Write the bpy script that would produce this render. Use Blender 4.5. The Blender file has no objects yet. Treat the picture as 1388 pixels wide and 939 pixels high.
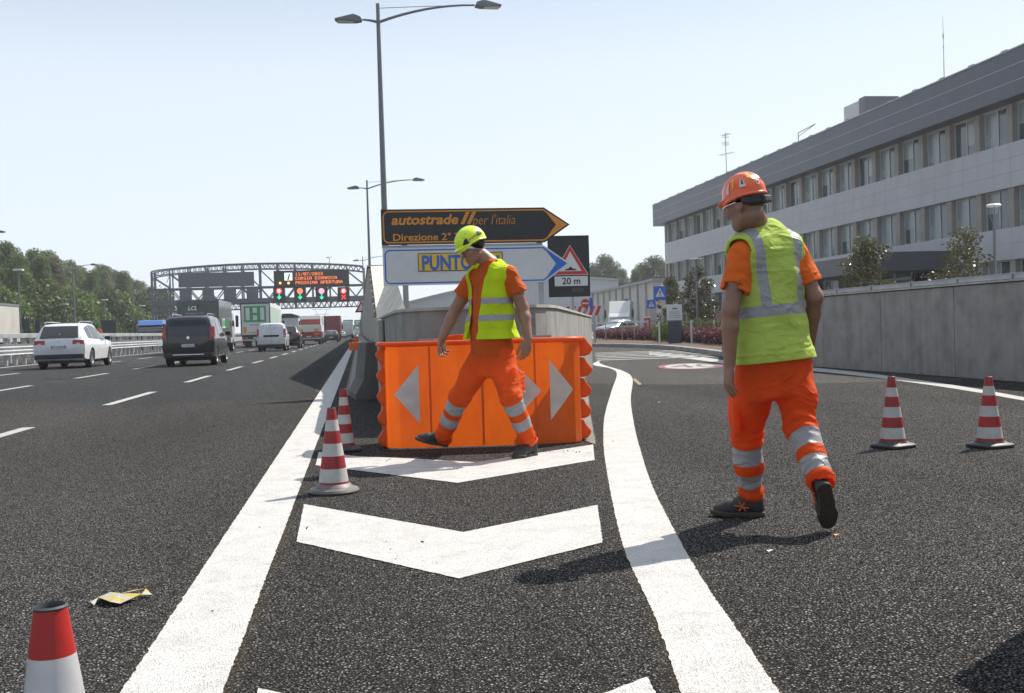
import bpy, bmesh, math, random
import numpy as np
from mathutils import Vector, Matrix
random.seed(7)
rng = np.random.default_rng(11)
R = math.radians
scn = bpy.context.scene
col = scn.collection

# ------------------------------------------------------------------ camera
FPX, CXP, CYP, EYE = 1400.0, 694.0, 469.5, 1.02
_yaw = math.atan(207 / FPX); _roll = R(1.75)
_pitch = math.atan((CYP - (451 - 207 * math.tan(_roll))) / FPX * math.cos(_roll))
cf = np.array([math.sin(_yaw) * math.cos(_pitch), math.cos(_yaw) * math.cos(_pitch), -math.sin(_pitch)])
_r0 = np.array([math.cos(_yaw), -math.sin(_yaw), 0.0]); _u0 = np.cross(_r0, cf)
cr = _r0 * math.cos(_roll) - _u0 * math.sin(_roll)
cu = _u0 * math.cos(_roll) + _r0 * math.sin(_roll)
cam_d = bpy.data.cameras.new('camera'); cam = bpy.data.objects.new('camera', cam_d); col.objects.link(cam)
M = Matrix(((cr[0], cu[0], -cf[0], 0), (cr[1], cu[1], -cf[1], 0), (cr[2], cu[2], -cf[2], EYE), (0, 0, 0, 1)))
cam.matrix_world = M
cam_d.sensor_width = 36; cam_d.lens = 36 * FPX / 1388; cam_d.clip_end = 6000; cam_d.clip_start = 0.05
scn.camera = cam

# ------------------------------------------------------------------ light
SUN_AZ = R(58.7)      # clockwise from +Y
SUN_EL = R(50)
w = bpy.data.worlds.new("World"); scn.world = w; w.use_nodes = True
nt = w.node_tree; bg = nt.nodes['Background']
sky = nt.nodes.new('ShaderNodeTexSky'); sky.sky_type = 'NISHITA'; sky.sun_disc = False
sky.sun_elevation = SUN_EL; sky.sun_rotation = SUN_AZ
sky.air_density = 1.0; sky.dust_density = 0.8; sky.ozone_density = 2.5; sky.altitude = 100
hs = nt.nodes.new('ShaderNodeHueSaturation'); hs.inputs['Saturation'].default_value = 0.8; hs.inputs['Value'].default_value = 0.85
hz = nt.nodes.new('ShaderNodeMix'); hz.data_type = 'RGBA'; hz.inputs[0].default_value = .62      # summer haze whitens the whole sky
hz.inputs[7].default_value = (5.6, 6.15, 6.75, 1)
tc = nt.nodes.new('ShaderNodeTexCoord'); sx = nt.nodes.new('ShaderNodeSeparateXYZ'); rp = nt.nodes.new('ShaderNodeValToRGB')
nt.links.new(tc.outputs['Generated'], sx.inputs[0]); nt.links.new(sx.outputs[2], rp.inputs[0]); nt.links.new(rp.outputs[0], hz.inputs[0])
for e_, (p_, v_) in zip([rp.color_ramp.elements[0], rp.color_ramp.elements[1], rp.color_ramp.elements.new(.3), rp.color_ramp.elements.new(.55)], ((0, .92), (1, .0), (.24, .74), (.42, .0))): e_.position = p_; e_.color = (v_, v_, v_, 1)
nt.links.new(sky.outputs[0], hs.inputs['Color']); nt.links.new(hs.outputs[0], hz.inputs[6]); nt.links.new(hz.outputs[2], bg.inputs[0])
bg.inputs[1].default_value = 0.115
sd = bpy.data.lights.new('sun', 'SUN'); sd.energy = 5.0; sd.angle = R(0.6); sd.color = (1, 0.94, 0.84)
so = bpy.data.objects.new('sun', sd); col.objects.link(so)
sdir = Vector((math.sin(SUN_AZ) * math.cos(SUN_EL), math.cos(SUN_AZ) * math.cos(SUN_EL), math.sin(SUN_EL)))
so.rotation_euler = sdir.to_track_quat('Z', 'Y').to_euler(); so.location = (20, 10, 30)
scn.view_settings.view_transform = 'Standard'; scn.view_settings.look = 'None'
scn.view_settings.exposure = 0.5; scn.view_settings.gamma = 1.0; scn.view_settings.use_curve_mapping = False
scn.render.engine = 'CYCLES'

# ------------------------------------------------------------------ measuring helpers
def _ray(x, y): return cf + cr * (x - CXP) / FPX - cu * (y - CYP) / FPX
def at(x, y, z=0.0, ax=2):
    d = _ray(x, y); o = np.array([0, 0, EYE]); return o + d * (z - o[ax]) / d[ax]
def J(x, y, d): return np.array([0, 0, EYE]) + _ray(x, y) * d      # point at forward distance d

# ------------------------------------------------------------------ materials
MATS = {}
class NT:
    def __init__(s, m): s.m = m; s.t = m.node_tree; s.b = s.t.nodes['Principled BSDF']
    def n(s, t, **k):
        nd = s.t.nodes.new(t)
        for a, v in k.items():
            if a.startswith('i_'):
                nm = a[2:]; nm = int(nm) if nm.isdigit() else nm.replace('_', ' ')
                nd.inputs[nm].default_value = v
            else: setattr(nd, a, v)
        return nd
    def l(s, a, b): s.t.links.new(a, b)
    def ramp(s, fac, stops, interp='LINEAR'):
        r = s.n('ShaderNodeValToRGB'); r.color_ramp.interpolation = interp
        el = r.color_ramp.elements
        while len(el) < len(stops): el.new(0.5)
        for e, (p, c) in zip(el, stops):
            e.position = p; e.color = (c, c, c, 1) if isinstance(c, (int, float)) else (*c, 1)
        s.l(fac, r.inputs[0]); return r.outputs[0]
    def mix(s, f, a, b, mode='MIX'):
        m = s.n('ShaderNodeMix', data_type='RGBA', blend_type=mode)
        for i, v in ((0, f), (6, a), (7, b)):
            if hasattr(v, 'default_value') or hasattr(v, 'links'): s.l(v, m.inputs[i])
            elif isinstance(v, (int, float)): m.inputs[i].default_value = v
            else: m.inputs[i].default_value = (*v, 1)
        return m.outputs[2]
    def math(s, op, a, b=None, c=None):
        m = s.n('ShaderNodeMath', operation=op)
        for i, v in enumerate((a, b, c)):
            if v is None: continue
            if isinstance(v, (int, float)): m.inputs[i].default_value = v
            else: s.l(v, m.inputs[i])
        return m.outputs[0]
    def obj(s, scale=(1, 1, 1)):
        tc = s.n('ShaderNodeTexCoord'); mp = s.n('ShaderNodeMapping'); mp.inputs['Scale'].default_value = scale
        s.l(tc.outputs['Object'], mp.inputs[0]); return mp.outputs[0]
    def noise(s, vec, scale, det=3, rough=.6):
        t = s.n('ShaderNodeTexNoise'); t.inputs['Scale'].default_value = scale; t.inputs['Detail'].default_value = det
        t.inputs['Roughness'].default_value = rough; s.l(vec, t.inputs['Vector']); return t.outputs['Fac']
    def bump(s, h, strength=.3, dist=.01, nrm=None):
        b = s.n('ShaderNodeBump'); b.inputs['Strength'].default_value = strength; b.inputs['Distance'].default_value = dist
        s.l(h, b.inputs['Height'])
        if nrm is not None: s.l(nrm, b.inputs['Normal'])
        s.l(b.outputs[0], s.b.inputs['Normal']); return b.outputs[0]
def newmat(name, c=(.5, .5, .5), rough=.5, metal=0, spec=.5, var=0.12, vscale=3.0, bump=0, bscale=60, coat=0, trans=0, emit=None, es=1):
    if name in MATS: return MATS[name]
    m = bpy.data.materials.new(name); m.use_nodes = True; N = NT(m); b = N.b
    b.inputs['Base Color'].default_value = (*c, 1); b.inputs['Roughness'].default_value = rough
    b.inputs['Metallic'].default_value = metal; b.inputs['Specular IOR Level'].default_value = spec
    if coat: b.inputs['Coat Weight'].default_value = coat; b.inputs['Coat Roughness'].default_value = .08
    if emit: b.inputs['Emission Color'].default_value = (*emit, 1); b.inputs['Emission Strength'].default_value = es
    v = N.obj()
    if var:
        n = N.noise(v, vscale, 4)
        lo = tuple(max(0, x * (1 - var)) for x in c); hi = tuple(min(1, x * (1 + var)) for x in c)
        N.l(N.ramp(n, [(.3, lo), (.7, hi)]), b.inputs['Base Color'])
        r = N.n('ShaderNodeMapRange'); r.inputs[3].default_value = max(.02, rough - .1); r.inputs[4].default_value = min(1, rough + .12)
        N.l(n, r.inputs[0]); N.l(r.outputs[0], b.inputs['Roughness'])
    if bump: N.bump(N.noise(v, bscale, 4), bump, .004)
    MATS[name] = m; return m

# ------------------------------------------------------------------ mesh helpers
class MB:
    def __init__(s): s.v = []; s.f = []; s.m = []; s.mi = 0
    def add(s, vs, fs, mi=None):
        o = len(s.v); s.v += [tuple(map(float, p)) for p in vs]
        s.f += [tuple(i + o for i in f) for f in fs]; s.m += [s.mi if mi is None else mi] * len(fs); return s
    def box(s, x0, x1, y0, y1, z0, z1, mi=None):
        vs = [(x, y, z) for z in (z0, z1) for y in (y0, y1) for x in (x0, x1)]
        return s.add(vs, [(0, 2, 3, 1), (4, 5, 7, 6), (0, 1, 5, 4), (2, 6, 7, 3), (0, 4, 6, 2), (1, 3, 7, 5)], mi)
    def obox(s, c, ax, ay, az, mi=None):      # centre + three half-axis vectors
        c, ax, ay, az = map(np.array, (c, ax, ay, az))
        vs = [c + i * ax + j * ay + k * az for k in (-1, 1) for j in (-1, 1) for i in (-1, 1)]
        return s.add(vs, [(0, 2, 3, 1), (4, 5, 7, 6), (0, 1, 5, 4), (2, 6, 7, 3), (0, 4, 6, 2), (1, 3, 7, 5)], mi)
    def bar(s, p, q, wd, ht, mi=None):         # rectangular bar
        p = np.array(p, float); q = np.array(q, float); d = q - p; L = np.linalg.norm(d); d /= L
        up = np.array([0, 0, 1.]) if abs(d[2]) < .95 else np.array([0, 1., 0]); a = np.cross(d, up); a /= np.linalg.norm(a); b = np.cross(a, d)
        return s.obox((p + q) / 2, a * wd / 2, d * L / 2, b * ht / 2, mi)
    def tube(s, pts, rad, n=10, cap=True, mi=None):
        pts = [np.array(p, float) for p in pts]
        if not hasattr(rad, '__len__'): rad = [rad] * len(pts)
        rings = []; prev = None
        for i, p in enumerate(pts):
            d = pts[min(i + 1, len(pts) - 1)] - pts[max(i - 1, 0)]; d /= (np.linalg.norm(d) + 1e-9)
            if prev is None:
                ref = np.array([0, 0, 1.]) if abs(d[2]) < .9 else np.array([1., 0, 0]); a = np.cross(d, ref)
            else: a = prev - d * (prev @ d)
            a /= np.linalg.norm(a); prev = a; b = np.cross(d, a)
            rings.append([p + rad[i] * (a * math.cos(2 * math.pi * k / n) + b * math.sin(2 * math.pi * k / n)) for k in range(n)])
        vs = [q for r in rings for q in r]; fs = []
        for i in range(len(pts) - 1):
            for k in range(n):
                k2 = (k + 1) % n; fs.append((i * n + k, i * n + k2, (i + 1) * n + k2, (i + 1) * n + k))
        if cap: fs.append(tuple(range(n))[::-1]); fs.append(tuple((len(pts) - 1) * n + k for k in range(n)))
        return s.add(vs, fs, mi)
    def lathe(s, prof, c=(0, 0, 0), n=32, axis='z', mi=None):   # prof [(r, h)]
        vs = []; fs = []
        for r, h in prof:
            for k in range(n):
                a = 2 * math.pi * k / n; x, y = r * math.cos(a), r * math.sin(a)
                p = (x, y, h) if axis == 'z' else ((h, x, y) if axis == 'x' else (x, h, y))
                vs.append((p[0] + c[0], p[1] + c[1], p[2] + c[2]))
        for i in range(len(prof) - 1):
            for k in range(n):
                k2 = (k + 1) % n; fs.append((i * n + k, i * n + k2, (i + 1) * n + k2, (i + 1) * n + k))
        return s.add(vs, fs, mi)
    def prism(s, poly, h0, h1, axis='z', mi=None):   # poly of 2-D points
        n = len(poly)
        def P(a, b, h): return (a, b, h) if axis == 'z' else ((h, a, b) if axis == 'x' else (a, h, b))
        vs = [P(a, b, h0) for a, b in poly] + [P(a, b, h1) for a, b in poly]
        fs = [tuple(range(n))[::-1], tuple(range(n, 2 * n))] + [(i, (i + 1) % n, n + (i + 1) % n, n + i) for i in range(n)]
        return s.add(vs, fs, mi)
    def mesh(s, name, mats, smooth=None):
        me = bpy.data.meshes.new(name); me.from_pydata(s.v, [], s.f)
        for m in (mats if isinstance(mats, (list, tuple)) else [mats]): me.materials.append(m)
        me.polygons.foreach_set('material_index', s.m); me.validate()
        bm = bmesh.new(); bm.from_mesh(me); bmesh.ops.recalc_face_normals(bm, faces=bm.faces); bm.to_mesh(me); bm.free()
        if smooth is not None: me.shade_smooth(); me.set_sharp_from_angle(angle=R(smooth))
        return me
    def build(s, name, mats, parent=None, smooth=None, bevel=0, segs=2, loc=None):
        o = bpy.data.objects.new(name, s.mesh(name, mats, smooth)); col.objects.link(o)
        if parent is not None: o.parent = parent
        if loc is not None: o.location = loc
        if bevel:
            b = o.modifiers.new('bevel', 'BEVEL'); b.width = bevel; b.segments = segs; b.limit_method = 'ANGLE'; b.angle_limit = R(35)
        return o
def tag(o, label=None, cat=None, group=None, kind=None):
    if label: o['label'] = label
    if cat: o['category'] = cat
    if group: o['group'] = group
    if kind: o['kind'] = kind
    return o
def thing(name, label, cat, loc=(0, 0, 0), rz=0, group=None):
    o = bpy.data.objects.new(name, None); col.objects.link(o); o.empty_display_size = .2
    o.location = tuple(map(float, loc)); o.rotation_euler = (0, 0, rz); return tag(o, label, cat, group)
def kids(o): return [c for c in bpy.data.objects if c.parent == o]
def dup(o, loc=None, rz=None, label=None, group=None, scale=None, parent=None):
    c = o.copy(); col.objects.link(c)
    if parent is not None: c.parent = parent
    for ch in kids(o): dup(ch, parent=c)
    if loc is not None: c.location = tuple(map(float, loc))
    if rz is not None: c.rotation_euler = (0, 0, rz)
    if scale is not None: c.scale = scale if hasattr(scale, '__len__') else (scale,) * 3
    if label: c['label'] = label
    if group: c['group'] = group
    return c
_dg = None
def text_mesh(body, size, mat, name='lettering', shear=0, offset=0, extrude=.002, ax='LEFT', sx=1.0, spacing=1.0):
    cu_ = bpy.data.curves.new('txt', 'FONT'); cu_.body = body; cu_.size = size; cu_.shear = shear; cu_.offset = offset
    cu_.extrude = extrude; cu_.align_x = ax; cu_.space_character = spacing; cu_.resolution_u = 3
    to = bpy.data.objects.new('txt', cu_); col.objects.link(to)
    bpy.context.view_layer.update(); dg = bpy.context.evaluated_depsgraph_get()
    me = bpy.data.meshes.new_from_object(to.evaluated_get(dg)); me.name = name
    bpy.data.objects.remove(to); bpy.data.curves.remove(cu_)
    me.transform(Matrix.Diagonal((sx, 1, 1, 1))); me.materials.clear(); me.materials.append(mat); return me
def text(body, size, mat, parent, mtx, name='lettering', **k):
    me = text_mesh(body, size, mat, name, **k); me.transform(mtx)
    o = bpy.data.objects.new(name, me); col.objects.link(o); o.parent = parent; return o
FACE_CAM = Matrix.Rotation(R(90), 4, 'X')      # text laid in XZ, readable from -Y
# ------------------------------------------------------------------ ground materials
def asphalt(name, dark, light, voids=.85, patch=.22, cell=84.0, gb=1.0):
    m = bpy.data.materials.new(name); m.use_nodes = True; N = NT(m); v = N.obj()
    vo = N.n('ShaderNodeTexVoronoi'); vo.inputs['Scale'].default_value = cell; N.l(v, vo.inputs['Vector'])
    dd = N.n('ShaderNodeTexVoronoi', feature='DISTANCE_TO_EDGE'); dd.inputs['Scale'].default_value = cell; N.l(v, dd.inputs['Vector'])
    sep = N.n('ShaderNodeSeparateColor'); N.l(vo.outputs['Color'], sep.inputs[0])
    c = N.ramp(sep.outputs[0], [(0, tuple(a + (b - a) * .38 for a, b in zip(dark, light))), (.5, tuple(a + (b - a) * .6 for a, b in zip(dark, light))), (.94, light), (1, tuple(x * 1.2 for x in light))])
    gap = N.ramp(dd.outputs['Distance'], [(0.10, 0.0), (.30, 1.0)])
    n2 = N.noise(v, 74, 2)
    hole = N.ramp(n2, [(.40, 0.0), (.50, 1.0)])
    c = N.mix(N.math('MULTIPLY', N.math('SUBTRACT', 1, gap), .92), c, (.008, .008, .008))  # shadow in the gaps between stones is painted into the colour
    c = N.mix(N.math('MULTIPLY', N.math('SUBTRACT', 1, hole), voids), c, (.008, .008, .009))
    big = N.noise(N.obj((1, .22, 1)), .55, 5, .55)
    fac = N.ramp(big, [(.3, 1 - patch), (.7, 1 + patch)])
    mid = N.ramp(N.noise(v, 9, 4), [(.3, .88), (.7, 1.1)])
    c = N.mix(1.0, c, fac, 'MULTIPLY'); c = N.mix(1.0, c, mid, 'MULTIPLY')
    N.l(c, N.b.inputs['Base Color']); N.b.inputs['Roughness'].default_value = .6
    N.l(N.math('MULTIPLY', N.math('MULTIPLY', gap, hole), .42), N.b.inputs['Specular IOR Level'])
    h = N.math('MULTIPLY', N.math('MULTIPLY_ADD', sep.outputs[1], .6, .4), gap); h = N.math('MULTIPLY', h, hole)
    N.bump(h, gb, .012)
    return m
def paint(name, c=(.52, .51, .495), wear=.9):
    m = bpy.data.materials.new(name); m.use_nodes = True; N = NT(m); v = N.obj()
    dd = N.n('ShaderNodeTexVoronoi', feature='DISTANCE_TO_EDGE'); dd.inputs['Scale'].default_value = 95; N.l(v, dd.inputs['Vector'])
    n1 = N.noise(v, 75, 3); n2 = N.noise(v, 6, 4)
    pit = N.math('MULTIPLY', N.ramp(dd.outputs['Distance'], [(.0, 1.0), (.09, 0.0)]), N.ramp(n1, [(.5, 0.0), (.62, 1.0)]))
    pit2 = N.ramp(n1, [(.27, 1.0), (.34, 0.0)])
    pit = N.math('MAXIMUM', N.math('MULTIPLY', pit, wear), N.math('MULTIPLY', pit2, wear * 1.3))
    dirt = N.ramp(n2, [(.3, tuple(x * .84 for x in c)), (.55, c)])
    N.l(N.mix(pit, dirt, (.07, .065, .06)), N.b.inputs['Base Color']); N.b.inputs['Roughness'].default_value = .6
    N.b.inputs['Specular IOR Level'].default_value = .3
    h = N.math('MULTIPLY', N.ramp(dd.outputs['Distance'], [(0, 0.0), (.25, 1.0)]), N.ramp(n1, [(.3, 0.0), (.55, 1.0)]))
    N.bump(h, .75, .0035); return m
M_asph = asphalt('asphalt_dark', (.014, .0135, .013), (.36, .338, .322))
M_asph_r = asphalt('asphalt_ramp', (.02,.02,.02),(.1,.1,.1), .35)
M_asph_old = asphalt('asphalt_old', (.09, .085, .08), (.24, .225, .21), .1, .1, 160, .5)
M_asph_mw = asphalt('asphalt_motorway', (.05, .051, .053), (.19, .193, .20), .3, .14)
M_paint = paint('road_paint')
M_paint_old = paint('road_paint_old', (.42, .42, .41), .8)
M_conc = None
def concrete(name, base=(.34, .33, .31), streak=.5, board=0, dark=.55):
    m = bpy.data.materials.new(name); m.use_nodes = True; N = NT(m)
    v = N.obj(); vs = N.obj((2.6, 2.6, .16))
    a = N.ramp(N.noise(vs, 1.6, 5, .65), [(.3, tuple(x * dark for x in base)), (.48, tuple(x * .88 for x in base)), (.7, tuple(min(1, x * 1.1) for x in base))])
    b = N.ramp(N.noise(v, 2.3, 6, .65), [(.3, .72), (.6, 1.06)])
    c = N.mix(streak, tuple(base), a); c = N.mix(1.0, c, b, 'MULTIPLY')
    pit = N.ramp(N.noise(v, 55, 2), [(.27, .45), (.33, 1.0)]); c = N.mix(1.0, c, pit, 'MULTIPLY')
    N.l(c, N.b.inputs['Base Color']); N.b.inputs['Roughness'].default_value = .85; N.b.inputs['Specular IOR Level'].default_value = .25
    h = N.math('ADD', N.math('MULTIPLY', N.noise(v, 40, 4), .4), N.noise(v, 5, 3)); N.bump(h, .35, .01); return m
M_conc = concrete('concrete_shade', (.28, .27, .255), .6)
M_conc_l = concrete('concrete_pale', (.42, .40, .36), .35, dark=.75)
M_conc_w = concrete('concrete_wall', (.30, .288, .272), .65, dark=.66)
M_kerb = concrete('kerb_stone', (.28, .275, .27), .2)

def sheet(name, poly, z, mat, kind='structure', jit=0.0, step=.02, near=9):
    """flat polygon; jit roughens its outline near the camera"""
    pts = []
    n = len(poly)
    for i in range(n):
        a = np.array(poly[i][:2], float); b = np.array(poly[(i + 1) % n][:2], float)
        L = np.linalg.norm(b - a); k = 1
        if jit and min(np.linalg.norm(a), np.linalg.norm(b)) < near * 1.6: k = max(1, int(L / step))
        nn = np.array([-(b - a)[1], (b - a)[0]]) / (L + 1e-9)
        for j in range(k):
            p = a + (b - a) * j / k
            if k > 1 and j: p = p + nn * rng.normal(0, jit)
            pts.append(p)
    bm = bmesh.new(); vs = [bm.verts.new((p[0], p[1], z)) for p in pts]
    f = bm.faces.new(vs); bmesh.ops.triangulate(bm, faces=[f]); bmesh.ops.recalc_face_normals(bm, faces=bm.faces)
    if bm.faces[:] and bm.faces[:][0].normal.z < 0: bmesh.ops.reverse_faces(bm, faces=bm.faces)
    me = bpy.data.meshes.new(name); bm.to_mesh(me); bm.free(); me.materials.append(mat)
    o = bpy.data.objects.new(name, me); col.objects.link(o)
    if kind: o['kind'] = kind
    return o
def ribbon(name, L, Rr, z, mat, jit=.0018, kind='structure'):
    """strip between two polylines given as equal-length point lists"""
    def dens(P):
        P = np.array(P, float); d = np.r_[0, np.cumsum(np.linalg.norm(np.diff(P, axis=0), axis=1))]
        return P, d
    PL, dl = dens(L); PR, dr = dens(Rr)
    ts = [0.0]; tot = len(L) - 1
    out = []
    for i in range(tot):
        near = min(np.linalg.norm(PL[i]), np.linalg.norm(PL[i + 1]))
        k = int(max(2, np.linalg.norm(PL[i + 1] - PL[i]) / (.02 if near < 9 else .3)))
        out += [i + j / k for j in range(k)]
    out.append(float(tot)); out = np.array(out)
    def cr_(P):      # catmull-rom
        P2 = np.vstack([2 * P[0] - P[1], P, 2 * P[-1] - P[-2]]); r = []
        for t in out:
            i = min(int(t), tot - 1); f = t - i; p0, p1, p2, p3 = P2[i:i + 4]
            r.append(.5 * ((2 * p1) + (-p0 + p2) * f + (2 * p0 - 5 * p1 + 4 * p2 - p3) * f * f + (-p0 + 3 * p1 - 3 * p2 + p3) * f ** 3))
        return np.array(r)
    A, B = cr_(PL), cr_(PR); n = len(out)
    nr = np.linalg.norm(A, axis=1) < 12
    A[:, 0] += rng.normal(0, jit, n) * nr; B[:, 0] += rng.normal(0, jit, n) * nr
    vs = [(a[0], a[1], z) for a in A] + [(b[0], b[1], z) for b in B]
    fs = [(i, n + i, n + i + 1, i + 1) for i in range(n - 1)]
    mb = MB(); mb.add(vs, fs); o = mb.build(name, mat)
    if o.data.polygons[0].normal.z < 0: o.data.flip_normals()
    if kind: o['kind'] = kind
    return o

# ------------------------------------------------------------------ ground and roads
M_soil = newmat('ground_soil', (.10, .095, .06), .95, var=.4, vscale=.15, bump=.5, bscale=4)
sheet('ground', [(-1400, -200), (1400, -200), (1400, 1900), (-1400, 1900)], -.03, M_soil)
sheet('motorway_road', [(-15.4, -30), (-.8, -30), (-.8, 900), (-15.4, 900)], -.004, M_asph_mw)
sheet('far_carriageway', [(-42, -30), (-15.4, -30), (-15.4, 900), (-42, 900)], -.008, M_asph_old)
sheet('road', [(-.8, -12), (14, -12), (9.7, 14.6), (6.9, 15.6), (5.2, 16.6), (3.6, 18.4), (-.8, 18.4)], 0, M_asph)
sheet('exit_road', [(-.8, 18.4), (3.6, 18.4), (5.2, 16.6), (6.9, 15.6), (9.7, 14.6), (14, -12), (60, -12), (60, 70), (-.8, 150)], -.002, M_asph_old)
# near motorway lane in the same dark coarse asphalt
sheet('slip_lane_road', [(-3.8, -12), (-.8, -12), (-.8, 17), (-3.8, 17)], 0, M_asph)
sheet('near_lane_road', [(-15.4, -12), (-3.8, -12), (-3.8, 17), (-8, 21), (-15.4, 25)], 0, M_asph)
# ---- painted lines
ys = [-3, 0, 3, 6, 9, 13, 18, 25, 40, 70, 120, 200, 340, 600]
ribbon('edge_line', [(-.715, y) for y in ys], [(-.42, y) for y in ys], .004, M_paint)
def dirtmat():
    m = bpy.data.materials.new('line_dirt'); m.use_nodes = True; N = NT(m); a = N.n('ShaderNodeAttribute'); a.attribute_name = 'edge'
    N.b.inputs['Base Color'].default_value = (.10, .075, .045, 1); N.b.inputs['Roughness'].default_value = .9; N.b.inputs['Specular IOR Level'].default_value = .1
    tri_ = N.math('SUBTRACT', 1.0, a.outputs['Fac']); n = N.noise(N.obj(), 70, 3); big = N.ramp(N.noise(N.obj(), 1.3, 4), [(.35, .1), (.65, .7)])
    al = N.math('MULTIPLY', N.math('POWER', tri_, 1.6), N.ramp(n, [(.38, .0), (.55, 1.0)])); al = N.math('MULTIPLY', al, big)
    t = N.n('ShaderNodeBsdfTransparent'); mx = N.n('ShaderNodeMixShader'); o = [q for q in N.t.nodes if q.type == 'OUTPUT_MATERIAL'][0]
    N.l(al, mx.inputs[0]); N.l(t.outputs[0], mx.inputs[1]); N.l(N.b.outputs[0], mx.inputs[2]); N.l(mx.outputs[0], o.inputs[0]); return m
M_dirt = dirtmat()
def dirt(P, Q):
    o = ribbon('line_dirt_stain', P, Q, .0028, M_dirt, 0); n = len(o.data.vertices) // 2; a = o.data.attributes.new('edge', 'FLOAT', 'POINT'); a.data.foreach_set('value', np.r_[np.zeros(n), np.ones(n)].astype('f'))
dirt([(-.425, y) for y in ys[:8]], [(-.35, y) for y in ys[:8]]); dirt([(-.71, y) for y in ys[:8]], [(-.745, y) for y in ys[:8]])
def dashes(X, starts, name='lane_line'):
    mb = MB()
    for y in starts: mb.box(X - .075, X + .075, y, y + 3.7, .001, .0045)
    tag(mb.build(name, M_paint_old), kind='structure')
dashes(-3.97, [9.45 + 7.6 * k for k in range(-1, 60)])
dashes(-7.78, [29.9 + 7.6 * k for k in range(-4, 60)])
dashes(-11.5, [33.6 + 7.6 * k for k in range(-4, 60)])
tag(MB().box(-15.2, -14.95, -5, 500, .001, .0045).build('inner_edge_line', M_paint_old), kind='structure')
Lp = [(923, 939), (886, 833), (844, 738), (825, 653), (818, 600), (820, 562), (829, 530), (836, 506), (826, 499), (804, 493)]
Rp = [(1056, 939), (1003, 860), (939, 764), (886, 663), (868, 610), (859, 573), (855, 540), (857, 513), (845, 503), (812, 490.5)]
Lg = [at(*p)[:2] for p in Lp]; Rg = [at(*p)[:2] for p in Rp]
Lg = [Lg[0] + (Lg[0] - Lg[1]) * .8] + Lg; Rg = [Rg[0] + (Rg[0] - Rg[1]) * .8] + Rg
Lg.append(Lg[-1] + np.array([2.2, 6.5])); Rg.append(Rg[-1] + np.array([2.2, 6.5]))
ribbon('exit_edge_line', Lg, Rg, .004, M_paint)
Lg_, Rg_ = np.array(Lg), np.array(Rg); dirt([tuple(p) for p in Lg_ + (.01, 0)], [tuple(p) for p in Lg_ - (.065, 0)]); dirt([tuple(p) for p in Rg_ - (.01, 0)], [tuple(p) for p in Rg_ + (.03, 0)])
# chevrons
def chev(px, name='chevron_marking'):
    return sheet(name, [at(*p)[:2] for p in px], .0042, M_paint, jit=.0015)
chev([(412, 684), (628, 722), (810, 685), (817, 736), (622, 785), (402, 735)])
chev([(432, 613), (485, 619), (560, 622), (645, 627), (804, 603), (806, 624), (620, 655), (428, 631)])
c1 = [at(*p)[:2] for p in [(412, 684), (628, 722), (810, 685), (817, 736), (622, 785), (402, 735)]]
tip = at(350, 934)[:2]; tr = at(877, 919)[:2]
sheet('chevron_marking', [tip, (.30, 2.55), tr, tr + (-.2 * .3, -.62), (.27, 1.95), tip + (.02, -.6)], .0042, M_paint, jit=.0015)
# right edge line, zebra, painted speed roundel
rl = [(1388, 540), (1320, 528), (1255, 518), (1180, 508), (1115, 501), (1050, 496), (1000, 492.5), (940, 484), (880, 478)]
A = [at(x, y - 1.5)[:2] for x, y in rl]; B = [at(x, y + 3.2 - .0 * i)[:2] for i, (x, y) in enumerate(rl)]
A = [A[0] + (A[0] - A[1]) * 1.5] + A; B = [B[0] + (B[0] - B[1]) * 1.5] + B
ribbon('right_edge_line', A, B, .004, M_paint_old)
mb = MB()
for k in range(6):
    y = 29.5 + k * 1.55; x0_ = 6.9 + k * .35; mb.add([(x0_, y, .004), (x0_ + 3.4 + .25 * k, y - .5, .004), (x0_ + 3.4 + .25 * k, y - .05, .004), (x0_, y + .45, .004)], [(0, 1, 2, 3)])
tag(mb.build('zebra_crossing_marking', M_paint_old), kind='structure')
M_redp = paint('road_paint_red', (.26, .09, .09), .9)
cen = at(936, 496)[:2]
def ell(r0, r1, z, mat, name, sx=.8, sy=1.7):
    mb = MB(); n = 40; ang = [2 * math.pi * k / n for k in range(n)]; ax = np.array([.95, -.1]); ay = np.array([.25, .97])
    vs = [(*(cen + r * (sx * math.cos(a) * ax + sy * math.sin(a) * ay)), z) for r in (r0, r1) for a in ang]
    mb.add(vs, [(i, (i + 1) % n, n + (i + 1) % n, n + i) for i in range(n)]); tag(mb.build(name, mat), kind='structure')
ell(.001, .8, .003, M_paint_old, 'speed_roundel_marking'); ell(.8, 1.0, .003, M_redp, 'speed_roundel_marking')
me = text_mesh('40', 1.5, newmat('marking_black', (.10, .10, .10), .8), extrude=0, ax='CENTER')
me.transform(Matrix.Translation((cen[0] - .1, cen[1] - .9, .006)) @ Matrix.Rotation(R(-12), 4, 'Z') @ Matrix.Diagonal((.8, 1.7, 1, 1)))
o = bpy.data.objects.new('speed_roundel_marking', me); col.objects.link(o); o['kind'] = 'structure'
M_yel = paint('road_paint_yellow', (.30, .22, .10), .9)
q = [at(*p)[:2] for p in [(857, 514), (861, 513), (870, 521), (866, 522)]]
sheet('yellow_line', q, .0055, M_yel)
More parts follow.
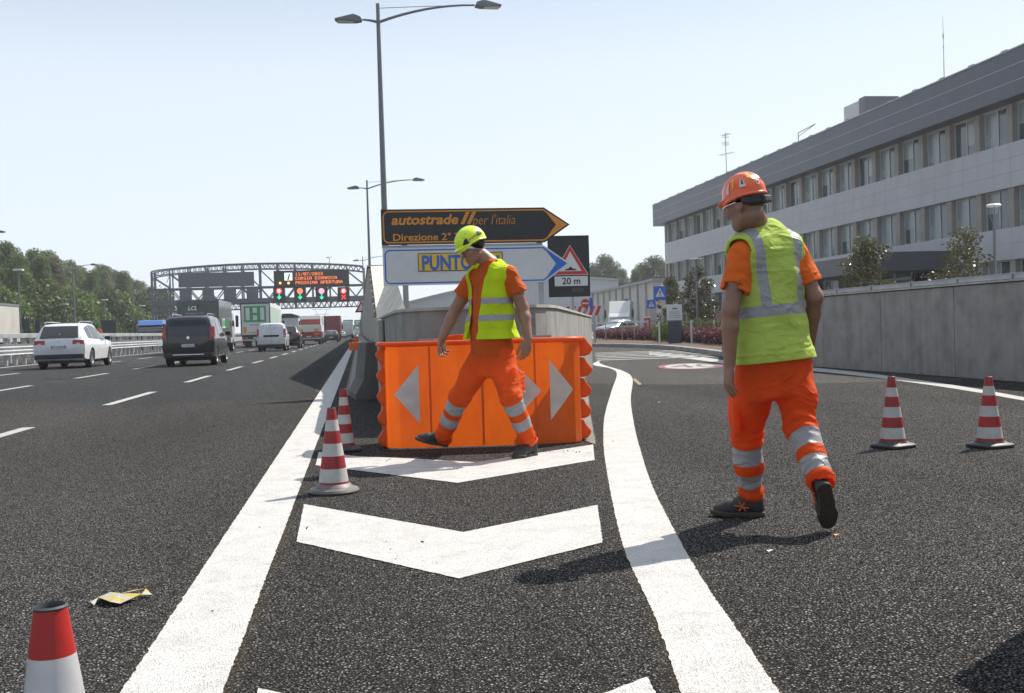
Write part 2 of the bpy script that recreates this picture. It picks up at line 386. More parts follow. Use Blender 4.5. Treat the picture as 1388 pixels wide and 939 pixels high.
# bed, kerb and strips of concrete around the gore
M_slab = concrete('gore_slab', (.20, .18, .155), .15)
sheet('gore_strip_ground', [at(*p)[:2] for p in [(798, 600), (808, 603), (800, 560), (796, 520), (790, 508), (770, 520), (780, 590)]], .006, M_slab, jit=.006)
sheet('gutter_strip_ground', [(-.26, 17), (-.16, 17), (-.16, 200), (-.30, 200)], .005, M_slab)
kp = [at(*p)[:2] for p in [(978, 483.5), (950, 479), (920, 475), (895, 472.5), (850, 470.5), (802, 469.5)]]
kp = [kp[0] + (kp[0] - kp[1]) * .9] + kp + [kp[-1] + np.array([-3.2, 6.0]), kp[-1] + np.array([-8, 12.0])]
mb = MB(); inn = [p + np.array([.28, .12]) for p in kp]
for a, b, c, d in zip(kp, kp[1:], inn, inn[1:]):
    mb.add([(*a, 0), (*b, 0), (*b, .15), (*a, .15), (*c, .15), (*d, .15)], [(0, 1, 2, 3), (3, 2, 5, 4)])
tag(mb.build('kerb', M_kerb), kind='structure')
M_bed = newmat('bed_soil', (.085, .05, .036), .95, var=.5, vscale=6, bump=.8, bscale=25)
sheet('flower_bed_ground', inn + [(14, 70), (24, 70), (24, 20), (inn[0][0] + 3, 20)], .13, M_bed)
# raised ground behind the right wall
M_pave = concrete('forecourt_paving', (.3, .29, .27), .1)
mb = MB(); mb.prism([(9.95, -6), (60, -6), (60, 60), (22.5, 60), (9.95, 25.9)], -.02, 1.25)
tag(mb.build('forecourt_terrace_ground', M_pave), kind='structure')
sheet('yard_ground', [(12, 60), (90, 60), (90, 190), (-2, 190), (4, 75)], .02, M_pave)
# ------------------------------------------------------------------ office building (X = 35.4 facade)
M_panel = newmat('facade_panel', (.37, .375, .40), .45, var=.08, vscale=.6)
M_joint = newmat('facade_joint', (.27, .27, .28), .8, var=0)
M_fascia = newmat('fascia_dark', (.085, .09, .115), .42, metal=.25, var=.1, vscale=.4)
M_steel = newmat('brushed_steel', (.40, .41, .43), .5, metal=.5, var=.05)
M_colm = newmat('pier_beige', (.27, .25, .23), .8, var=.15, vscale=.8)
M_soff = newmat('soffit_brown', (.22, .19, .165), .85, var=.1)
M_glass = newmat('window_glass', (.05, .085, .095), .05, spec=.9, var=.35, vscale=.35)
M_blind = newmat('window_blind', (.22, .27, .28), .25, spec=.8, var=.12, vscale=.8)
M_frame = newmat('window_frame_grey', (.42, .43, .44), .4, var=.05)
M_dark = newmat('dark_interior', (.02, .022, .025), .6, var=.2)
M_redb = newmat('red_panel', (.28, .055, .045), .6, var=.2, vscale=1)
FX = 35.4; Y0, Y1 = 29.3, 116.0; BAY = 3.0
bl = thing('office_building', 'long grey three storey office block with dark roof fascia', 'building', (FX, 75, 0))
def loc(o, p=bl): o.location = (-p.location[0], -p.location[1], -p.location[2]); return o
mb = MB()
for z0, z1, th in ((12.42, 12.75, .35), (7.87, 10.28, 0), (3.95, 5.68, 0)):
    mb.box(FX + (0.0 if th == 0 else .3), FX + 1.0, Y0, Y1, z0, z1)
mb.box(FX + .9, FX + 14, Y0, Y1 - .02, 0, 12.6, 1)
mb.box(FX + .02, FX + 14.02, Y1 - .25, Y1, 1.0, 12.42)     # end wall
loc(mb.build('wall', [M_panel, M_soff], bl))
# panel joints
mb = MB()
for z0, z1 in ((7.87, 10.28), (3.95, 5.68)):
    n = 3 if z1 - z0 > 2 else 2
    for k in range(1, n): z = z0 + (z1 - z0) * k / n; mb.box(FX - .004, FX, Y0, Y1, z - .012, z + .012)
    y = Y0 + 1.5
    while y < Y1: mb.box(FX - .003, FX, y - .01, y + .01, z0, z1); y += 1.5
loc(mb.build('panel_joint', M_joint, bl))
mb = MB(); mb.box(FX - .75, FX + 14.5, Y0 - .4, Y1 + 2.0, 12.47, 14.95)
loc(mb.build('roof_fascia', M_fascia, bl, bevel=.03))
mb = MB()
for z in (13.25, 14.1): mb.box(FX - .765, FX - .752, Y0 - .4, Y1 + 2.0, z, z + .035)
y = Y0
while y < Y1 + 2: mb.box(FX - .757, FX - .752, y, y + .012, 12.47, 14.95, 1); y += 1.5
mb.box(FX - .8, FX - .70, Y0 - .4, Y1 + 2, 14.93, 15.0)
y = Y0 + .5
while y < Y1 + 2: mb.box(FX - .78, FX - .62, y, y + .5, 15.0, 15.07, 1); y += 3
loc(mb.build('fascia_trim', [M_steel, M_joint], bl))
# piers and windows
ystart = 35.0
def pier(k): return 53.4 - 6 * BAY + 1.55 + k * BAY
pier_me = {h: MB().box(-.4, .4, -.24, .24, 0, h).mesh('pier', M_colm) for h in (2.14, 2.19, 2.95)}
k = -2
while pier(k) < Y1:
    for z0, z1 in ((10.28, 12.42), (5.68, 7.87), (1.0, 3.95)):
        y = pier(k)
        if y > Y0 + .5:
            o = bpy.data.objects.new('pier', pier_me[round(z1 - z0, 2)]); col.objects.link(o); o.parent = bl; o.location = (.5, y - 75, z0)
    k += 1
wproto = {}
def window(y, z0, z1, i):
    key = (round(z1 - z0, 2), i % 4)
    if key not in wproto:
        h = z1 - z0; wd = BAY - .5; f = MB()
        g = rng.random(2) * .5
        for a, b in ((-wd / 2, -wd / 2 + .07), (wd / 2 - .07, wd / 2), (-.04, .04)): f.box(0, .09, a, b, 0, h)
        for a, b in ((0, .07), (h - .07, h)): f.box(0.005, .085, -wd / 2, wd / 2, a, b)
        p = MB(); p.box(.045, .06, -wd / 2 + .07, -.04, .07, h - .07, 0); p.box(.045, .06, .04, wd / 2 - .07, .07, h - .07, 1 if i % 2 else 0)
        if i % 4 == 2: p.box(.040, .044, .04, wd / 2 - .07, h * .45, h - .07, 1)
        if i % 4 == 0: p.box(.040, .044, -wd / 2 + .07, -.04, h * .3, h - .07, 1)
        wproto[key] = (f.mesh('window', M_frame), p.mesh('pane', [M_glass, M_blind]))
    fm, pm = wproto[key]
    o = bpy.data.objects.new('window', fm); col.objects.link(o); o.parent = bl; o.location = (.42, y - 75, z0)
    q = bpy.data.objects.new('pane', pm); col.objects.link(q); q.parent = o
k = -2; i = 0
while pier(k + 1) < Y1 + 1:
    y = pier(k) + BAY / 2
    if y > Y0 + 1.5:
        window(y, 10.28, 12.42, i); window(y, 5.68, 7.87, i + 1 + (i // 3))
        if not (56.5 < y < 71.5): window(y, 2.0, 3.95, i + 2)
    i += 1; k += 1
for a, b in ((36, 57), (71.5, 100)): loc(MB().box(FX + .05, FX + .9, a, b, 1.0, 1.95).build('red_sill_panel', M_redb, bl))
mb = MB()
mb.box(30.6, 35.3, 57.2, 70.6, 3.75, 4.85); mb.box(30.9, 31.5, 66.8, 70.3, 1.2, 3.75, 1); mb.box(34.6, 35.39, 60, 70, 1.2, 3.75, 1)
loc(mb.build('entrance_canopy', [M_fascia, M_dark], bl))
mb = MB()
for y in (59.5, 61.6, 63.4): mb.box(33.9, 34.05, y, y + .12, 1.25, 3.74)
mb.box(33.94, 34.0, 59.5, 66.5, 1.25, 3.7, 1); mb.box(33.9, 34.05, 59.5, 66.8, 3.3, 3.45)
loc(mb.build('entrance_glazing', [M_frame, M_glass], bl))
# rooftop
ru = thing('rooftop_unit', 'pale boxy plant unit with dark louvre standing on office roof', 'air unit', (37.2, 70.5, 14.95))
MB().box(-1.3, 1.2, -1.0, 1.5, 0, 1.6).build('casing', newmat('unit_white', (.6, .6, .58), .5), ru, bevel=.04)
MB().box(-1.4, 1.2, -1.9, -1.02, .5, 1.68).build('louvre', newmat('louvre_grey', (.16, .16, .17), .5), ru, bevel=.03)
M_alu = newmat('aluminium', (.5, .5, .52), .4, metal=.8)
M_galv = newmat('galvanised_steel', (.36, .37, .385), .5, metal=.55, var=.15, vscale=2)
ant = thing('roof_antenna', 'branched television aerial on a thin mast above the roof fascia', 'antenna', (36.6, 98.5, 14.95))
mb = MB(); mb.tube([(0, 0, 0), (0, 0, 4.8)], .035, 6)
for z, l, a in ((4.6, 1.0, .3), (4.35, .5, 1.2), (3.7, 1.8, -.4), (2.7, 1.6, .4)):
    d = np.array([math.sin(a), -math.cos(a), 0]); c = np.array([0, 0, z])
    mb.tube([c - d * l * .6, c + d * l * .7], .02, 5)
    for t in np.linspace(-.5, .6, 6): p = c + d * l * t; e = np.array([d[1], -d[0], 0]) * .35; mb.tube([p - e, p + e], .011, 4)
mb.build('mast', M_joint, ant)
an2 = thing('whip_antenna', 'tall thin whip aerial standing on the right part of the roof', 'antenna', (37, 60.6, 14.95))
mb = MB(); mb.tube([(0, 0, 0), (0, 0, 4.9)], [.04, .012], 6); mb.tube([(0, 0, 3.5), (0, 0, 3.75)], .05, 6); mb.tube([(0, 0, 2.9), (0, 0, 3.0)], .05, 6); mb.build('mast', M_alu, an2)
an3 = thing('roof_bracket', 'low metal gantry bracket on roof edge left of pale unit', 'bracket', (36.5, 81.3, 14.95))
mb = MB(); mb.tube([(0, 0, 0), (0, 0, 1.5), (0, -3.2, 1.6)], .05, 6); mb.tube([(0, 0, 1.2), (0, -3.0, 1.55)], .03, 5); mb.build('frame', M_alu, an3)

# ------------------------------------------------------------------ right retaining wall + rail
rw = thing('retaining_wall', 'stained board marked concrete retaining wall beside the exit road', 'wall', (9.7, 10, 0))
mb = MB(); y = -6.0
while y < 25.8: y2 = min(y + 2.4, 25.9); mb.box(9.6, 9.95, y + .008, y2 - .008, 0, 1.49 - .0009 * (y + 6)); y = y2
loc(mb.build('concrete_panel', M_conc_w, rw, bevel=.006, segs=1), rw)
loc(MB().box(9.62, 9.93, -6, 25.9, 1.4, 1.478).build('wall_core', M_conc_w, rw), rw)
loc(MB().box(9.57, 9.97, -6, 25.9, 1.49, 1.52).build('coping', M_conc_l, rw), rw)
rr = thing('parapet_rail', 'low grey metal rail with mesh infill along the concrete wall top', 'railing', (9.8, 10, 1.52))
M_rail = newmat('rail_grey', (.27, .28, .31), .45, metal=.3)
loc(MB().box(9.78, 9.80, -6, 25.8, 1.54, 1.605).build('infill_panel', newmat('rail_panel', (.35, .37, .41), .5, metal=.2, var=.15), rr), rr)
loc(MB().box(9.76, 9.82, -6, 25.8, 1.605, 1.625).build('top_rail', M_rail, rr), rr)
for k in range(22):
    loc(MB().box(9.755, 9.825, -6 + k * 1.45, -5.95 + k * 1.45, 1.52, 1.635).build('post', M_rail, rr), rr)

# ------------------------------------------------------------------ gore nose walls
H1 = 1.26
nose_out = [(.32, 30), (.34, 18.5), (.38, 14), (.43, 11.4), (.52, 10.95), (.75, 10.72), (1.04, 10.62), (1.62, 10.5), (1.82, 10.58), (1.98, 10.8), (2.13, 11.2), (2.26, 11.65), (3.5, 16.45), (5.26, 23.3), (5.45, 23.9), (5.2, 24.3)]
def inset(P, d):
    P = [np.array(p, float) for p in P]; out = []
    for i, p in enumerate(P):
        t = P[min(i + 1, len(P) - 1)] - P[max(i - 1, 0)]; t /= np.linalg.norm(t); out.append(p + d * np.array([-t[1], t[0]]))
    return out
gw = thing('nose_wall', 'low curved concrete wall wrapping round the gore behind the orange barrier', 'wall', (1.6, 11, 0))
def subdiv(P, st=.25):
    out = []
    for a, b in zip(P, P[1:]):
        a, b = np.array(a), np.array(b); n = max(1, int(np.linalg.norm(b - a) / st)); out += [a + (b - a) * k / n for k in range(n)]
    return out + [np.array(P[-1], float)]
def wallstrip(P, z0, z1, th, mats, name, parent, grooves=0, off=0):
    O = subdiv(P, .3); I = inset(O, th); n = len(O); mb = MB()
    if off: O = inset(O, off); I = inset(O, th)
    for i in range(n - 1):
        a, b, c, d = O[i], O[i + 1], I[i], I[i + 1]
        mb.add([(*a, z0), (*b, z0), (*b, z1), (*a, z1), (*c, z1), (*d, z1), (*c, z0), (*d, z0)], [(0, 1, 2, 3), (3, 2, 5, 4), (4, 5, 7, 6)])
    for i in (0, n - 1):
        a, c = O[i], I[i]; mb.add([(*a, z0), (*c, z0), (*c, z1), (*a, z1)], [(0, 1, 2, 3)])
    return loc(mb.build(name, mats, parent, smooth=30), parent)
M_conc_n = concrete('concrete_end_shade', (.13, .125, .12), .7, dark=.6)  # darker copy of the concrete, painting in the shade on the barrier end
# left flank / front / right flank with their own cast
wallstrip(nose_out, 0, H1 - .03, .25, M_conc, 'concrete_panel', gw)
wallstrip(nose_out, H1 - .032, H1, .30, M_conc_l, 'coping', gw, off=-.02)
mb = MB()      # cast joints
for (a, b) in (((2.4, 11.7), None), ((3.05, 14.35), None), ((3.7, 17.05), None), ((4.4, 19.85), None), ((5.0, 22.3), None), ((.36, 16), None), ((.35, 17.2), None), ((.4, 13.2), None)):
    mb.box(a[0] - .022 if False else a[0] - .02, a[0] + .02, a[1] - .012, a[1] + .012, 0, H1 - .03)
# tall wedge wall, sloping end
tw = thing('sloped_wing_wall', 'tall concrete wall with pale sloping end rising behind the nose wall', 'wall', (.6, 20, 0))
M_beige = concrete('wedge_pale', (.64, .59, .51), .15, dark=.8)
Yt = 25.2; zt = 2.62
bl_, br_ = (.335, 18.6), (.48, 10.9)
v = [(.335, 18.6, 1.26), (.47, 11.6, 1.255), (.60, 13.0, 1.25), (.335, 25.2, zt), (.84, 25.0, zt), (.335, 25.2, 1.0), (.84, 25, 1.0), (.335, 18.6, 1.0), (.47, 11.6, 1.0), (.60, 13.0, 1.0)]
mb = MB(); mb.add(v, [(0, 1, 2), (0, 2, 4, 3), (1, 8, 9, 2), (2, 9, 6, 4), (0, 7, 8, 1), (0, 3, 5, 7), (3, 4, 6, 5), (7, 5, 6, 9, 8)])
loc(mb.build('sloped_end', M_beige, tw), tw)
mb = MB()
mb.box(.33, .84, Yt + .003, 330, 0, zt)
loc(mb.build('wall_body', M_conc, tw), tw)
mb = MB(); y = 15.0
while y < 120:          # vertical board ribs on the motorway face
    zz = min(zt, 1.26 + max(0, (y - 18.6)) / 6.6 * 1.36) if y > 18.6 else 1.22
    mb.box(.27, .335 if y > 19 else .36, y, y + .55, 0, zz - .01); y += .75
loc(mb.build('wall_rib', M_conc_l, tw, bevel=.02, segs=1), tw)
loc(MB().box(.25, .88, Yt + .2, 330, zt, zt + .04).build('coping', M_conc_l, tw), tw)
# new jersey barrier along the motorway side
nj = thing('jersey_barrier', 'grey profiled concrete safety barrier between motorway line and wall', 'barrier', (.1, 18, 0))
prof = [(-.12, 0), (-.12, .08), (.0, .30), (.07, .87), (.23, .87), (.29, .30), (.42, .08), (.42, 0)]
prof = [(x - .08, z) for x, z in prof]
def sweep(P, path, ends=True):
    mb = MB(); n = len(P)
    vs = []
    for (x, y, dx) in path: vs += [(x + px * dx[0], y + px * dx[1], z) for px, z in P]
    fs = [(i * n + k, i * n + k + 1, (i + 1) * n + k + 1, (i + 1) * n + k) for i in range(len(path) - 1) for k in range(n - 1)]
    if ends: fs += [tuple(range(n)), tuple((len(path) - 1) * n + k for k in range(n))[::-1]]
    return mb.add(vs, fs)
y = 17.3; first = True
while y < 330:
    L = 3.0 if y < 60 else 30
    mb = sweep(prof, [(0, y, (1, 0)), (0, y + L - .02, (1, 0))]); loc(mb.build('barrier_block', M_conc, nj, bevel=.012 if y < 60 else 0, segs=1), nj); y += L
nj2 = thing('jersey_barrier', 'shade darkened end block of the concrete safety barrier beside orange barrier', 'barrier', (.3, 15.5, 0))
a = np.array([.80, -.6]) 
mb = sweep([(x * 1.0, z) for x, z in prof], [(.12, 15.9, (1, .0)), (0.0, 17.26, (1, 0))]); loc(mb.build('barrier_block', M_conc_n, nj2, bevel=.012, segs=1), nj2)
M_orref = newmat('orange_reflector', (.75, .12, .02), .35, var=.1)
for k, (px, yy) in enumerate(((494, 17.5), (488, 29), (486.5, 42))):
    rf = thing('barrier_reflector', ['orange reflector plate nearest the camera on the grey safety barrier', 'second orange reflector on the safety barrier, stacked above a block', 'farthest small orange reflector on the safety barrier'][k], 'reflector', (-.04, yy, .73), 0)
    MB().box(-.13, .10, -.02, .02, 0, .13).build('reflector_plate', M_orref, rf, bevel=.008); MB().box(.02, .06, .02, .04, -.05, .12).build('bracket', M_galv, rf)

# ------------------------------------------------------------------ far grey hall behind the nose wall, low warehouse right
M_corr = bpy.data.materials.new('corrugated_grey'); M_corr.use_nodes = True; N = NT(M_corr); v = N.obj()
wv = N.n('ShaderNodeTexWave'); wv.inputs['Scale'].default_value = 1.1; N.l(v, wv.inputs['Vector'])
N.l(N.ramp(wv.outputs['Fac'], [(.2, (.30, .33, .37)), (.8, (.45, .48, .52))]), N.b.inputs['Base Color']); N.b.inputs['Roughness'].default_value = .6; N.bump(wv.outputs['Fac'], .6, .05)
hall = thing('industrial_hall', 'long grey corrugated hall with shallow arched roof seen behind the signs', 'warehouse', (28, 205, 0))
A0 = at(553, 418, 205, 1); A1 = at(800, 418, 205, 1)
n = 16; poly = [(A0[0], 0)] + [(A0[0] + (A1[0] - A0[0] + 6) * k / n, 6.6 + 5.2 * math.sin(math.pi * (.06 + .62 * k / n)) - 1.0) for k in range(n + 1)] + [(A1[0] + 6, 0)]
mb = MB(); mb.prism(poly, 205, 245, 'y'); loc(mb.build('wall', M_corr, hall), hall)
mb = MB(); top = poly[1:-1]
up = [(x, z + .35) for x, z in top]; mb.prism(top + up[::-1], 204.4, 245.5, 'y'); loc(mb.build('roof', newmat('hall_roof', (.30, .32, .35), .5, metal=.2), hall), hall)
M_wh = newmat('warehouse_wall', (.42, .41, .395), .8, var=.1, vscale=.3)
wh = thing('low_warehouse', 'low beige warehouse with sloping grey roof edge behind parked van', 'warehouse', (36, 135, 0))
P0 = at(802, 400, 175, 1); P1 = at(885, 395, 128, 1); P2 = at(908, 395, 140, 1)
mb = MB()
pl = [(P0[0], 175), (P1[0], 128), (P1[0] + 16, 133), (P0[0] + 16, 180)]
mb.prism(pl, 0, 6.4); loc(mb.build('wall', M_wh, wh), wh)
def scale_poly(pl, s): c = np.mean(np.array(pl), axis=0); return [tuple(c + (np.array(p) - c) * s) for p in pl]
loc(MB().prism(scale_poly(pl, 1.06), 6.4, 6.75).build('roof', newmat('wh_roof', (.2, .2, .21), .5), wh), wh)
d = np.array(pl[1]) - np.array(pl[0])
for k in range(9):
    p = np.array(pl[0]) + d * (k + .3) / 9
    loc(MB().obox((p[0] - .1, p[1], 3.2), (.15, 0, 0), (0, .25, 0), (0, 0, 3.2)).build('pilaster', newmat('wh_pil', (.30, .30, .29), .8), wh), wh)
p = np.array(pl[0]) + d * .62
loc(MB().obox((p[0] - .12, p[1], 3.9), (.15, 0, 0), tuple(np.r_[d / np.linalg.norm(d) * 2, 0]), (0, 0, .8)).build('window', M_glass, wh), wh)
# ------------------------------------------------------------------ vehicles
M_tyre = newmat('tyre_rubber', (.018, .018, .019), .85, var=.2)
M_rim = newmat('alloy_rim', (.45, .46, .48), .3, metal=.8)
M_cglass = newmat('car_glass', (.012, .014, .016), .05, spec=.8, var=0)
M_plast = newmat('black_plastic', (.02, .02, .022), .6, var=.15)
M_tail = newmat('tail_light_red', (.35, .012, .012), .2, coat=.5, var=.1)
M_plate = newmat('plate_white', (.6, .6, .6), .4, var=0)
M_plateb = newmat('plate_blue', (.03, .06, .35), .4, var=0)
M_chrome = newmat('chrome', (.7, .7, .72), .15, metal=1, var=0)
M_oran = newmat('amber_marker', (.8, .22, .02), .4, var=0)
M_txtb = newmat('text_black', (.015, .015, .015), .6, var=0)
M_txtw = newmat('text_white', (.75, .75, .75), .6, var=0)
def paintm(name, c, r=.28, metal=0.0): return newmat(name, c, r, metal, coat=.8, var=.04)
def wheel(parent, x, y, r=.34, wd=.24, side=1):
    mb = MB(); h = wd / 2
    mb.lathe([(r * .62, -h), (r * .9, -h), (r, -h * .75), (r, h * .75), (r * .9, h), (r * .62, h), (r * .60, h * .6), (r * .6, -h * .6), (r * .62, -h)], n=28, axis='x')
    t = mb.build('wheel', M_tyre, parent, smooth=40, loc=(x, y, r))
    mb = MB(); s = side
    mb.lathe([(0.0, s * h * .75), (r * .16, s * h * .8), (r * .2, s * h * .6), (r * .56, s * h * .55), (r * .63, s * h * .98), (r * .6, s * h * .3), (0.0, s * h * .3)], n=28, axis='x')
    for k in range(5):
        a = 2 * math.pi * k / 5; d = np.array([0, math.cos(a), math.sin(a)]); e = np.array([0, -math.sin(a), math.cos(a)])
        mb.obox(d * r * .36 + np.array([s * h * .72, 0, 0]), (h * .12, 0, 0), d * r * .26, e * r * .07)
    mb.build('rim', M_rim, t, smooth=35)
    return t
def plate(parent, x, y, z, txt, w_=.52, h_=.11):
    o = MB().box(x - w_ / 2, x + w_ / 2, y - .012, y, z - h_ / 2, z + h_ / 2).build('number_plate', M_plate, parent)
    MB().box(x - w_ / 2, x - w_ / 2 + .04, y - .015, y - .0125, z - h_ / 2, z + h_ / 2).build('plate_band', M_plateb, o)
    MB().box(x + w_ / 2 - .04, x + w_ / 2, y - .015, y - .0125, z - h_ / 2, z + h_ / 2).build('plate_band', M_plateb, o)
    if txt: text(txt, .095, M_txtb, o, Matrix.Translation((x, y - .014, z - .034)) @ FACE_CAM, ax='CENTER', extrude=.001)
    return o
def car(name, label, cat, X, Y, body_mat, st, sidewin, rearwin, wheels, r=.34, tails=(), platez=.8, ptxt='', bumper=.45, group=None, rails=False, rz=0.0, lights_y=0, plateoff=0.0, handle=True, under=.3):
    """st rows: y, zb, w, belt, wtop, ztop"""
    t = thing(name, label, cat, (X, Y, 0), rz, group)
    S = np.array(st, float)
    # densify
    ys = np.unique(np.r_[np.linspace(S[0, 0], S[-1, 0], 60), S[:, 0]]); P = [np.interp(ys, S[:, 0], S[:, k]) for k in range(1, 6)]
    def ring(i):
        zb, w_, be, wt, zt = (p[i] for p in P)
        c = [(0, zb), (w_ * .86, zb), (w_ * .97, zb + .06), (w_, (zb + be) * .5), (w_ * .992, be - .05), (w_ * .97, be)]
        if zt - be > .12: c += [(w_ * .97 * .4 + wt * .6 + .0, be + (zt - be) * .6), (wt + .01, zt - .075), (wt - .06, zt - .015), (wt * .5, zt + .0), (0, zt + .012)]
        else: c += [(w_ * .94, be + (zt - be) * .3), (w_ * .86, be + (zt - be) * .6), (w_ * .72, zt - .005), (w_ * .4, zt + .005), (0, zt + .012)]
        return c
    rings = [ring(i) for i in range(len(ys))]; n = len(rings[0])
    vs = []; fs = []
    for i, y in enumerate(ys):
        full = [(x, z) for x, z in rings[i]] + [(-x, z) for x, z in rings[i][-2:0:-1]]
        vs += [(x, y, z) for x, z in full]
    m = 2 * n - 2
    for i in range(len(ys) - 1):
        for k in range(m): k2 = (k + 1) % m; fs.append((i * m + k, i * m + k2, (i + 1) * m + k2, (i + 1) * m + k))
    fs += [tuple(range(m)), tuple((len(ys) - 1) * m + k for k in range(m))]
    b = MB(); b.add(vs, fs); body = b.build('body', body_mat, t, smooth=38)
    # wheel arches cut from the body
    cut = MB()
    for wy in wheels:
        for s in (-1, 1): cut.lathe([(0, -.22), (r * 1.16, -.22), (r * 1.16, .3), (0, .3)], (s * (S[:, 2].max() - .12), wy, r * 1.02), 28, 'x')
    cm = cut.mesh('cut', M_plast)
    bmx = bmesh.new(); bmx.from_mesh(cm); bmesh.ops.remove_doubles(bmx, verts=bmx.verts, dist=1e-5); bmesh.ops.recalc_face_normals(bmx, faces=bmx.faces); bmx.to_mesh(cm); bmx.free()
    co = bpy.data.objects.new('cut', cm); col.objects.link(co); co.parent = t
    mod = body.modifiers.new('arch', 'BOOLEAN'); mod.object = co; mod.operation = 'DIFFERENCE'; mod.solver = 'FAST'
    body.data.materials.append(M_plast)
    bpy.context.view_layer.update(); dg = bpy.context.evaluated_depsgraph_get()
    nm = bpy.data.meshes.new_from_object(body.evaluated_get(dg)); body.modifiers.clear(); body.data = nm; bpy.data.objects.remove(co)
    Wm = S[:, 2].max()
    for wy in wheels:
        for s in (-1, 1): wheel(t, s * (Wm - .13), wy, r, .22, s)
    def side_pt(y, f, s):
        zb, w_, be, wt, zt = (np.interp(y, S[:, 0], S[:, k]) for k in range(1, 6))
        z = be + (zt - be) * f
        c = [(w_ * .97, be), (w_ * .97 * .4 + wt * .6, be + (zt - be) * .6), (wt + .01, zt - .075)]
        x = np.interp(z, [q[1] for q in c], [q[0] for q in c]); return (s * (x + .007), y, z)
    for s in (-1, 1):
        for (ya, yb, fa0, fa1, fb0, fb1) in sidewin:
            mb = MB(); nn = 8; rows = []
            for i in range(nn + 1):
                u = i / nn; y = ya + (yb - ya) * u
                for j in range(4): v = j / 3; rows.append(side_pt(y, (fa0 + (fb0 - fa0) * u) * (1 - v) + (fa1 + (fb1 - fa1) * u) * v, s))
            mb.add(rows, [(i * 4 + j, i * 4 + j + 1, (i + 1) * 4 + j + 1, (i + 1) * 4 + j) for i in range(nn) for j in range(3)])
            mb.build('side_window', M_cglass, t, smooth=40)
    kk = int(np.argmax(S[:, 5])) + 1
    zz = S[:kk, 5]; yy = S[:kk, 0]
    def yr(z): return float(np.interp(z, zz, yy))
    if rearwin:
        z0, z1, w0, w1 = rearwin; mb = MB(); vs = []
        for j in range(5):
            z = z0 + (z1 - z0) * j / 4; ww = w0 + (w1 - w0) * j / 4
            for k in range(7): x = -ww + 2 * ww * k / 6; vs.append((x, yr(z) - .012 + .0 * abs(x), z))
        mb.add(vs, [(j * 7 + k, j * 7 + k + 1, (j + 1) * 7 + k + 1, (j + 1) * 7 + k) for j in range(4) for k in range(6)])
        mb.build('rear_window', M_cglass, t, smooth=40)
    for (x0, x1, z0, z1) in tails:
        for s in (-1, 1):
            mb = MB(); ya = min(yr(z0), yr(z1)) if z1 > 1.0 else 0
            ym = yr(max(z0, z1))
            v = [(s * x0, yr(z0) - .02, z0), (s * x1, yr(z0) + .015, z0), (s * x1, yr(z1) + .015, z1), (s * x0, yr(z1) - .02, z1), (s * (x1 + .012), yr(z0) + .22, z0 + .02), (s * (x1 + .004), yr(z1) + .15, z1 - .02)]
            mb.add(v, [(0, 1, 2, 3), (1, 4, 5, 2)]); mb.add([(a, b + .12, c) for a, b, c in v], [(0, 1, 2, 3), (1, 4, 5, 2)])
            mb.build('tail_light', M_tail, t, smooth=60, bevel=0)
    # bumper + underside
    mb = MB(); W0 = np.interp(.1, S[:, 0], S[:, 2])
    mb.add([(-W0 * .93, -.04, bumper - .17), (W0 * .93, -.04, bumper - .17), (W0 * .93, -.04, bumper), (-W0 * .93, -.04, bumper), (-W0 * 1.0, .25, bumper - .17), (W0 * 1.0, .25, bumper - .17), (W0 * 1.0, .25, bumper), (-W0 * 1.0, .25, bumper)],
           [(0, 1, 2, 3), (0, 4, 5, 1), (3, 2, 6, 7), (0, 3, 7, 4), (1, 5, 6, 2), (4, 7, 6, 5)])
    mb.build('rear_bumper', M_plast, t, bevel=.03)
    MB().box(-Wm * .75, Wm * .75, .3, S[-1, 0] - .3, .2, under + .12).build('underbody', M_plast, t)
    if ptxt is not None: plate(t, plateoff, yr(platez) - .02 if platez > S[0, 5] else -.045, platez, ptxt)
    yb = sidewin[-1][1]
    for s in (-1, 1):
        p = side_pt(yb - .05, .05, s)
        m_ = MB().obox((s * (abs(p[0]) + .11), p[1] + .02, p[2] + .08), (.10, 0, 0), (0, .06, 0), (0, 0, .075)).build('mirror', M_plast if body_mat is not MATS.get('car_white') else M_plast, t, bevel=.03)
    if rails:
        for s in (-1, 1):
            zt = S[:, 5].max(); MB().tube([(s * .62, .55, zt - .01), (s * .62, .68, zt + .05), (s * .61, 2.5, zt + .05), (s * .60, 2.65, zt - .01)], .018, 8).build('roof_rail', M_chrome, t, smooth=40)
    return t
P_white = paintm('car_white', (.62, .63, .65)); P_dark = paintm('car_darkbrown', (.010, .0085, .009), .42, .0)
P_black = paintm('car_black', (.010, .011, .014)); P_blue = paintm('car_bluegrey', (.035, .05, .085), .3, .3); P_silver = paintm('car_silver', (.35, .37, .4), .3, .5)
SUV = [(0, .45, .78, .92, .70, .98), (.06, .34, .93, 1.02, .78, 1.12), (.16, .30, .965, 1.06, .74, 1.30), (.42, .28, .975, 1.08, .70, 1.64), (.62, .27, .98, 1.08, .68, 1.71), (1.6, .26, .985, 1.07, .675, 1.745), (2.5, .26, .985, 1.05, .665, 1.71), (2.9, .26, .98, 1.04, .66, 1.58), (3.55, .27, .975, 1.03, .72, 1.14), (4.3, .3, .94, .98, .7, 1.03), (4.7, .36, .86, .82, .6, .86), (4.8, .45, .7, .7, .5, .74)]
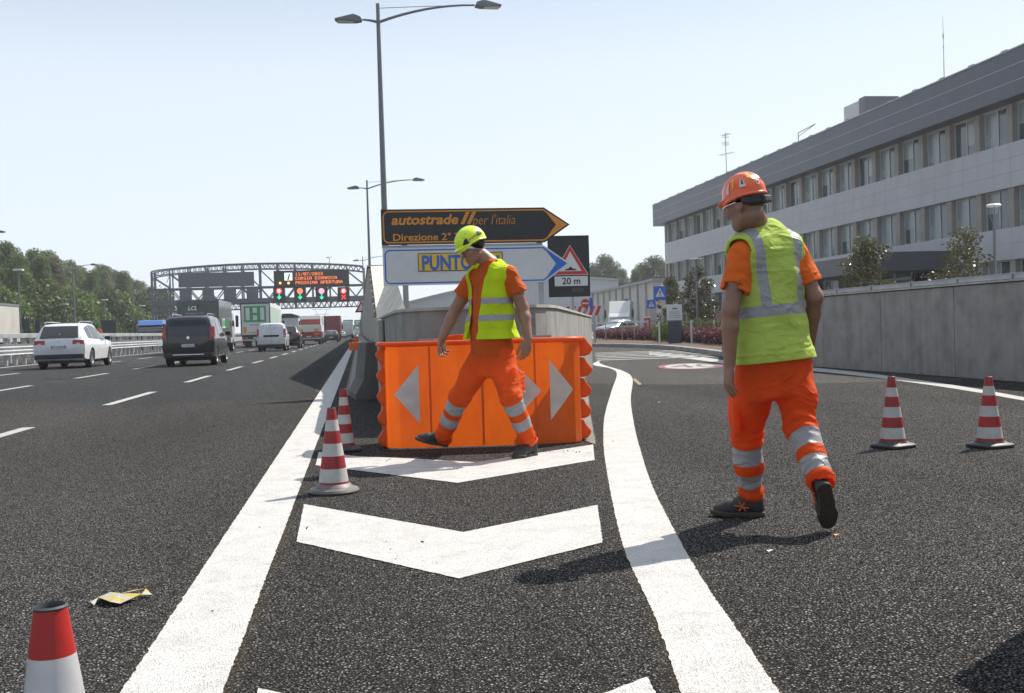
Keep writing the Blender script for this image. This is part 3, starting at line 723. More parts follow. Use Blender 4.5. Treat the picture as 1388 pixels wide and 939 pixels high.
suv = car('suv_car', 'white estate SUV with roof rails driving in the leftmost lane', 'car', -11.25, 41.2, P_white, SUV,
    [(.62, 1.28, .12, .72, .06, .86), (1.36, 2.2, .06, .87, .05, .86), (2.28, 3.2, .05, .85, .05, .2)], (1.16, 1.62, .70, .62), (.98, 3.88), .36,
    [(.50, .90, .93, 1.08)], .83, 'FT 262HR', .55, rails=True)
VANP = [(0, .40, .86, 1.0, .78, 1.0), (.03, .32, .90, 1.05, .80, 1.15), (.10, .28, .915, 1.07, .77, 1.60), (.17, .27, .92, 1.08, .74, 1.76), (.32, .26, .92, 1.08, .72, 1.82), (1.5, .26, .92, 1.08, .72, 1.85), (2.8, .26, .92, 1.08, .70, 1.80), (3.2, .26, .92, 1.07, .68, 1.66), (3.85, .28, .90, 1.06, .72, 1.16), (4.25, .34, .85, .98, .65, 1.02), (4.4, .42, .72, .75, .5, .78)]
van = car('minivan_car', 'dark brown minivan with tinted rear glass and silver bumper strip', 'van', -6.1, 38.6, P_dark, VANP,
    [(.45, 1.25, .1, .8, .1, .84), (1.35, 2.3, .08, .84, .06, .84), (2.4, 3.45, .06, .84, .04, .3)], (1.12, 1.68, .70, .62), (.82, 3.6), .33,
    [(.76, .90, .92, 1.42)], .75, 'FL 501VE', .48, rails=True)
MB().box(-.55, .55, -.065, -.035, .40, .44).build('bumper_strip', M_chrome, van, bevel=.01)
MB().lathe([(0, -.005), (.05, -.005), (.06, 0), (.06, .02), (0, .02)], (0, -.02, 1.03), 20, 'y').build('badge', M_chrome, van)
MB().lathe([(.045, -.008), (.06, -.008), (.06, .02), (.045, .02)], (0, .0, 1.07), 20, 'y').build('badge', M_chrome, suv)
wv_ = car('panel_van', 'white panel van with black rear door strip behind the white trailer', 'van', -5.62, 68.5, P_white, VANP,
    [(2.4, 3.45, .06, .84, .04, .3)], None, (.82, 3.6), .33, [(.78, .91, .9, 1.45)], 1.02, None, .46)
MB().box(-.5, .5, -.03, .0, .93, 1.06).build('door_strip', M_plast, wv_, bevel=.01)
MB().box(-.004, .004, -.02, .02, .5, 1.75).build('door_seam', M_plast, wv_)
text('express', .12, M_txtb, wv_, Matrix.Translation((-.45, -.005, .8)) @ FACE_CAM) if False else None
car('suv_car', 'dark crossover car half hidden to the right of white panel van', 'car', -5.35, 79, P_black, SUV, [(.62, 2.2, .1, .85, .05, .86), (2.28, 3.2, .05, .85, .05, .2)], (1.16, 1.62, .70, .62), (.98, 3.88), .36, [(.55, .9, .9, 1.15)], .8, '', .5)
HATCH = [(0, .45, .75, .85, .62, .9), (.1, .34, .86, .92, .68, 1.02), (.5, .28, .89, .93, .62, 1.28), (.9, .26, .9, .93, .58, 1.42), (1.8, .26, .9, .92, .57, 1.46), (2.5, .26, .9, .91, .57, 1.36), (3.2, .27, .89, .90, .62, 1.0), (4.0, .3, .85, .82, .6, .86), (4.3, .4, .7, .66, .5, .7)]
def smallcar(X, Y, matp, label, group=None): return car('hatchback_car', label, 'car', X, Y, matp, HATCH, [(.6, 1.7, .1, .85, .05, .86), (1.78, 2.9, .05, .85, .05, .25)], (1.0, 1.36, .62, .52), (.8, 3.4), .31, [(.5, .83, .78, .98)], .6, '', .45, group=group)
smallcar(-3.25, 124, P_blue, 'dark blue grey car following the red lorry')
smallcar(-3.4, 205, P_white, 'small white car far up the road beside the red lorry')
smallcar(-2.6, 262, P_black, 'distant dark car nearest the vanishing point')
for k in range(3):
    pass
# ---- lorries
def lorry_wheels(t, xs, ys, r=.5):
    for y in ys:
        for x in xs: wheel(t, x, y, r, .3, 1 if x > 0 else -1)
def truck_cab(t, y, W=1.24, H=3.1, matp=None):
    mb = MB(); mb.prism([(y, .6), (y + 2.1, .6), (y + 2.15, 1.6), (y + 1.85, H - .25), (y + 1.5, H), (y, H)], -W, W, 'x'); mb.build('cab', matp, t, bevel=.08)
    for s in (-1, 1):
        MB().prism([(y + .75, 1.75), (y + 1.95, 1.75), (y + 1.8, H - .55), (y + .75, H - .55)], s * (W + .002), s * (W + .012), 'x').build('side_window', M_cglass, t)
        MB().box(s * 1.34 - .1, s * 1.34 + .1, y + 1.9, y + 2.05, 1.7, 2.5).build('mirror', M_plast, t, bevel=.03)
    MB().prism([(y + 2.13, 1.75), (y + 2.16, 1.75), (y + 1.9, H - .35), (y + 1.87, H - .35)], -W * .9, W * .9, 'x').build('windscreen', M_cglass, t)
    MB().box(-W, W, y + 2.0, y + 2.25, .35, .75).build('bumper', M_plast, t, bevel=.05)
def rear_set(t, W, z, ptxt=True, y=-.08):
    MB().box(-W * .94, W * .94, y, y + .1, z - .18, z - .02).build('underrun_bar', M_galv, t, bevel=.01)
    for s in (-1, 1):
        l = MB().box(s * W * .78 - .24, s * W * .78 + .24, y - .04, y, z + .02, z + .15).build('tail_light', M_tail, t, bevel=.01)
        MB().box(s * W * .60 - .05, s * W * .60 + .05, y - .045, y - .04, z + .03, z + .14).build('indicator', M_oran, l)
        MB().box(s * W * .72 - .3, s * W * .72 + .3, .3, .33, .28, .85).build('mud_flap', M_plast, t)
    plate(t, 0.0, y - .02, z + .08, '')
P_boxg = paintm('box_darkgreen', (.018, .028, .026), .4); P_lcl = newmat('stripe_green', (.015, .13, .05), .45, var=.1)
lc = thing('box_lorry', 'dark green box lorry with lettering ahead of the minivan', 'truck', (-9.78, 66, 0), 0)
MB().box(-1.25, 1.25, 0, 6.6, .98, 3.35).build('cargo_box', P_boxg, lc, bevel=.03)
MB().box(-1.27, 1.27, -.02, .04, 3.27, 3.38).build('box_rim', newmat('rim_grey', (.14, .15, .15), .5), lc)
for s in (-1, 1): MB().box(s * 1.235 - .035, s * 1.235 + .035, -.025, .03, .98, 3.27).build('box_rim', MATS['rim_grey'], lc)
MB().box(-.01, .01, -.03, -.002, 1.0, 3.25).build('door_seam', M_plast, lc)
text('LCL', .34, M_txtw, lc, Matrix.Translation((-.62, -.01, 2.74)) @ FACE_CAM, shear=.25, offset=.01)
MB().prism([(-.95, 2.78), (-.70, 2.78), (-.62, 3.0), (-.87, 3.0)], -.008, -.002, 'y').build('logo_mark', P_lcl, lc)
MB().prism([(0.05, 2.86), (.8, 2.86), (.83, 2.95), (.08, 2.95)], -.008, -.002, 'y').build('logo_mark', P_lcl, lc)
for k in range(2): MB().box(-.78, .35 - .1 * k, -.008, -.002, 2.52 - .16 * k, 2.56 - .16 * k).build('small_print', newmat('text_grey', (.3, .33, .32), .6), lc)
MB().prism([(1.252, 0)] and [(.9, 1.6), (5.2, 1.6), (5.2, 2.2), (.9, 2.2)], 1.252, 1.26, 'x').build('side_stripe', P_lcl, lc)
me = text_mesh('LCL', .9, M_txtw, extrude=.002); me.transform(Matrix.Translation((1.268, 1.3, 1.6)) @ Matrix.Rotation(R(90), 4, 'Z') @ FACE_CAM); o = bpy.data.objects.new('lettering', me); col.objects.link(o); o.parent = lc
truck_cab(lc, 6.75, 1.15, 2.7, P_white); MB().box(-.9, .9, .2, 6.7, .65, .95).build('chassis', M_plast, lc); rear_set(lc, 1.2, .78)
lorry_wheels(lc, (-1.0, 1.0), (1.6, 7.9), .44)
P_tr = newmat('trailer_white', (.58, .59, .59), .45, var=.08, vscale=1); P_gl = newmat('logo_green', (.015, .30, .08), .5, var=.1)
ht = thing('semi_trailer', 'white semi trailer with green square logo on its rear doors', 'truck', (-9.02, 94, 0), 0)
MB().box(-1.28, 1.28, 0, 13.2, 1.15, 3.95).build('cargo_box', P_tr, ht, bevel=.03)
mb = MB(); mb.box(-1.3, 1.3, -.03, .03, 3.86, 3.98); mb.box(-1.3, -1.2, -.03, .03, 1.1, 3.86); mb.box(1.2, 1.3, -.03, .03, 1.1, 3.86); mb.build('box_rim', newmat('rim_dark', (.05, .05, .055), .5), ht)
mb = MB(); gx0, gx1, gz0, gz1 = -.98, .92, 2.28, 3.68
mb.box(gx0, gx1, -.04, -.004, gz0, gz1); mb.build('logo_field', P_gl, ht)
mb = MB(); a = .15
mb.box(gx0 + a, gx0 + a + .34, -.05, -.042, gz0 + a, gz1 - a); mb.box(gx1 - a - .34, gx1 - a, -.05, -.042, gz0 + a, gz1 - a)
mb.box(-.21, .15, -.05, -.042, 3.08, gz1 - a); mb.box(-.21, .15, -.05, -.042, gz0 + a, 2.85); mb.build('logo_bars', P_tr, ht)
text('trasporti.eu', .24, M_txtb, ht, Matrix.Translation((-.03, -.01, 1.93)) @ FACE_CAM, ax='CENTER') if False else MB().box(-.5, .75, -.01, -.002, 1.95, 2.04).build('small_print', MATS['text_grey'], ht)
MB().box(-1.05, -.8, -.02, -.002, 1.3, 1.85).build('warning_panel', M_oran, ht)
MB().box(-.6, 0.2, -.02, -.002, 1.32, 1.4).build('warning_panel', M_oran, ht)
for k in range(6): MB().box(1.282, 1.292, .6 + k * 2.1, 2.4 + k * 2.1, 1.5, 3.6).build('side_panel', newmat('curtain_pale', (.33, .42, .37), .6, var=.2), ht)
MB().box(-1.2, 1.2, .0, .12, .72, 1.12).build('rear_frame', M_plast, ht); MB().box(-1, 1, .2, 13, .8, 1.13).build('chassis', M_plast, ht); rear_set(ht, 1.25, .78)
lorry_wheels(ht, (-1.05, 1.05), (2.2, 3.5, 4.8, 12.0), .48); truck_cab(ht, 13.6, 1.24, 3.6, P_white)
rt = thing('flatbed_lorry', 'low white lorry with red tail frame and orange lights', 'truck', (-4.85, 103, 0), 0)
P_red = newmat('lorry_red', (.26, .02, .02), .4, var=.1)
MB().box(-1.25, 1.25, 0, 7, 1.25, 1.95).build('load_bed', P_tr, rt, bevel=.02)
MB().box(-1.05, 1.05, 4.2, 6.9, 1.95, 2.95).build('cargo_box', P_tr, rt, bevel=.08); MB().box(-1.0, 1.0, 4.15, 4.19, 2.0, 2.55).build('red_panel', P_red, rt)
MB().box(-1.25, 1.25, -.1, .2, .78, 1.22).build('tail_frame', P_red, rt, bevel=.02)
for s in (-1, 1): MB().box(s * .8 - .25, s * .8 + .25, -.14, -.1, 1.0, 1.12).build('indicator', M_oran, rt); MB().box(s * .75 - .22, s * .75 + .22, -.04, -.01, 1.28, 1.55).build('amber_beacon', M_oran, rt)
MB().box(-.9, .9, .2, 7, .6, 1.2).build('chassis', M_plast, rt); lorry_wheels(rt, (-1.0, 1.0), (1.2, 2.4, 8.3), .46); truck_cab(rt, 7.2, 1.2, 2.9, P_white); rear_set(rt, 1.2, .72)
wt = thing('tipper_lorry', 'pale tipper lorry with black arched tarpaulin top', 'truck', (-7.9, 118, 0), 0)
MB().prism([(-1.2, .95), (1.25, .95), (1.25, 2.95), (-1.2, 2.95)], 0, 7.5, 'y').build('tipper_body', newmat('tipper_grey', (.5, .52, .54), .45), wt, bevel=.03)
MB().prism([(-1.25, 2.96), (1.3, 2.96), (1.2, 3.2), (.5, 3.42), (-.5, 3.42), (-1.2, 3.2)], -.1, 7.6, 'y').build('tarpaulin', M_plast, wt)
MB().box(-.9, .9, .2, 7, .5, .94).build('chassis', M_plast, wt); lorry_wheels(wt, (-1.0, 1.0), (1.2, 2.5, 8.6), .48); truck_cab(wt, 7.9, 1.22, 2.9, P_white); rear_set(wt, 1.2, .7)
P_mar = newmat('curtain_maroon', (.20, .022, .03), .55, var=.12)
rd = thing('curtain_lorry', 'dark red curtain sided lorry far ahead beside the line', 'truck', (-4.0, 160, 0), 0)
MB().box(-1.25, 1.25, 0, 12, .95, 3.75).build('cargo_box', P_mar, rd, bevel=.04); MB().box(-.9, .9, .2, 12, .5, .94).build('chassis', M_plast, rd)
lorry_wheels(rd, (-1.0, 1.0), (1.8, 3.1, 11), .48); truck_cab(rd, 12.3, 1.22, 3.2, P_white); rear_set(rd, 1.2, .7)
for k, (X, Y, H_, mm, lb) in enumerate(((-2.4, 225, 3.5, P_tr, 'far white box lorry just right of the red lorry'), (-4.2, 290, 3.3, newmat('far_beige', (.4, .36, .3), .5), 'farthest beige box lorry near the vanishing point'))):
    q = thing('box_lorry', lb, 'truck', (X, Y, 0)); MB().box(-1.2, 1.2, 0, 8, .8, H_).build('cargo_box', mm, q, bevel=.04); lorry_wheels(q, (-1., 1.), (1.5, 7), .45); rear_set(q, 1.2, .7); truck_cab(q, 8.2, 1.2, 2.9, P_white)
# opposite carriageway
P_cab = paintm('cab_blue', (.03, .12, .42), .4)
bt = thing('blue_cab_lorry', 'lorry with bright blue roof deflector beyond the median rail', 'truck', (-20.0, 106, 0), math.pi)
truck_cab(bt, 0, 1.2, 2.35, P_black); MB().prism([(0.1, 2.36), (1.7, 2.36), (1.2, 2.85), (.1, 2.9)], -1.2, 1.2, 'x').build('roof_deflector', P_cab, bt, bevel=.08)
MB().box(-1.2, 1.2, -6, -.2, 1.0, 2.2).build('load_bed', M_plast, bt); lorry_wheels(bt, (-1., 1.), (1.2, -4.5), .48)
gt = thing('grey_trailer', 'pale grey box trailer cropped by the left edge beyond the rail', 'truck', (-23.6, 66, 0), math.pi)
MB().box(-1.25, 1.25, -7, 0, 1.1, 3.45).build('cargo_box', newmat('trailer_beige', (.40, .39, .36), .6, var=.12, vscale=1), gt, bevel=.03)
MB().box(-1.28, 1.28, -7.02, .02, 3.45, 3.6).build('roof_edge', MATS['rim_grey'], gt); MB().box(-1, 1, -7, 0, .6, 1.08).build('chassis', M_plast, gt); lorry_wheels(gt, (-1., 1.), (-1.2, -5.5), .48); truck_cab(gt, .3, 1.22, 3.2, P_white)
# parked at the yard on the right
pk = thing('parked_van', 'white box van parked facing out in front of the low warehouse', 'van', at(848, 446, 100, 1)[0:1].tolist() + [100, 0] if False else (float(at(841, 446, 100, 1)[0]), 100, 0), math.pi - R(18))
MB().box(-1.1, 1.1, -5.2, -.3, .9, 3.4).build('cargo_box', P_tr, pk, bevel=.04); MB().prism([(-.35, 2.1), (1.0, 2.1), (-.2, 3.35), (-.35, 3.35)], -1.05, 1.05, 'x').build('roof_deflector', P_tr, pk, bevel=.05)
truck_cab(pk, -.4, 1.05, 2.15, P_white); MB().box(-.8, .8, -5, -.2, .5, .88).build('chassis', M_plast, pk); lorry_wheels(pk, (-.9, .9), (.9, -4), .38)
pc = smallcar(float(at(857, 446, 84, 1)[0]), 84, P_silver, 'silver car parked behind the red leaved shrubs')
pc.rotation_euler = (0, 0, R(128))

dup(wv_, loc=(3.74, 3.50, 0), rz=math.pi, scale=(1, 1, 1.19), label='white panel van added out of view at right to cast ground shadow')  # unseen van, added only to throw the shadow in the bottom right corner
# ------------------------------------------------------------------ lamp posts
M_pole = newmat('lamp_pole_grey', (.16, .17, .18), .5, metal=.4, var=.12)
M_lens = newmat('lamp_lens', (.45, .45, .42), .2, spec=.8)
def twin_lamp(label, X, Y, lean=0.0, arms=(-.52, 3.25), Hh=11.95, group=None, arm2=True):
    t = thing('street_lamp', label, 'street lamp', (X, Y, 0), 0, group)
    MB().tube([(lean * -.0, 0, 0), (lean * .5, 0, Hh * .5), (lean * .96, 0, Hh - .6), (lean, 0, Hh)], [.115, .095, .065, .06], 12).build('pole', M_pole, t, smooth=50)
    z = Hh - .62; x0 = lean
    for sx in arms:
        n = 8; pts = []
        for k in range(n + 1):
            f = k / n; pts.append((x0 + sx * f, 0, z + (.08 if sx < 0 else .62) * (1 - (1 - f) ** 2)))
        a = MB().tube(pts, [.05 - .018 * k / n for k in range(n + 1)], 8).build('arm', M_pole, t, smooth=50)
        e = np.array(pts[-1]); s = 1 if sx > 0 else -1
        h = MB(); h.prism([(0, -.05), (s * .2, -.09), (s * .85, -.06), (s * .92, 0), (s * .7, .06), (s * .3, .16), (s * .06, .08)][::s], -.16, .16, 'y')
        l = h.build('lamp_head', M_pole, a, bevel=.025, smooth=40); l.location = e
        q = MB().box(min(s * .3, s * .82), max(s * .3, s * .82), -.12, .12, -.1, -.055).build('lens', M_lens, l)
    if arm2: MB().tube([(x0 + .02, 0, Hh - .15), (x0 + arms[-1] * .66, 0, z + .58)], .012, 5).build('stay_wire', M_pole, t)
    return t
L1 = twin_lamp('tall twin arm street lamp nearest the camera rising above the direction signs', .98, 34.8, 0.0)
dup(L1, loc=(.93, 75, 0), label='second twin arm street lamp behind the tall one'); dup(L1, loc=(.9, 150, 0), label='small distant twin arm lamp seen just above the arrow signs')
L2 = twin_lamp('twin arm lamp on the opposite carriageway at the left edge of the view', -29.3, 84, 0, (-.9, 1.9), 9.6)
dup(L2, loc=(-31.5, 122, 0), label='twin arm lamp in front of trees left of the gantry')
def post_lamp(x, y, h, label, z=0):
    t = thing('park_lamp', label, 'lamp post', (x, y, z), 0, None)
    MB().tube([(0, 0, 0), (0, 0, h)], [.07, .05], 8).build('pole', M_pole, t, smooth=50); MB().box(-.35, .35, -.25, .25, h, h + .14).build('lamp_head', newmat('lamp_white', (.6, .6, .6), .4), t, bevel=.03); return t
p = at(25, 367, 85, 1); post_lamp(p[0], 85, p[2], 'single head lamp post right of the grey trailer')
p = at(88, 413, 130, 1); post_lamp(p[0], 130, p[2], 'thin lamp post in front of the bushes above the white car')
p = at(142, 407, 135, 1); post_lamp(p[0], 135, p[2], 'thin lamp post beside the dark sign back')
p = at(193, 415, 150, 1); post_lamp(p[0], 150, p[2], 'short lamp post nearest the left gantry leg')
p = at(1347, 280, 28, 1)
pl = thing('plaza_lamp', 'modern lamp with shallow bowl on three struts at the right edge', 'lamp post', (float(p[0]), 28, 1.25))
h = float(p[2]) - 1.25
MB().tube([(0, 0, 0), (0, 0, h - .55)], [.055, .04], 10).build('pole', M_pole, pl, smooth=50)
for a in (0, 2.1, 4.2): MB().tube([(0, 0, h - .6), (.19 * math.cos(a), .19 * math.sin(a), h)], .012, 6).build('strut', M_pole, pl)
MB().lathe([(0, h), (.18, h + .0), (.22, h + .04), (.16, h + .08), (0, h + .09)], n=24).build('lamp_head', newmat('lamp_white', (.6, .6, .6), .4), pl, smooth=40)
p = at(943, 352, 60, 1)
pl2 = thing('plaza_lamp', 'thin lamp with flat white disc head in front of office corner', 'lamp post', (float(p[0]), 60, 0)); h = float(p[2])
MB().tube([(0, 0, 0), (0, 0, h)], [.07, .05], 8).build('pole', M_pole, pl2, smooth=50); MB().lathe([(0, h), (.36, h + .02), (.36, h + .08), (0, h + .12)], n=20).build('lamp_head', MATS['lamp_white'], pl2, smooth=30)

# ------------------------------------------------------------------ median guard rail
M_gr = newmat('guardrail_steel', (.42, .43, .44), .45, metal=.45, var=.18, vscale=1.2)
gr = thing('guard_rail', 'long galvanised guard rail with triple wave beam and posts along the median', 'guard rail', (-15.9, 60, 0))
wave = []
for k in range(25):
    f = k / 24; wave.append((.045 * math.cos(f * 3 * 2 * math.pi), .50 + f * .50))
back = [(x - .02, z) for x, z in wave][::-1]
mb = sweep(wave + back + [wave[0]], [(-15.75, 5, (1, 0)), (-15.75, 330, (1, 0))], False); loc(mb.build('wave_beam', M_gr, gr, smooth=60), gr)
loc(MB().box(-15.95, -15.72, 5, 330, 1.26, 1.48).build('top_rail', M_gr, gr, bevel=.02), gr)
pm = MB().box(-.07, .07, -.09, .09, 0, 1.27).box(-.02, .12, -.05, .05, .6, .9).mesh('post', M_gr)
for k in range(99):
    o = bpy.data.objects.new('post', pm); col.objects.link(o); o.parent = gr; o.location = (-.05, 34 + k * 1.33 - 60, 0)
mb = MB()
for k in range(90): y = 34 + 99 * 1.33 + k * 1.7; mb.box(-16.02, -15.88, y - .09, y + .09, 0, 1.27)
o = loc(mb.build('post', M_gr, gr), gr); o['kind'] = 'stuff'
gr2 = thing('guard_rail', 'second guard rail behind the first on the far side of the median', 'guard rail', (-17.9, 60, 0))
mb = sweep(wave + back + [wave[0]], [(-17.9, 20, (1, 0)), (-17.9, 330, (1, 0))], False); loc(mb.build('wave_beam', M_gr, gr2, smooth=60), gr2)
for k in range(70):
    o = bpy.data.objects.new('post', pm); col.objects.link(o); o.parent = gr2; o.location = (-.1, 34 + k * 2.3 - 60, 0)
p = at(180, 460, 66, 1)
hb = thing('hazard_beacon', 'small orange box marker standing on the median rail', 'marker', (-15.84, 67, 1.48)); MB().box(-.14, .14, -.05, .05, 0, .22).build('lamp_box', M_orref, hb, bevel=.02); MB().box(-.03, .03, -.03, .03, -.0, .3).build('stem', M_galv, hb)
# dark sign backs beyond the median
M_back = newmat('sign_back_dark', (.035, .04, .05), .6, var=.15)
for (xa, xb, ya, yb, Y, lb) in ((134, 146, 433, 453, 95, 'narrow dark panel back left of the white car roof'), (32, 41, 432, 452, 90, 'left one of two narrow dark panels beside the grey trailer'), (47, 55, 432, 452, 90, 'right one of two narrow dark panels beside the grey trailer'), (137, 158, 434, 455, 98, 'wide dark sign back in front of the bushes')):
    if xa == 134: continue
    a = at(xa, ya, Y, 1); b = at(xb, yb, Y, 1)
    s = thing('sign_back', lb, 'sign', ((a[0] + b[0]) / 2, Y, 0)); w2 = (b[0] - a[0]) / 2
    MB().box(-w2, w2, -.04, .04, max(.7, b[2] - .3), a[2]).build('panel', M_back, s, bevel=.02)
    for q in (-.6, .6): MB().tube([(q * w2, .08, 0), (q * w2, .08, a[2] - .1)], .04, 6).build('post', M_galv, s)

# ------------------------------------------------------------------ overhead gantry at Y = 165
GY = 165.0
M_gan = newmat('gantry_steel', (.13, .14, .16), .55, metal=.35, var=.12)
M_gpan = newmat('gantry_panel', (.11, .125, .15), .6, var=.1)
ga = thing('overhead_gantry', 'arched lattice steel gantry spanning the motorway with message board', 'gantry', (-15, GY, 0))
def lg(o): return loc(o, ga)
xl, xr = -30.9, 1.1
def ztop(x): f = (x - xl) / (xr - xl); return 11.35 + .85 * math.sin(math.pi * f) ** .7 + .1 * f
n = 40; xs = [xl + (xr - xl) * k / n for k in range(n + 1)]
for Yq in (GY - 1.2, GY + 1.2):
    mb = MB(); mb.tube([(x, Yq, ztop(x)) for x in xs], .10, 6)
    mb.tube([(x, Yq, ztop(x) - .85) for x in xs], .08, 6)
    for k in range(n):
        a, b = xs[k], xs[k + 1]; m = (a + b) / 2
        mb.tube([(a, Yq, ztop(a) - .85), (m, Yq, ztop(m))], .045, 4); mb.tube([(m, Yq, ztop(m)), (b, Yq, ztop(b) - .85)], .045, 4)
    lg(mb.build('top_truss', M_gan, ga, smooth=60))
    mb = MB()
    for z, h in ((8.55, .28), (6.45, .8)): mb.box(xl, xr, Yq - .12, Yq + .12, z - h / 2, z + h / 2)
    lg(mb.build('beam', M_gan, ga))
    mb = MB(); m_ = 12
    for k in range(m_):
        a = xl + (xr - xl) * k / m_; b = xl + (xr - xl) * (k + 1) / m_; c = (a + b) / 2
        mb.box(a - .1, a + .1, Yq - .08, Yq + .08, 5.2, ztop(a))
        mb.bar((a, Yq, ztop(a) - .9), (b, Yq, 8.6), .14, .14); mb.bar((a, Yq, 8.5), (c, Yq, 6.8), .16, .16); mb.bar((c, Yq, 6.8), (b, Yq, 8.5), .16, .16)
    lg(mb.build('web_bracing', M_gan, ga))
    mb = MB(); m_ = 38
    mb.tube([(xl, Yq, 5.2), (xr, Yq, 5.2)], .08, 6)
    for k in range(m_):
        a = xl + (xr - xl) * k / m_; b = xl + (xr - xl) * (k + 1) / m_; mb.tube([(a, Yq, 6.1), ((a + b) / 2, Yq, 5.2)], .05, 4); mb.tube([((a + b) / 2, Yq, 5.2), (b, Yq, 6.1)], .05, 4)
    lg(mb.build('bottom_truss', M_gan, ga))
for xx in (xl, xl + 2.2, xr, xr + 1.6):
    mb = MB()
    for Yq in (GY - 1.2, GY + 1.2): mb.box(xx - .16, xx + .16, Yq - .16, Yq + .16, 0, 11.2 if xx in (xl, xr) else 8)
    for k in range(9): mb.bar((xx, GY - 1.2, k * 1.2), (xx, GY + 1.2, k * 1.2 + 1.2), .1, .1)
    lg(mb.build('leg', M_gan, ga))
for k in range(8): lg(MB().bar((xl, GY - 1.2, .4 + k * 1.35), (xl + 2.2, GY - 1.2, 1.75 + k * 1.35) if k % 2 else (xl + 2.2, GY - 1.2, .4 + k * 1.35), .1, .1).build('leg_brace', M_gan, ga))
mb = MB(); mb.tube([(-4.2, GY, 12.1), (-4.2, GY, 13.0), (-3.8, GY, 13.1)], .05, 6); mb.box(-4.6, -4.3, GY - .1, GY + .1, 12.95, 13.1); lg(mb.build('weather_mast', M_gan, ga))
YS = GY - 1.42
def X165(px, py=400): return float(at(px, py, YS - .3, 1)[0])
def Z165(px, py): return float(at(px, py, YS - .3, 1)[2])
lg(MB().box(X165(242), X165(345), YS - .05, YS, 8.75, 10.95).build('back_panel', M_gpan, ga))
for (a, b) in ((243, 259), (274, 290), (304, 320), (334, 350)): lg(MB().box(X165(a), X165(b), YS - .05, YS, 6.6, 8.35).build('lane_panel_back', M_gpan, ga))
M_disp = newmat('display_black', (.008, .009, .011), .45, var=0)
def em(name, c, s): return newmat(name, tuple(x * .5 for x in c), .5, var=0, emit=c, es=s)
E_amb = em('led_amber', (1, .22, .05), 1.4); E_red = em('led_red', (1, .03, .03), 1.3); E_grn = em('led_green', (.02, .8, .45), 1.2); E_wht = em('led_white', (.75, .9, 1), .9)
E_yel = em('led_yellow', (1, .5, .03), 1.3); E_pnk = em('led_pink', (1, .35, .5), 1.0); E_or2 = em('led_orange', (1, .2, .08), 1.1); E_rw = em('led_pale', (1, .7, .72), 1.1)
x0, x1 = X165(372), X165(474); z0, z1 = Z165(423, 388.5), Z165(423, 366)
db = lg(MB().box(x0, x1, YS - .5, YS, z0, z1).build('message_board', M_disp, ga, bevel=.04))
xi0, xi1 = X165(386.5), X165(397.2); zi0, zi1 = Z165(392, 380), Z165(392, 369.6)
o = MB().box(xi0, xi1, YS - .53, YS - .505, zi0, zi1).build('info_pictogram', E_wht, db)
def ledtext(s, size, x, z, mat, par, sp=1.0, sx=1.0, off=.012, sh=0):
    me = text_mesh(s, size, mat, offset=off, extrude=.01, sx=sx, spacing=sp, shear=sh); me.transform(Matrix.Translation((x + 15, YS - .54 - GY, z)) @ FACE_CAM)
    o = bpy.data.objects.new('lettering', me); col.objects.link(o); o.parent = par; return o
me = text_mesh('i', 1.35, M_txtb, shear=.3, offset=.05, extrude=.01); me.transform(Matrix.Translation(((xi0 + xi1) / 2 - .22, YS - .56, zi0 + .12)) @ FACE_CAM); o = bpy.data.objects.new('lettering', me); col.objects.link(o); o.parent = db
db_l = db.location.copy()
for ch in kids(db): ch.location = (0, 0, 0)
# message letters as LED dot rows on a 5x7 grid
FONT57 = {'1': "00100 01100 00100 00100 00100 00100 01110", '0': "01110 10001 10011 10101 11001 10001 01110", '7': "11111 00001 00010 00100 01000 01000 01000", '2': "01110 10001 00001 00110 01000 10000 11111", '3': "11110 00001 00001 01110 00001 00001 11110", '/': "00001 00001 00010 00100 01000 10000 10000",
 'C': "01110 10001 10000 10000 10000 10001 01110", 'O': "01110 10001 10001 10001 10001 10001 01110", 'R': "11110 10001 10001 11110 10100 10010 10001", 'S': "01111 10000 10000 01110 00001 00001 11110", 'I': "01110 00100 00100 00100 00100 00100 01110", 'A': "01110 10001 10001 11111 10001 10001 10001", 'D': "11110 10001 10001 10001 10001 10001 11110",
 'N': "10001 11001 10101 10101 10011 10001 10001", 'M': "10001 11011 10101 10101 10001 10001 10001", 'P': "11110 10001 10001 11110 10000 10000 10000", 'E': "11111 10000 10000 11110 10000 10000 11111", 'T': "11111 00100 00100 00100 00100 00100 00100", 'U': "10001 10001 10001 10001 10001 10001 01110", ' ': "00000 " * 7}
def dots(s, x, z, pitch, mat, par, name='lettering'):
    mb = MB(); h = pitch * .46
    for ci, ch in enumerate(s):
        rows = FONT57[ch].split()
        for r_, row in enumerate(rows):
            for c_, b in enumerate(row):
                if b == '1': cx = x + (ci * 6 + c_) * pitch; cz = z - r_ * pitch * .95; mb.box(cx - h, cx + h, YS - .53, YS - .505, cz - h * .8, cz + h * .8)
    o = mb.build(name, mat, par); return loc(o, ga)
tx = X165(401.5); dp = (X165(462) - tx) / (16 * 6 + 0.0)
for i, s in enumerate(('11/07/2023', 'CORSIA DINAMICA', 'PROSSIMA APERTURA')):
    o = dots(s, tx, Z165(402, 369.6 + i * 5.9), dp, E_amb, db); o.location = (15, -GY, 0)
    o.parent = db; o.location = Vector((15, -GY, 0)) - Vector((0, 0, 0)) if False else -db.location * 0
for ch in kids(db): ch.location = (0, 0, 0)
for px_ in (380.5, 391.8):
    o = MB().lathe([(0, -.02), (.2, -.02), (.2, .02)], (X165(px_), YS - .52, Z165(px_, 383.6)), 16, 'y').build('amber_lamp', E_yel, db)
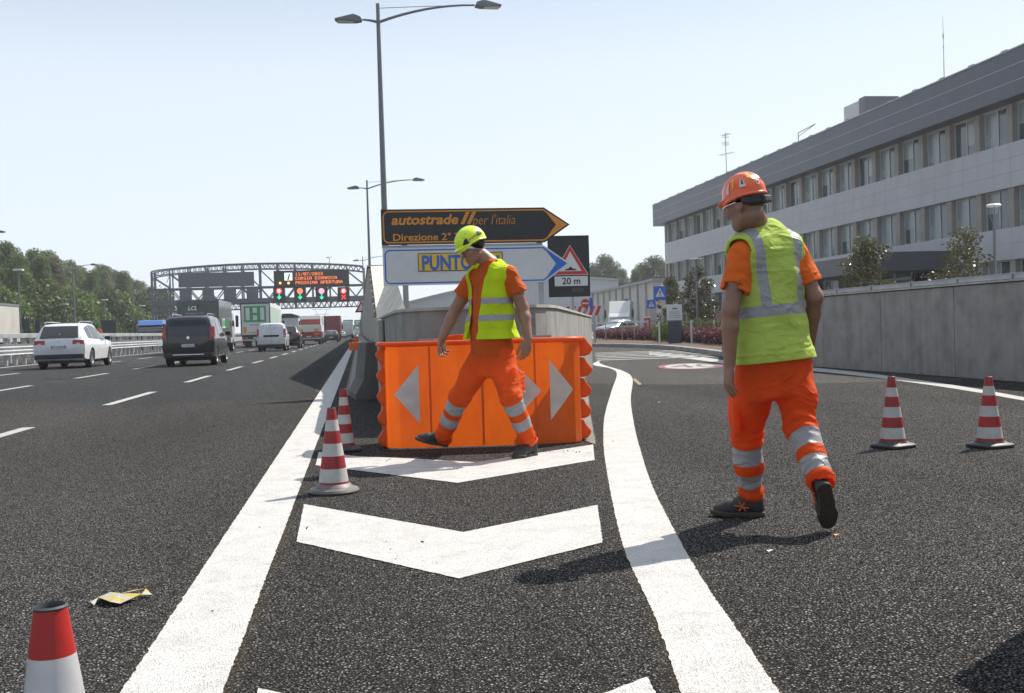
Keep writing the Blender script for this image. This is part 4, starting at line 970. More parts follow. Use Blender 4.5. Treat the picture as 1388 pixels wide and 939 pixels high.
for k, (px_, c) in enumerate(((378.5, E_rw), (406.8, E_or2), (436, E_pnk), (465.8, E_rw))):
    a, b = X165(px_ - 8), X165(px_ + 8)
    lb = lg(MB().box(a, b, YS - .45, YS, Z165(px_, 409), Z165(px_, 389)).build('lane_signal', M_disp, ga, bevel=.03))
    cx, cz = X165(px_), Z165(px_, 394.3)
    rings = MB(); rings.lathe([(.27, -.02), (.44, -.02), (.44, .02), (.27, .02)], (cx, YS - .47, cz), 24, 'y'); rings.build('speed_ring', E_red if k in (0, 3) else c, lb)
    MB().lathe([(0, -.01), (.34, -.01), (.34, .02)], (cx, YS - .475, cz), 20, 'y').build('speed_disc', c, lb)
    zc = Z165(px_, 402.5)
    m2 = MB()
    if k < 3: m2.box(cx - .07, cx + .07, YS - .47, YS - .455, zc - .1, zc + .45); m2.add([(cx - .36, YS - .46, zc + .05), (cx + .36, YS - .46, zc + .05), (cx, YS - .46, zc - .38)], [(0, 1, 2)])
    else: m2.bar((cx - .33, YS - .46, zc - .33), (cx + .33, YS - .46, zc + .33), .02, .13); m2.bar((cx - .33, YS - .465, zc + .33), (cx + .33, YS - .465, zc - .33), .02, .13)
    m2.build('arrow_down' if k < 3 else 'red_cross', E_grn if k < 3 else E_red, lb)
# all children of displays were modelled in world coordinates; their parents sit at -ga.location
for o in kids(ga):
    for ch in kids(o):
        ch.location = (0, 0, 0)

# ------------------------------------------------------------------ far green gantry, pylon, skyline
fg = thing('green_sign_gantry', 'distant green motorway direction signs over the road ahead', 'gantry', (-3, 430, 0))
M_green = newmat('sign_green', (.02, .16, .09), .5, var=.05)
def far(xa, xb, ya, yb, Y, mat, name, par, th=.3): a = at(xa, ya, Y, 1); b = at(xb, yb, Y, 1); return loc(MB().box(a[0], b[0], Y, Y + th, b[2], a[2]).build(name, mat, par), par)
for i, (a, b) in enumerate(((465, 478.5), (480, 491))):
    s = far(a, b, 433.5, 441.5, 430, M_green, 'sign_panel', fg)
    far(a + 2, b - 3, 435.3, 436.5, 429.9, M_txtw, 'lettering', fg, .05); far(a + 2, b - 5, 438, 439, 429.9, M_txtw, 'lettering', fg, .05)
for a in (468, 475, 483): far(a, a + 2.4, 442.5, 446, 430, M_disp, 'lane_signal', fg); far(a + .7, a + 1.7, 443.2, 445, 429.8, E_wht if a != 475 else E_yel, 'signal_face', fg, .05)
far(440, 495, 441.6, 442.5, 431, M_gan, 'beam', fg); far(462, 463, 436, 452, 431, M_gan, 'leg', fg)
M_hazy = newmat('far_building', (.42, .43, .45), .8, var=.3, vscale=.05)
for i, (a, b, y0, Y) in enumerate(((452, 462, 441, 650), (468, 492, 447, 640), (476, 497, 444, 760), (120, 135, 440, 700))):
    a_, b_ = at(a, y0, Y, 1), at(b, 452, Y, 1)
    q = thing('far_block', ['pale distant block left of the green signs', 'low distant building row under the green signs', 'hazy distant building right of the green signs', 'hidden'][i], 'building', ((a_[0] + b_[0]) / 2, Y, 0))
    if i == 3: bpy.data.objects.remove(q); continue
    loc(MB().box(a_[0], b_[0], Y, Y + 12, 0, a_[2]).build('wall', M_hazy, q), q); loc(MB().box(a_[0] - .3, b_[0] + .3, Y - .3, Y + 12.3, a_[2], a_[2] + .5).build('roof', MATS['hall_roof'], q), q)
py_ = thing('power_pylon', 'faint lattice power pylon standing far beyond the gantry', 'pylon', (float(at(436, 440, 900, 1)[0]), 900, 0))
mb = MB(); zt_ = float(at(436, 419, 900, 1)[2])
for s in (-1, 1):
    mb.bar((s * 3, 0, 0), (s * 1.5, 0, zt_ * .6), .5, .5); mb.bar((s * 1.5, 0, zt_ * .6), (s * 5, 0, zt_), .4, .4)
for k in range(6): z = zt_ * .6 * k / 6; mb.bar((-3 + k * .25, 0, z), (2.75 - k * .2, 0, z + zt_ * .1), .3, .3); mb.bar((3 - k * .25, 0, z), (-2.75 + k * .2, 0, z + zt_ * .1), .3, .3)
mb.bar((-8, 0, zt_), (8, 0, zt_), .4, .4); mb.bar((-6, 0, zt_ * .8), (6, 0, zt_ * .8), .4, .4)
mb.build('lattice', M_galv, py_)
w3 = thing('warning_triangle', 'red edged warning triangle peeping out beside the wing wall', 'sign', (.05, 60, 0)) 
p = at(489, 415, 60, 1)
loc(MB().prism([(p[0] - .35, p[2] - .35), (p[0] + .4, p[2] - .35), (p[0] + .03, p[2] + .35)], 60, 60.03, 'y').build('sign_panel', newmat('sign_red', (.45, .02, .02), .4, var=.05), w3), w3)
loc(MB().prism([(p[0] - .18, p[2] - .26), (p[0] + .24, p[2] - .26), (p[0] + .03, p[2] + .16)], 59.985, 59.997, 'y').build('sign_face', M_txtw, w3), w3)
loc(MB().tube([(p[0] + .03, 60.06, 0), (p[0] + .03, 60.06, p[2] + .3)], .03, 6).build('post', M_galv, w3), w3)

# ------------------------------------------------------------------ arrow direction signs at Y = 17.1
M_sblk = newmat('sign_black', (.012, .013, .016), .4, var=.1)
M_sor = newmat('sign_orange', (.62, .24, .02), .45, var=.06)
M_swh = newmat('sign_white', (.56, .57, .58), .42, var=.05)
M_sbl = newmat('sign_blue', (.015, .12, .48), .42, var=.05)
M_sye = newmat('sign_yellow', (.72, .46, .03), .45, var=.05)
SY = 17.1
ds = thing('direction_sign', 'pair of stacked arrow direction signs, black over white, on two posts', 'sign', (2, SY, 0))
def rounded(xl_, xs_, xt, z0, z1, r, inset_=0):
    zm = (z0 + z1) / 2; i = inset_; P = []
    for (cx, cz, a0) in ((xl_ + r, z0 + r, 180), (xl_ + r, z1 - r, 90)):
        arc = [(cx + r * math.cos(R(a0 + 90 * k / 6)), cz + r * math.sin(R(a0 + 90 * k / 6))) for k in range(7)]
        P.append(arc)
    return P[0][::1][:0] + [(xs_, z0)] + [(xt, zm)] + [(xs_, z1)] + [(cx_, cz_) for cx_, cz_ in [(xl_ + r + r * math.cos(R(90 + 90 * k / 6)), z1 - r + r * math.sin(R(90 + 90 * k / 6))) for k in range(7)]] + [(xl_ + r + r * math.cos(R(180 + 90 * k / 6)), z0 + r + r * math.sin(R(180 + 90 * k / 6))) for k in range(7)]
def arrow_sign(z0, z1, xl_, xs_, xt, mface, mborder, mtip, name):
    s = loc(MB().prism(rounded(xl_, xs_, xt, z0, z1, .008), SY, SY + .03, 'y').build(name, mface, ds), ds)
    b = .028; o1 = rounded(xl_ + b, xs_ - .01, xt - .05, z0 + b, z1 - b, .09); o2 = rounded(xl_ + b + .022, xs_ - .02, xt - .09, z0 + b + .022, z1 - b - .022, .07)
    mb = MB(); n = len(o1); mb.add([(x, SY - .002, z) for x, z in o1] + [(x, SY - .002, z) for x, z in o2], [(i, (i + 1) % n, n + (i + 1) % n, n + i) for i in range(n)])
    mb.build('border', mborder, s)
    zm = (z0 + z1) / 2; d = .30
    MB().prism([(xs_ - .01, z0 + .03), (xt - .045, zm), (xs_ - .01, z1 - .03), (xs_ + .20, zm)], SY - .006, SY - .004, 'y').build('arrow_tip', mtip, s)
    return s
s1 = arrow_sign(2.445, 3.03, .42, 3.14, 3.575, M_sblk, M_sor, M_sor, 'sign_panel')
s1['label'] = 'black sign panel with orange border'
s2 = arrow_sign(1.775, 2.395, .43, 3.12, 3.555, M_swh, M_sbl, M_sbl, 'sign_panel')
s2['label'] = 'white sign panel with blue border'
def stext(txt, px, base, px_end, size, mat, par, **k):
    a = at(px, base, SY, 1); b = at(px_end, base, SY, 1)
    me = text_mesh(txt, size, mat, extrude=.001, **k); wd = max(v.co.x for v in me.vertices) - min(v.co.x for v in me.vertices)
    f = (b[0] - a[0]) / wd; me.transform(Matrix.Translation((a[0], SY - .005, 0)) @ FACE_CAM @ Matrix.Diagonal((f, 1, 1, 1)))
    zoff = (2.445 + 3.03) / 2; me.transform(Matrix.Translation((0, 0, a[2])))
    o = bpy.data.objects.new('lettering', me); col.objects.link(o); o.parent = par; return o
stext('autostrade', 530, 304.5, 621, .225, M_sor, s1, shear=.22, offset=.0065)
for q in (0, .105):
    a = at(624, 306, SY, 1); x = a[0] + q
    MB().prism([(x, 2.77), (x + .065, 2.77), (x + .165, 2.975), (x + .10, 2.975)], SY - .006, SY - .003, 'y').build('logo_bar', M_sor, s1)
stext("per l'italia", 640, 304.5, 698, .235, M_sor, s1, shear=.22, offset=-.003)
stext('Direzione 2° T', 532, 326.3, 625, .16, M_sor, s1, offset=.003)
stext('ronco', 624, 327.5, 662, .165, M_sor, s1, offset=.006) if False else None
a = at(567, 368, SY, 1); b = at(681, 341, SY, 1)
yp = MB().box(a[0], b[0], SY - .008, SY - .003, a[2], b[2]).build('yellow_field', M_sye, s2)
mb = MB(); t_ = .012
for (p0, p1, p2, p3) in ((a[0], b[0], a[2], a[2] + t_), (a[0], b[0], b[2] - t_, b[2]), (a[0], a[0] + t_, a[2], b[2]), (b[0] - t_, b[0], a[2], b[2])): mb.box(p0, p1, SY - .011, SY - .0085, p2, p3)
mb.build('field_frame', M_sblk, s2)
me_o = stext('PUNTO', 571.5, 365.5, 640, .33, M_sbl, s2, offset=.010); me_o.location.y -= .008
me_o = stext('BLU', 644, 365.5, 676, .33, M_sbl, s2, offset=.010); me_o.location.y -= .008
for x in (.79, 3.06):
    loc(MB().box(x - .045, x + .045, SY + .03, SY + .12, .3, 3.0).build('post', M_galv, ds), ds)
loc(MB().box(.42, 3.1, SY + .031, SY + .06, 2.40, 2.44).build('bracket', M_galv, ds), ds)
for o in (s1, s2):
    for ch in kids(o): ch.location = ch.location   # panels share the thing's offset
# ------------------------------------------------------------------ triangular hump sign with 20 m plate
TY = 24.0
ts = thing('warning_sign', 'red triangular hump sign and 20 m plate on a black board', 'sign', (5, TY, 0))
loc(MB().box(4.47, 5.47, TY, TY + .04, 1.72, 3.17).build('backboard', M_sblk, ts, bevel=.01), ts)
def tri(cx, z0, z1, hw, y0, y1, mat, name, par=ts, cut=.0): return loc(MB().prism([(cx - hw, z0), (cx + hw, z0), (cx, z1)], y0, y1, 'y').build(name, mat, par, bevel=.004), par)
tri(5.0, 2.235, 2.945, .435, TY - .02, TY - .001, M_swh, 'sign_rim'); tri(5.0, 2.25, 2.925, .41, TY - .026, TY - .021, newmat('sign_red', (.45, .02, .02), .4, var=.05), 'sign_panel'); tri(5.0, 2.325, 2.79, .265, TY - .03, TY - .027, M_swh, 'sign_face')
loc(MB().prism([(4.86, 2.345), (5.14, 2.345), (5.12, 2.375), (5.06, 2.385), (5.0, 2.435), (4.94, 2.385), (4.88, 2.375)], TY - .034, TY - .031, 'y').build('hump_symbol', M_txtb, ts), ts)
pp = loc(MB().box(4.61, 5.41, TY - .03, TY - .001, 1.975, 2.205).build('distance_plate', M_swh, ts, bevel=.005), ts)
me = text_mesh('20 m', .22, M_txtb, ax='CENTER', offset=.004, extrude=.001); me.transform(Matrix.Translation((5.01, TY - .033, 2.02)) @ FACE_CAM); o = bpy.data.objects.new('lettering', me); col.objects.link(o); o.parent = pp
loc(MB().tube([(5.06, TY + .08, 0), (5.06, TY + .08, 3.0)], .035, 8).build('post', M_galv, ts), ts)
mb = MB(); mb.box(5.02, 5.3, TY - .01, TY - .001, 1.83, 1.93); loc(mb.build('small_plate', newmat('plate_darkgrey', (.05, .05, .055), .5), ts, bevel=.004), ts)
# ------------------------------------------------------------------ orange impact barrier
M_orb = bpy.data.materials.new('barrier_orange'); M_orb.use_nodes = True; N = NT(M_orb); v = N.obj()
c = N.ramp(N.noise(N.obj((1, 1, .5)), 2.2, 5), [(.3, (.60, .085, .003)), (.65, (.82, .145, .004))]); g = N.ramp(N.noise(v, 14, 5), [(.28, .72), (.42, 1.0)])
N.l(N.mix(1.0, c, g, 'MULTIPLY'), N.b.inputs['Base Color']); N.b.inputs['Roughness'].default_value = .42; N.b.inputs['Coat Weight'].default_value = .15; N.bump(N.noise(v, 3, 3), .12, .02)
tr = N.n('ShaderNodeBsdfTranslucent'); N.l(c, tr.inputs[0]); mx = N.n('ShaderNodeMixShader'); mx.inputs[0].default_value = .42; ou = [n for n in N.t.nodes if n.type == 'OUTPUT_MATERIAL'][0]
N.l(N.b.outputs[0], mx.inputs[1]); N.l(tr.outputs[0], mx.inputs[2]); N.l(mx.outputs[0], ou.inputs[0])
M_refl = bpy.data.materials.new('reflective_white'); M_refl.use_nodes = True; N = NT(M_refl); v = N.obj()
c = N.ramp(N.noise(v, 5, 5), [(.3, (.42, .37, .35)), (.6, (.56, .50, .48))]); N.l(c, N.b.inputs['Base Color']); N.b.inputs['Roughness'].default_value = .4
ob = thing('impact_barrier', 'orange plastic crash cushion with white chevron arrows on the gore nose', 'barrier', (1.05, 8.75, 0))
HB = .91
pth = [(.20, 9.6), (.175, 9.3), (.19, 9.12), (.24, 9.03), (.33, 8.985), (.6, 8.93), (1.0, 8.86), (1.5, 8.80), (1.75, 8.78), (1.84, 8.80), (1.90, 8.87), (1.93, 8.97), (1.98, 9.25), (2.05, 9.6)]
P = subdiv(pth, .05)
def shell(P, z0, z1, th, name, mat, par, zf=None):
    I = inset(P, th); mb = MB(); n = len(P)
    for i in range(n - 1):
        a, b, c, d = P[i], P[i + 1], I[i], I[i + 1]
        mb.add([(*a, z0), (*b, z0), (*b, z1), (*a, z1), (*c, z1), (*d, z1), (*c, z0), (*d, z0)], [(0, 1, 2, 3), (3, 2, 5, 4), (4, 5, 7, 6)])
    return loc(mb.build(name, mat, par, smooth=35), par)
mb = MB()
for a, b in zip(P, P[1:]): mb.add([(*a, .012), (*b, .012), (*b, HB), (*a, HB)], [(0, 1, 2, 3)])
loc(mb.build('front_shell', M_orb, ob, smooth=35), ob)
rim = inset(P, -.012)
loc(MB().tube([(p[0], p[1], HB) for p in rim], .022, 8).build('top_rim', M_orb, ob, smooth=60), ob)
# panel seams
for x in (.60, 1.045, 1.5):
    yy = np.interp(x, [q[0] for q in pth[4:9]], [q[1] for q in pth[4:9]])
    loc(MB().box(x - .003, x + .003, yy - (.004 if x == 1.045 else .0015), yy + .01, .03, HB - .02).build('seam', newmat('seam_dark', (.40, .07, .004), .6, var=0) if x == 1.045 else newmat('seam_faint', (.62, .105, .004), .6, var=0), ob), ob)
loc(MB().tube([(.2, 9.06, HB - .04), (.25, 9.1, HB + .01)], .02, 6).build('lifting_lug', M_orb, ob), ob)
# arrows follow the shell
def front_y(x): return float(np.interp(x, [p[0] for p in P if p[1] < 9.05 or True], [p[1] for p in P])) if False else float(np.interp(x, [q[0] for q in pth[2:12]], [q[1] for q in pth[2:12]]))
def arrow(xb, xt, zc, hh):
    mb = MB(); n = 14; vs = []
    for k in range(n + 1):
        f = k / n; x = xb + (xt - xb) * f; hz_ = hh * (1 - f); y = front_y(x) - .005
        vs += [(x, y, zc - hz_), (x, y, zc + hz_)]
    mb.add(vs, [(2 * k, 2 * k + 2, 2 * k + 3, 2 * k + 1) for k in range(n)]); loc(mb.build('arrow_marking', M_refl, ob), ob)
arrow(.50, .285, .475, .255); arrow(1.62, 1.825, .475, .262)
arrow(1.30, 1.545, .475, .262); arrow(.86, .62, .475, .262) if False else None
# corrugated rim teeth at the two sides
for sx, x0, y0, dx in ((-1, .20, 9.14, -.062), (1, 1.955, 9.05, .072)):
    for k in range(5):
        z = .10 + k * .185
        mb = MB(); mb.prism([(-dx * .9, -.088), (0, -.088), (dx * .55, -.075), (dx, -.035), (dx * .98, -.01), (dx * .45, .035), (0, .086), (-dx * .9, .086)], -.05, .16, 'y')
        o = loc(mb.build('side_fin', M_orb, ob, bevel=.012, smooth=40), ob); o.location = (x0 - 1.05 + (.008 * k if sx > 0 else 0), y0 - 8.75, z)
# lid behind the rim
M_galr = newmat('lid_grey', (.30, .31, .32), .5, metal=.3)
loc(MB().box(.55, 1.8, 9.62, 9.68, HB + .0, HB + .035).box(1.55, 1.6, 9.62, 9.68, .3, HB + .1).build('inner_frame', M_galr, ob), ob)
loc(MB().prism([(.9, 9.7), (1.0, 9.7), (1.0, 9.75), (.9, 9.75)], .3, .5).build('inner_post', M_galr, ob), ob)
for (a, b, y) in ((.58, 1.3, 9.55),):
    pts = [(a + (b - a) * k / 12, HB - .02 + .09 * math.sin(math.pi * k / 12)) for k in range(13)]
    loc(MB().prism(pts + [(b, HB - .1), (a, HB - .1)], y, y + .05, 'y').build('back_hump', M_orb, ob, bevel=.01), ob)

# ------------------------------------------------------------------ traffic cones
M_cred = newmat('cone_red', (.27, .014, .014), .45, var=.22, vscale=9); M_credb = newmat('cone_red_bright', (.34, .012, .010), .45, var=.1, vscale=9)
M_cwh = newmat('cone_white', (.42, .42, .40), .5, var=.12, vscale=14); M_cbase = newmat('cone_base_rubber', (.035, .037, .042), .55, var=.3, vscale=9)
M_cbase2 = newmat('cone_base_brown', (.13, .115, .11), .5, var=.3, vscale=9); M_sil = newmat('cone_silver', (.5, .5, .52), .35, metal=.2, var=.15, vscale=10)
def cone(label, x, y, red, base, H=.53, rz=.3, white=M_cwh, square=True, bands=None, rt=.027, rb=.098):
    t = thing('traffic_cone', label, 'traffic cone', (x, y, .004), rz, 'red and white traffic cones')
    bands = bands or [(.045, .07, red), (.07, .155, white), (.155, .235, red), (.235, .315, white), (.315, .395, red), (.395, .465, white), (.465, H, red)]
    def rad(z): return rb + (rt - rb) * (z - .045) / (H - .045)
    prof = [(z, rad(z)) for z in (.045, H)]
    body = MB(); mats = []
    for (za, zb, m) in bands:
        if m not in mats: mats.append(m)
        body.lathe([(rad(za), za), (rad((za + zb) / 2), (za + zb) / 2), (rad(zb), zb)], n=36, mi=mats.index(m))
    mats.append(M_cbase)
    body.lathe([(rad(H), H), (rad(H) + .002, H + .004), (rad(H) - .003, H + .007), (rad(H) - .006, H - .002), (rad(H) - .004, H - .12)], n=36, mi=len(mats) - 1)
    body.mi = mats.index(red)
    b = body.build('cone_body', mats, t, smooth=40)
    mb = MB(); s = .135
    if square:
        def rsq(h, r_, z): return [(h * sx - sx * r_ * (1 - math.cos(R(a))) if False else 0, 0, z) for sx in (1,) for a in (0,)]
        n = 32; rows = [(1.0, 0.0), (1.03, .006), (1.03, .02), (.98, .028), (.80, .036)]; vs = []
        for f, z in rows:
            for k in range(n):
                a = 2 * math.pi * (k + .5) / n; ca, sa = math.cos(a), math.sin(a); q = (abs(ca) ** 5 + abs(sa) ** 5) ** (-1 / 5); 
                if f == .80: q = q * .6 + .4
                vs.append((s * f * q * ca, s * f * q * sa, z))
        for k in range(n): a = 2 * math.pi * (k + .5) / n; vs.append(((rb + .004) * math.cos(a), (rb + .004) * math.sin(a), .052))
        m_ = len(rows) + 1
        mb.add(vs, [(i * n + k, i * n + (k + 1) % n, (i + 1) * n + (k + 1) % n, (i + 1) * n + k) for i in range(m_ - 1) for k in range(n)] + [tuple(range(n))])
    else: mb.lathe([(0, 0), (.155, 0), (.16, .01), (.152, .024), (.12, .034), (rb + .01, .05), (rb - .004, .058)], n=40)
    mb.build('base', base, t, smooth=35); return t
cone('red and silver cone in front, left of the chevron marking tip', -.19, 6.72, M_cred, M_cbase2, .535, .2, M_cwh, False)
cone('dark red cone half hidden behind the foreground one by the orange barrier', -.15, 9.05, M_cred, M_cbase, .53, .1, M_cwh, True, rb=.085)
cone('dark red and white cone standing right of the worker seen from behind', 4.09, 7.52, M_cred, M_cbase, .545, .35)
cone('bright red and white cone nearest the right edge', 4.74, 7.26, M_credb, M_cbase, .53, .2)
cone('large cone cropped by the bottom left corner of the view', -.565, 1.955, M_credb, M_cbase, .537, .1, M_sil, True, bands=[(.045, .12, M_credb), (.12, .27, M_sil), (.27, .375, M_credb), (.375, .455, M_sil), (.455, .537, M_credb)], rt=.0285, rb=.10)

# ------------------------------------------------------------------ yard things on the right
M_redc = newmat('barrier_red', (.45, .03, .025), .45)
ne = thing('no_entry_sign', 'round red no entry sign above the nose wall end', 'sign', (float(at(793.5, 411, 45, 1)[0]), 45, 0)); z = float(at(793.5, 411, 45, 1)[2])
MB().lathe([(0, -.0), (.2, 0), (.2, .03), (0, .03)], (0, 0, z), 28, 'y').build('sign_panel', M_redc, ne); MB().box(-.15, .15, -.012, -.001, z - .033, z + .033).build('white_bar', M_swh, ne); MB().tube([(0, .06, 0), (0, .06, z + .2)], .03, 8).build('post', M_galv, ne)
MB().box(.2, .34, .04, .07, z - .3, z + .25).build('blue_edge', M_sbl, ne)
bo = thing('striped_boom', 'red and white striped board and boom beside the no entry sign', 'boom', (float(at(789, 425, 52, 1)[0]), 52, 0)); z = float(at(800, 421, 52, 1)[2])
mb = MB(); 
for k in range(6):
    MB().prism([(-1.0 + k * .33, z - .25), (-.83 + k * .33, z - .25), (-.63 + k * .33, z + .25), (-.80 + k * .33, z + .25)], -.02, .0, 'y').build('red_stripe', M_redc, bo)
MB().box(-1.1, 1.15, .002, .03, z - .27, z + .27).build('board', M_swh, bo); MB().box(-.7, -.6, .03, .1, 0, z).build('post', M_galv, bo); MB().box(.6, .7, .03, .1, 0, z).build('post', M_galv, bo)
M_trian = M_swh
for (xa, xb, ya, yb, Y, lb, pxp) in ((885.5, 903.5, 388, 405.5, 50, 'larger blue pedestrian crossing sign on a post above the shrubs', None), (877, 889, 406, 418, 56, 'smaller blue pedestrian crossing sign left of the larger one', None)):
    a, b = at(xa, ya, Y, 1), at(xb, yb, Y, 1); cx = (a[0] + b[0]) / 2; cz = (a[2] + b[2]) / 2; h = (b[0] - a[0]) / 2
    s = thing('crossing_sign', lb, 'sign', (cx, Y, 0))
    MB().box(-h, h, 0, .03, cz - h, cz + h).build('sign_panel', M_sbl, s, bevel=.01)
    tr_ = MB().prism([(-h * .72, cz - h * .6), (h * .72, cz - h * .6), (0, cz + h * .72)], -.006, -.001, 'y').build('sign_face', M_swh, s)
    mb = MB(); mb.lathe([(0, -.002), (h * .11, -.002), (h * .11, .0)], (0, -.010, cz + h * .26), 12, 'y')
    for (p0, p1) in (((0, .2), (0, -.12)), ((0, .1), (.2, -.08)), ((0, .1), (-.2, -.05)), ((0, -.12), (.2, -.5)), ((0, -.12), (-.22, -.5))): mb.bar((p0[0] * h, -.009, cz + p0[1] * h), (p1[0] * h, -.009, cz + p1[1] * h), h * .13, .004)
    mb.build('pedestrian_symbol', M_txtb, tr_)
    MB().tube([(h * .3, .07, 0), (h * .3, .07, cz)], .035, 8).build('post', M_galv, s)
    if Y == 50: MB().box(.0, .28, .0, .03, cz - h - .30, cz - h - .04).build('small_plate', newmat('cream_plate', (.5, .45, .36), .5), s)
a, b = at(903.5, 413, 44, 1), at(925, 434, 44, 1)
nb = thing('notice_board', 'white notice board with printed lines on dark base in the bed', 'board', ((a[0] + b[0]) / 2, 44, .13)); h = (b[0] - a[0]) / 2
MB().box(-h, h, 0, .04, b[2] - .13, a[2] - .13).build('board', M_swh, nb, bevel=.01); MB().box(-h * .85, h * .85, .005, .05, 0, b[2] - .16).build('base', newmat('base_navy', (.05, .06, .09), .6), nb)
MB().box(-h * .3, h * .35, -.006, -.001, a[2] - .33, a[2] - .28).build('heading_print', M_sblk, nb)
for k in range(4): MB().box(-h * (.7 - .1 * (k % 2)), h * (.6 + .05 * k), -.006, -.001, a[2] - .47 - k * .08, a[2] - .44 - k * .08).build('print_line', MATS['text_grey'], nb)
a, b = at(880, 414, 62, 1), at(891, 447, 62, 1)
pi_ = thing('gate_pillar', 'pale rendered gate pillar under the crossing signs', 'pillar', ((a[0] + b[0]) / 2, 62, 0))
MB().box(-(b[0] - a[0]) / 2, (b[0] - a[0]) / 2, 0, .5, 0, a[2]).build('shaft', M_wh, pi_, bevel=.01); MB().box(-(b[0] - a[0]) / 2 - .04, (b[0] - a[0]) / 2 + .04, -.04, .54, a[2], a[2] + .06).build('cap', M_conc_l, pi_)
a, b = at(874, 430, 58, 1), at(882, 447, 58, 1)
gb = thing('boom_cabinet', 'red barrier machine cabinet with white lid beside the pillar', 'cabinet', ((a[0] + b[0]) / 2, 58, 0))
MB().box(-.17, .17, 0, .3, 0, a[2] - .05).build('housing', M_redc, gb, bevel=.02); MB().box(-.2, .2, -.02, .32, a[2] - .05, a[2] + .04).build('lid', M_swh, gb, bevel=.01); MB().box(-.04, .04, -.012, -.001, .5, a[2] - .15).build('white_strip', M_swh, gb)
bm_ = thing('entrance_boom', 'long white boom arm lowered across the yard entrance', 'boom', (float((at(802, 437, 57, 1)[0] + at(876, 434, 57, 1)[0]) / 2), 57, float(at(840, 437, 57, 1)[2]))); hw = float(at(876, 434, 57, 1)[0] - at(802, 437, 57, 1)[0]) / 2
MB().box(-hw, hw, -.04, .04, -.05, .05).build('arm', M_swh, bm_, bevel=.01)
for q in (-.5, .1, .55): MB().box(q * hw - .02, q * hw + .02, -.02, .02, -1.1 if False else -(bm_.location[2] - .1), -.05).build('support', M_galv, bm_)
br = thing('bed_railing', 'thin dark handrail with pale posts in front of the hedge', 'railing', (float(at(940, 440, 42, 1)[0]), 42, .13)); hz2 = float(at(940, 433, 42, 1)[2]) - .13
MB().box(-1.9, 2.6, -.02, .02, hz2 - .03, hz2).build('rail', M_pole, br)
for q in (-1.5, -.1, .9, 2.3): MB().box(q - .03, q + .03, -.03, .03, 0, hz2 - .03).build('post', M_swh, br)

# ------------------------------------------------------------------ litter
lt = MB(); P_ = [at(x, y)[:2] for x, y in ((123, 823), (135, 812), (150, 808), (165, 812), (180, 807), (198, 806), (206, 809), (196, 812), (180, 814), (168, 817), (163, 822), (150, 823), (143, 819), (128, 824))]
cc = np.mean(P_, axis=0); n = len(P_)
vs = [(*p, .008 + .018 * rng.random()) for p in P_] + [(*(cc), .03), (*(cc + (.08, .01)), .022), (*(cc - (.08, .01)), .024)]
fs = []
for i in range(n):
    j = (i + 1) % n; c_ = n + 1 if P_[i][0] > cc[0] + .05 else (n + 2 if P_[i][0] < cc[0] - .05 else n); fs.append((i, j, c_))
fs += [(n, n + 1, 3), (n, n + 2, 2), (n, n + 1, 10), (n, n + 2, 11)]
M_lit = bpy.data.materials.new('torn_tape'); M_lit.use_nodes = True; N = NT(M_lit)
N.l(N.ramp(N.noise(N.obj((1, 3, 1)), 14, 2), [(.42, (.40, .31, .04)), (.5, (.34, .33, .30))], 'CONSTANT'), N.b.inputs['Base Color']); N.b.inputs['Roughness'].default_value = .4
lt.add(vs, fs); tag(lt.build('torn_tape', M_lit), 'crumpled strip of torn yellow and white tape lying on the asphalt', 'litter')
mb = MB(); grit = rng
M_grit = newmat('grit_dark', (.05, .045, .04), .9, var=.4)
for k in range(230):
    x = rng.uniform(-1.2, 2.6); y = rng.uniform(2.6, 10.0)
    if rng.random() < .45: x, y = rng.uniform(.0, 2.0), rng.uniform(8.0, 8.9)
    s_ = rng.uniform(.002, .007); c_ = np.array([x, y, .006 + s_ * .5]); vs = [c_ + rng.normal(0, s_, 3) * (1, 1, .6) for _ in range(6)]
    mb.add(vs, [(0, 1, 2), (0, 2, 3), (0, 3, 4), (0, 4, 5), (1, 2, 3), (3, 4, 5), (1, 3, 5), (0, 1, 5)])
tag(mb.build('road_grit', M_grit), kind='stuff')
for k, (px, py, m) in enumerate(((893, 546, M_swh), (1042, 750, M_swh), (1133, 728, M_or if False else M_sor))):
    p = at(px, py); tag(MB().add([(p[0], p[1], .008), (p[0] + .025, p[1] + .005, .015), (p[0] + .022, p[1] + .02, .012), (p[0] - .005, p[1] + .015, .012), (p[0]+.01, p[1]+.01, .006)], [(0, 1, 2), (0, 2, 3), (0, 4, 1), (3, 4, 2)]).build('paper_scrap', m), ['small pale paper scrap on the exit road left of worker', 'tiny white scrap on asphalt below the walking worker', 'tiny orange scrap on asphalt by the raised heel'][k], 'litter')
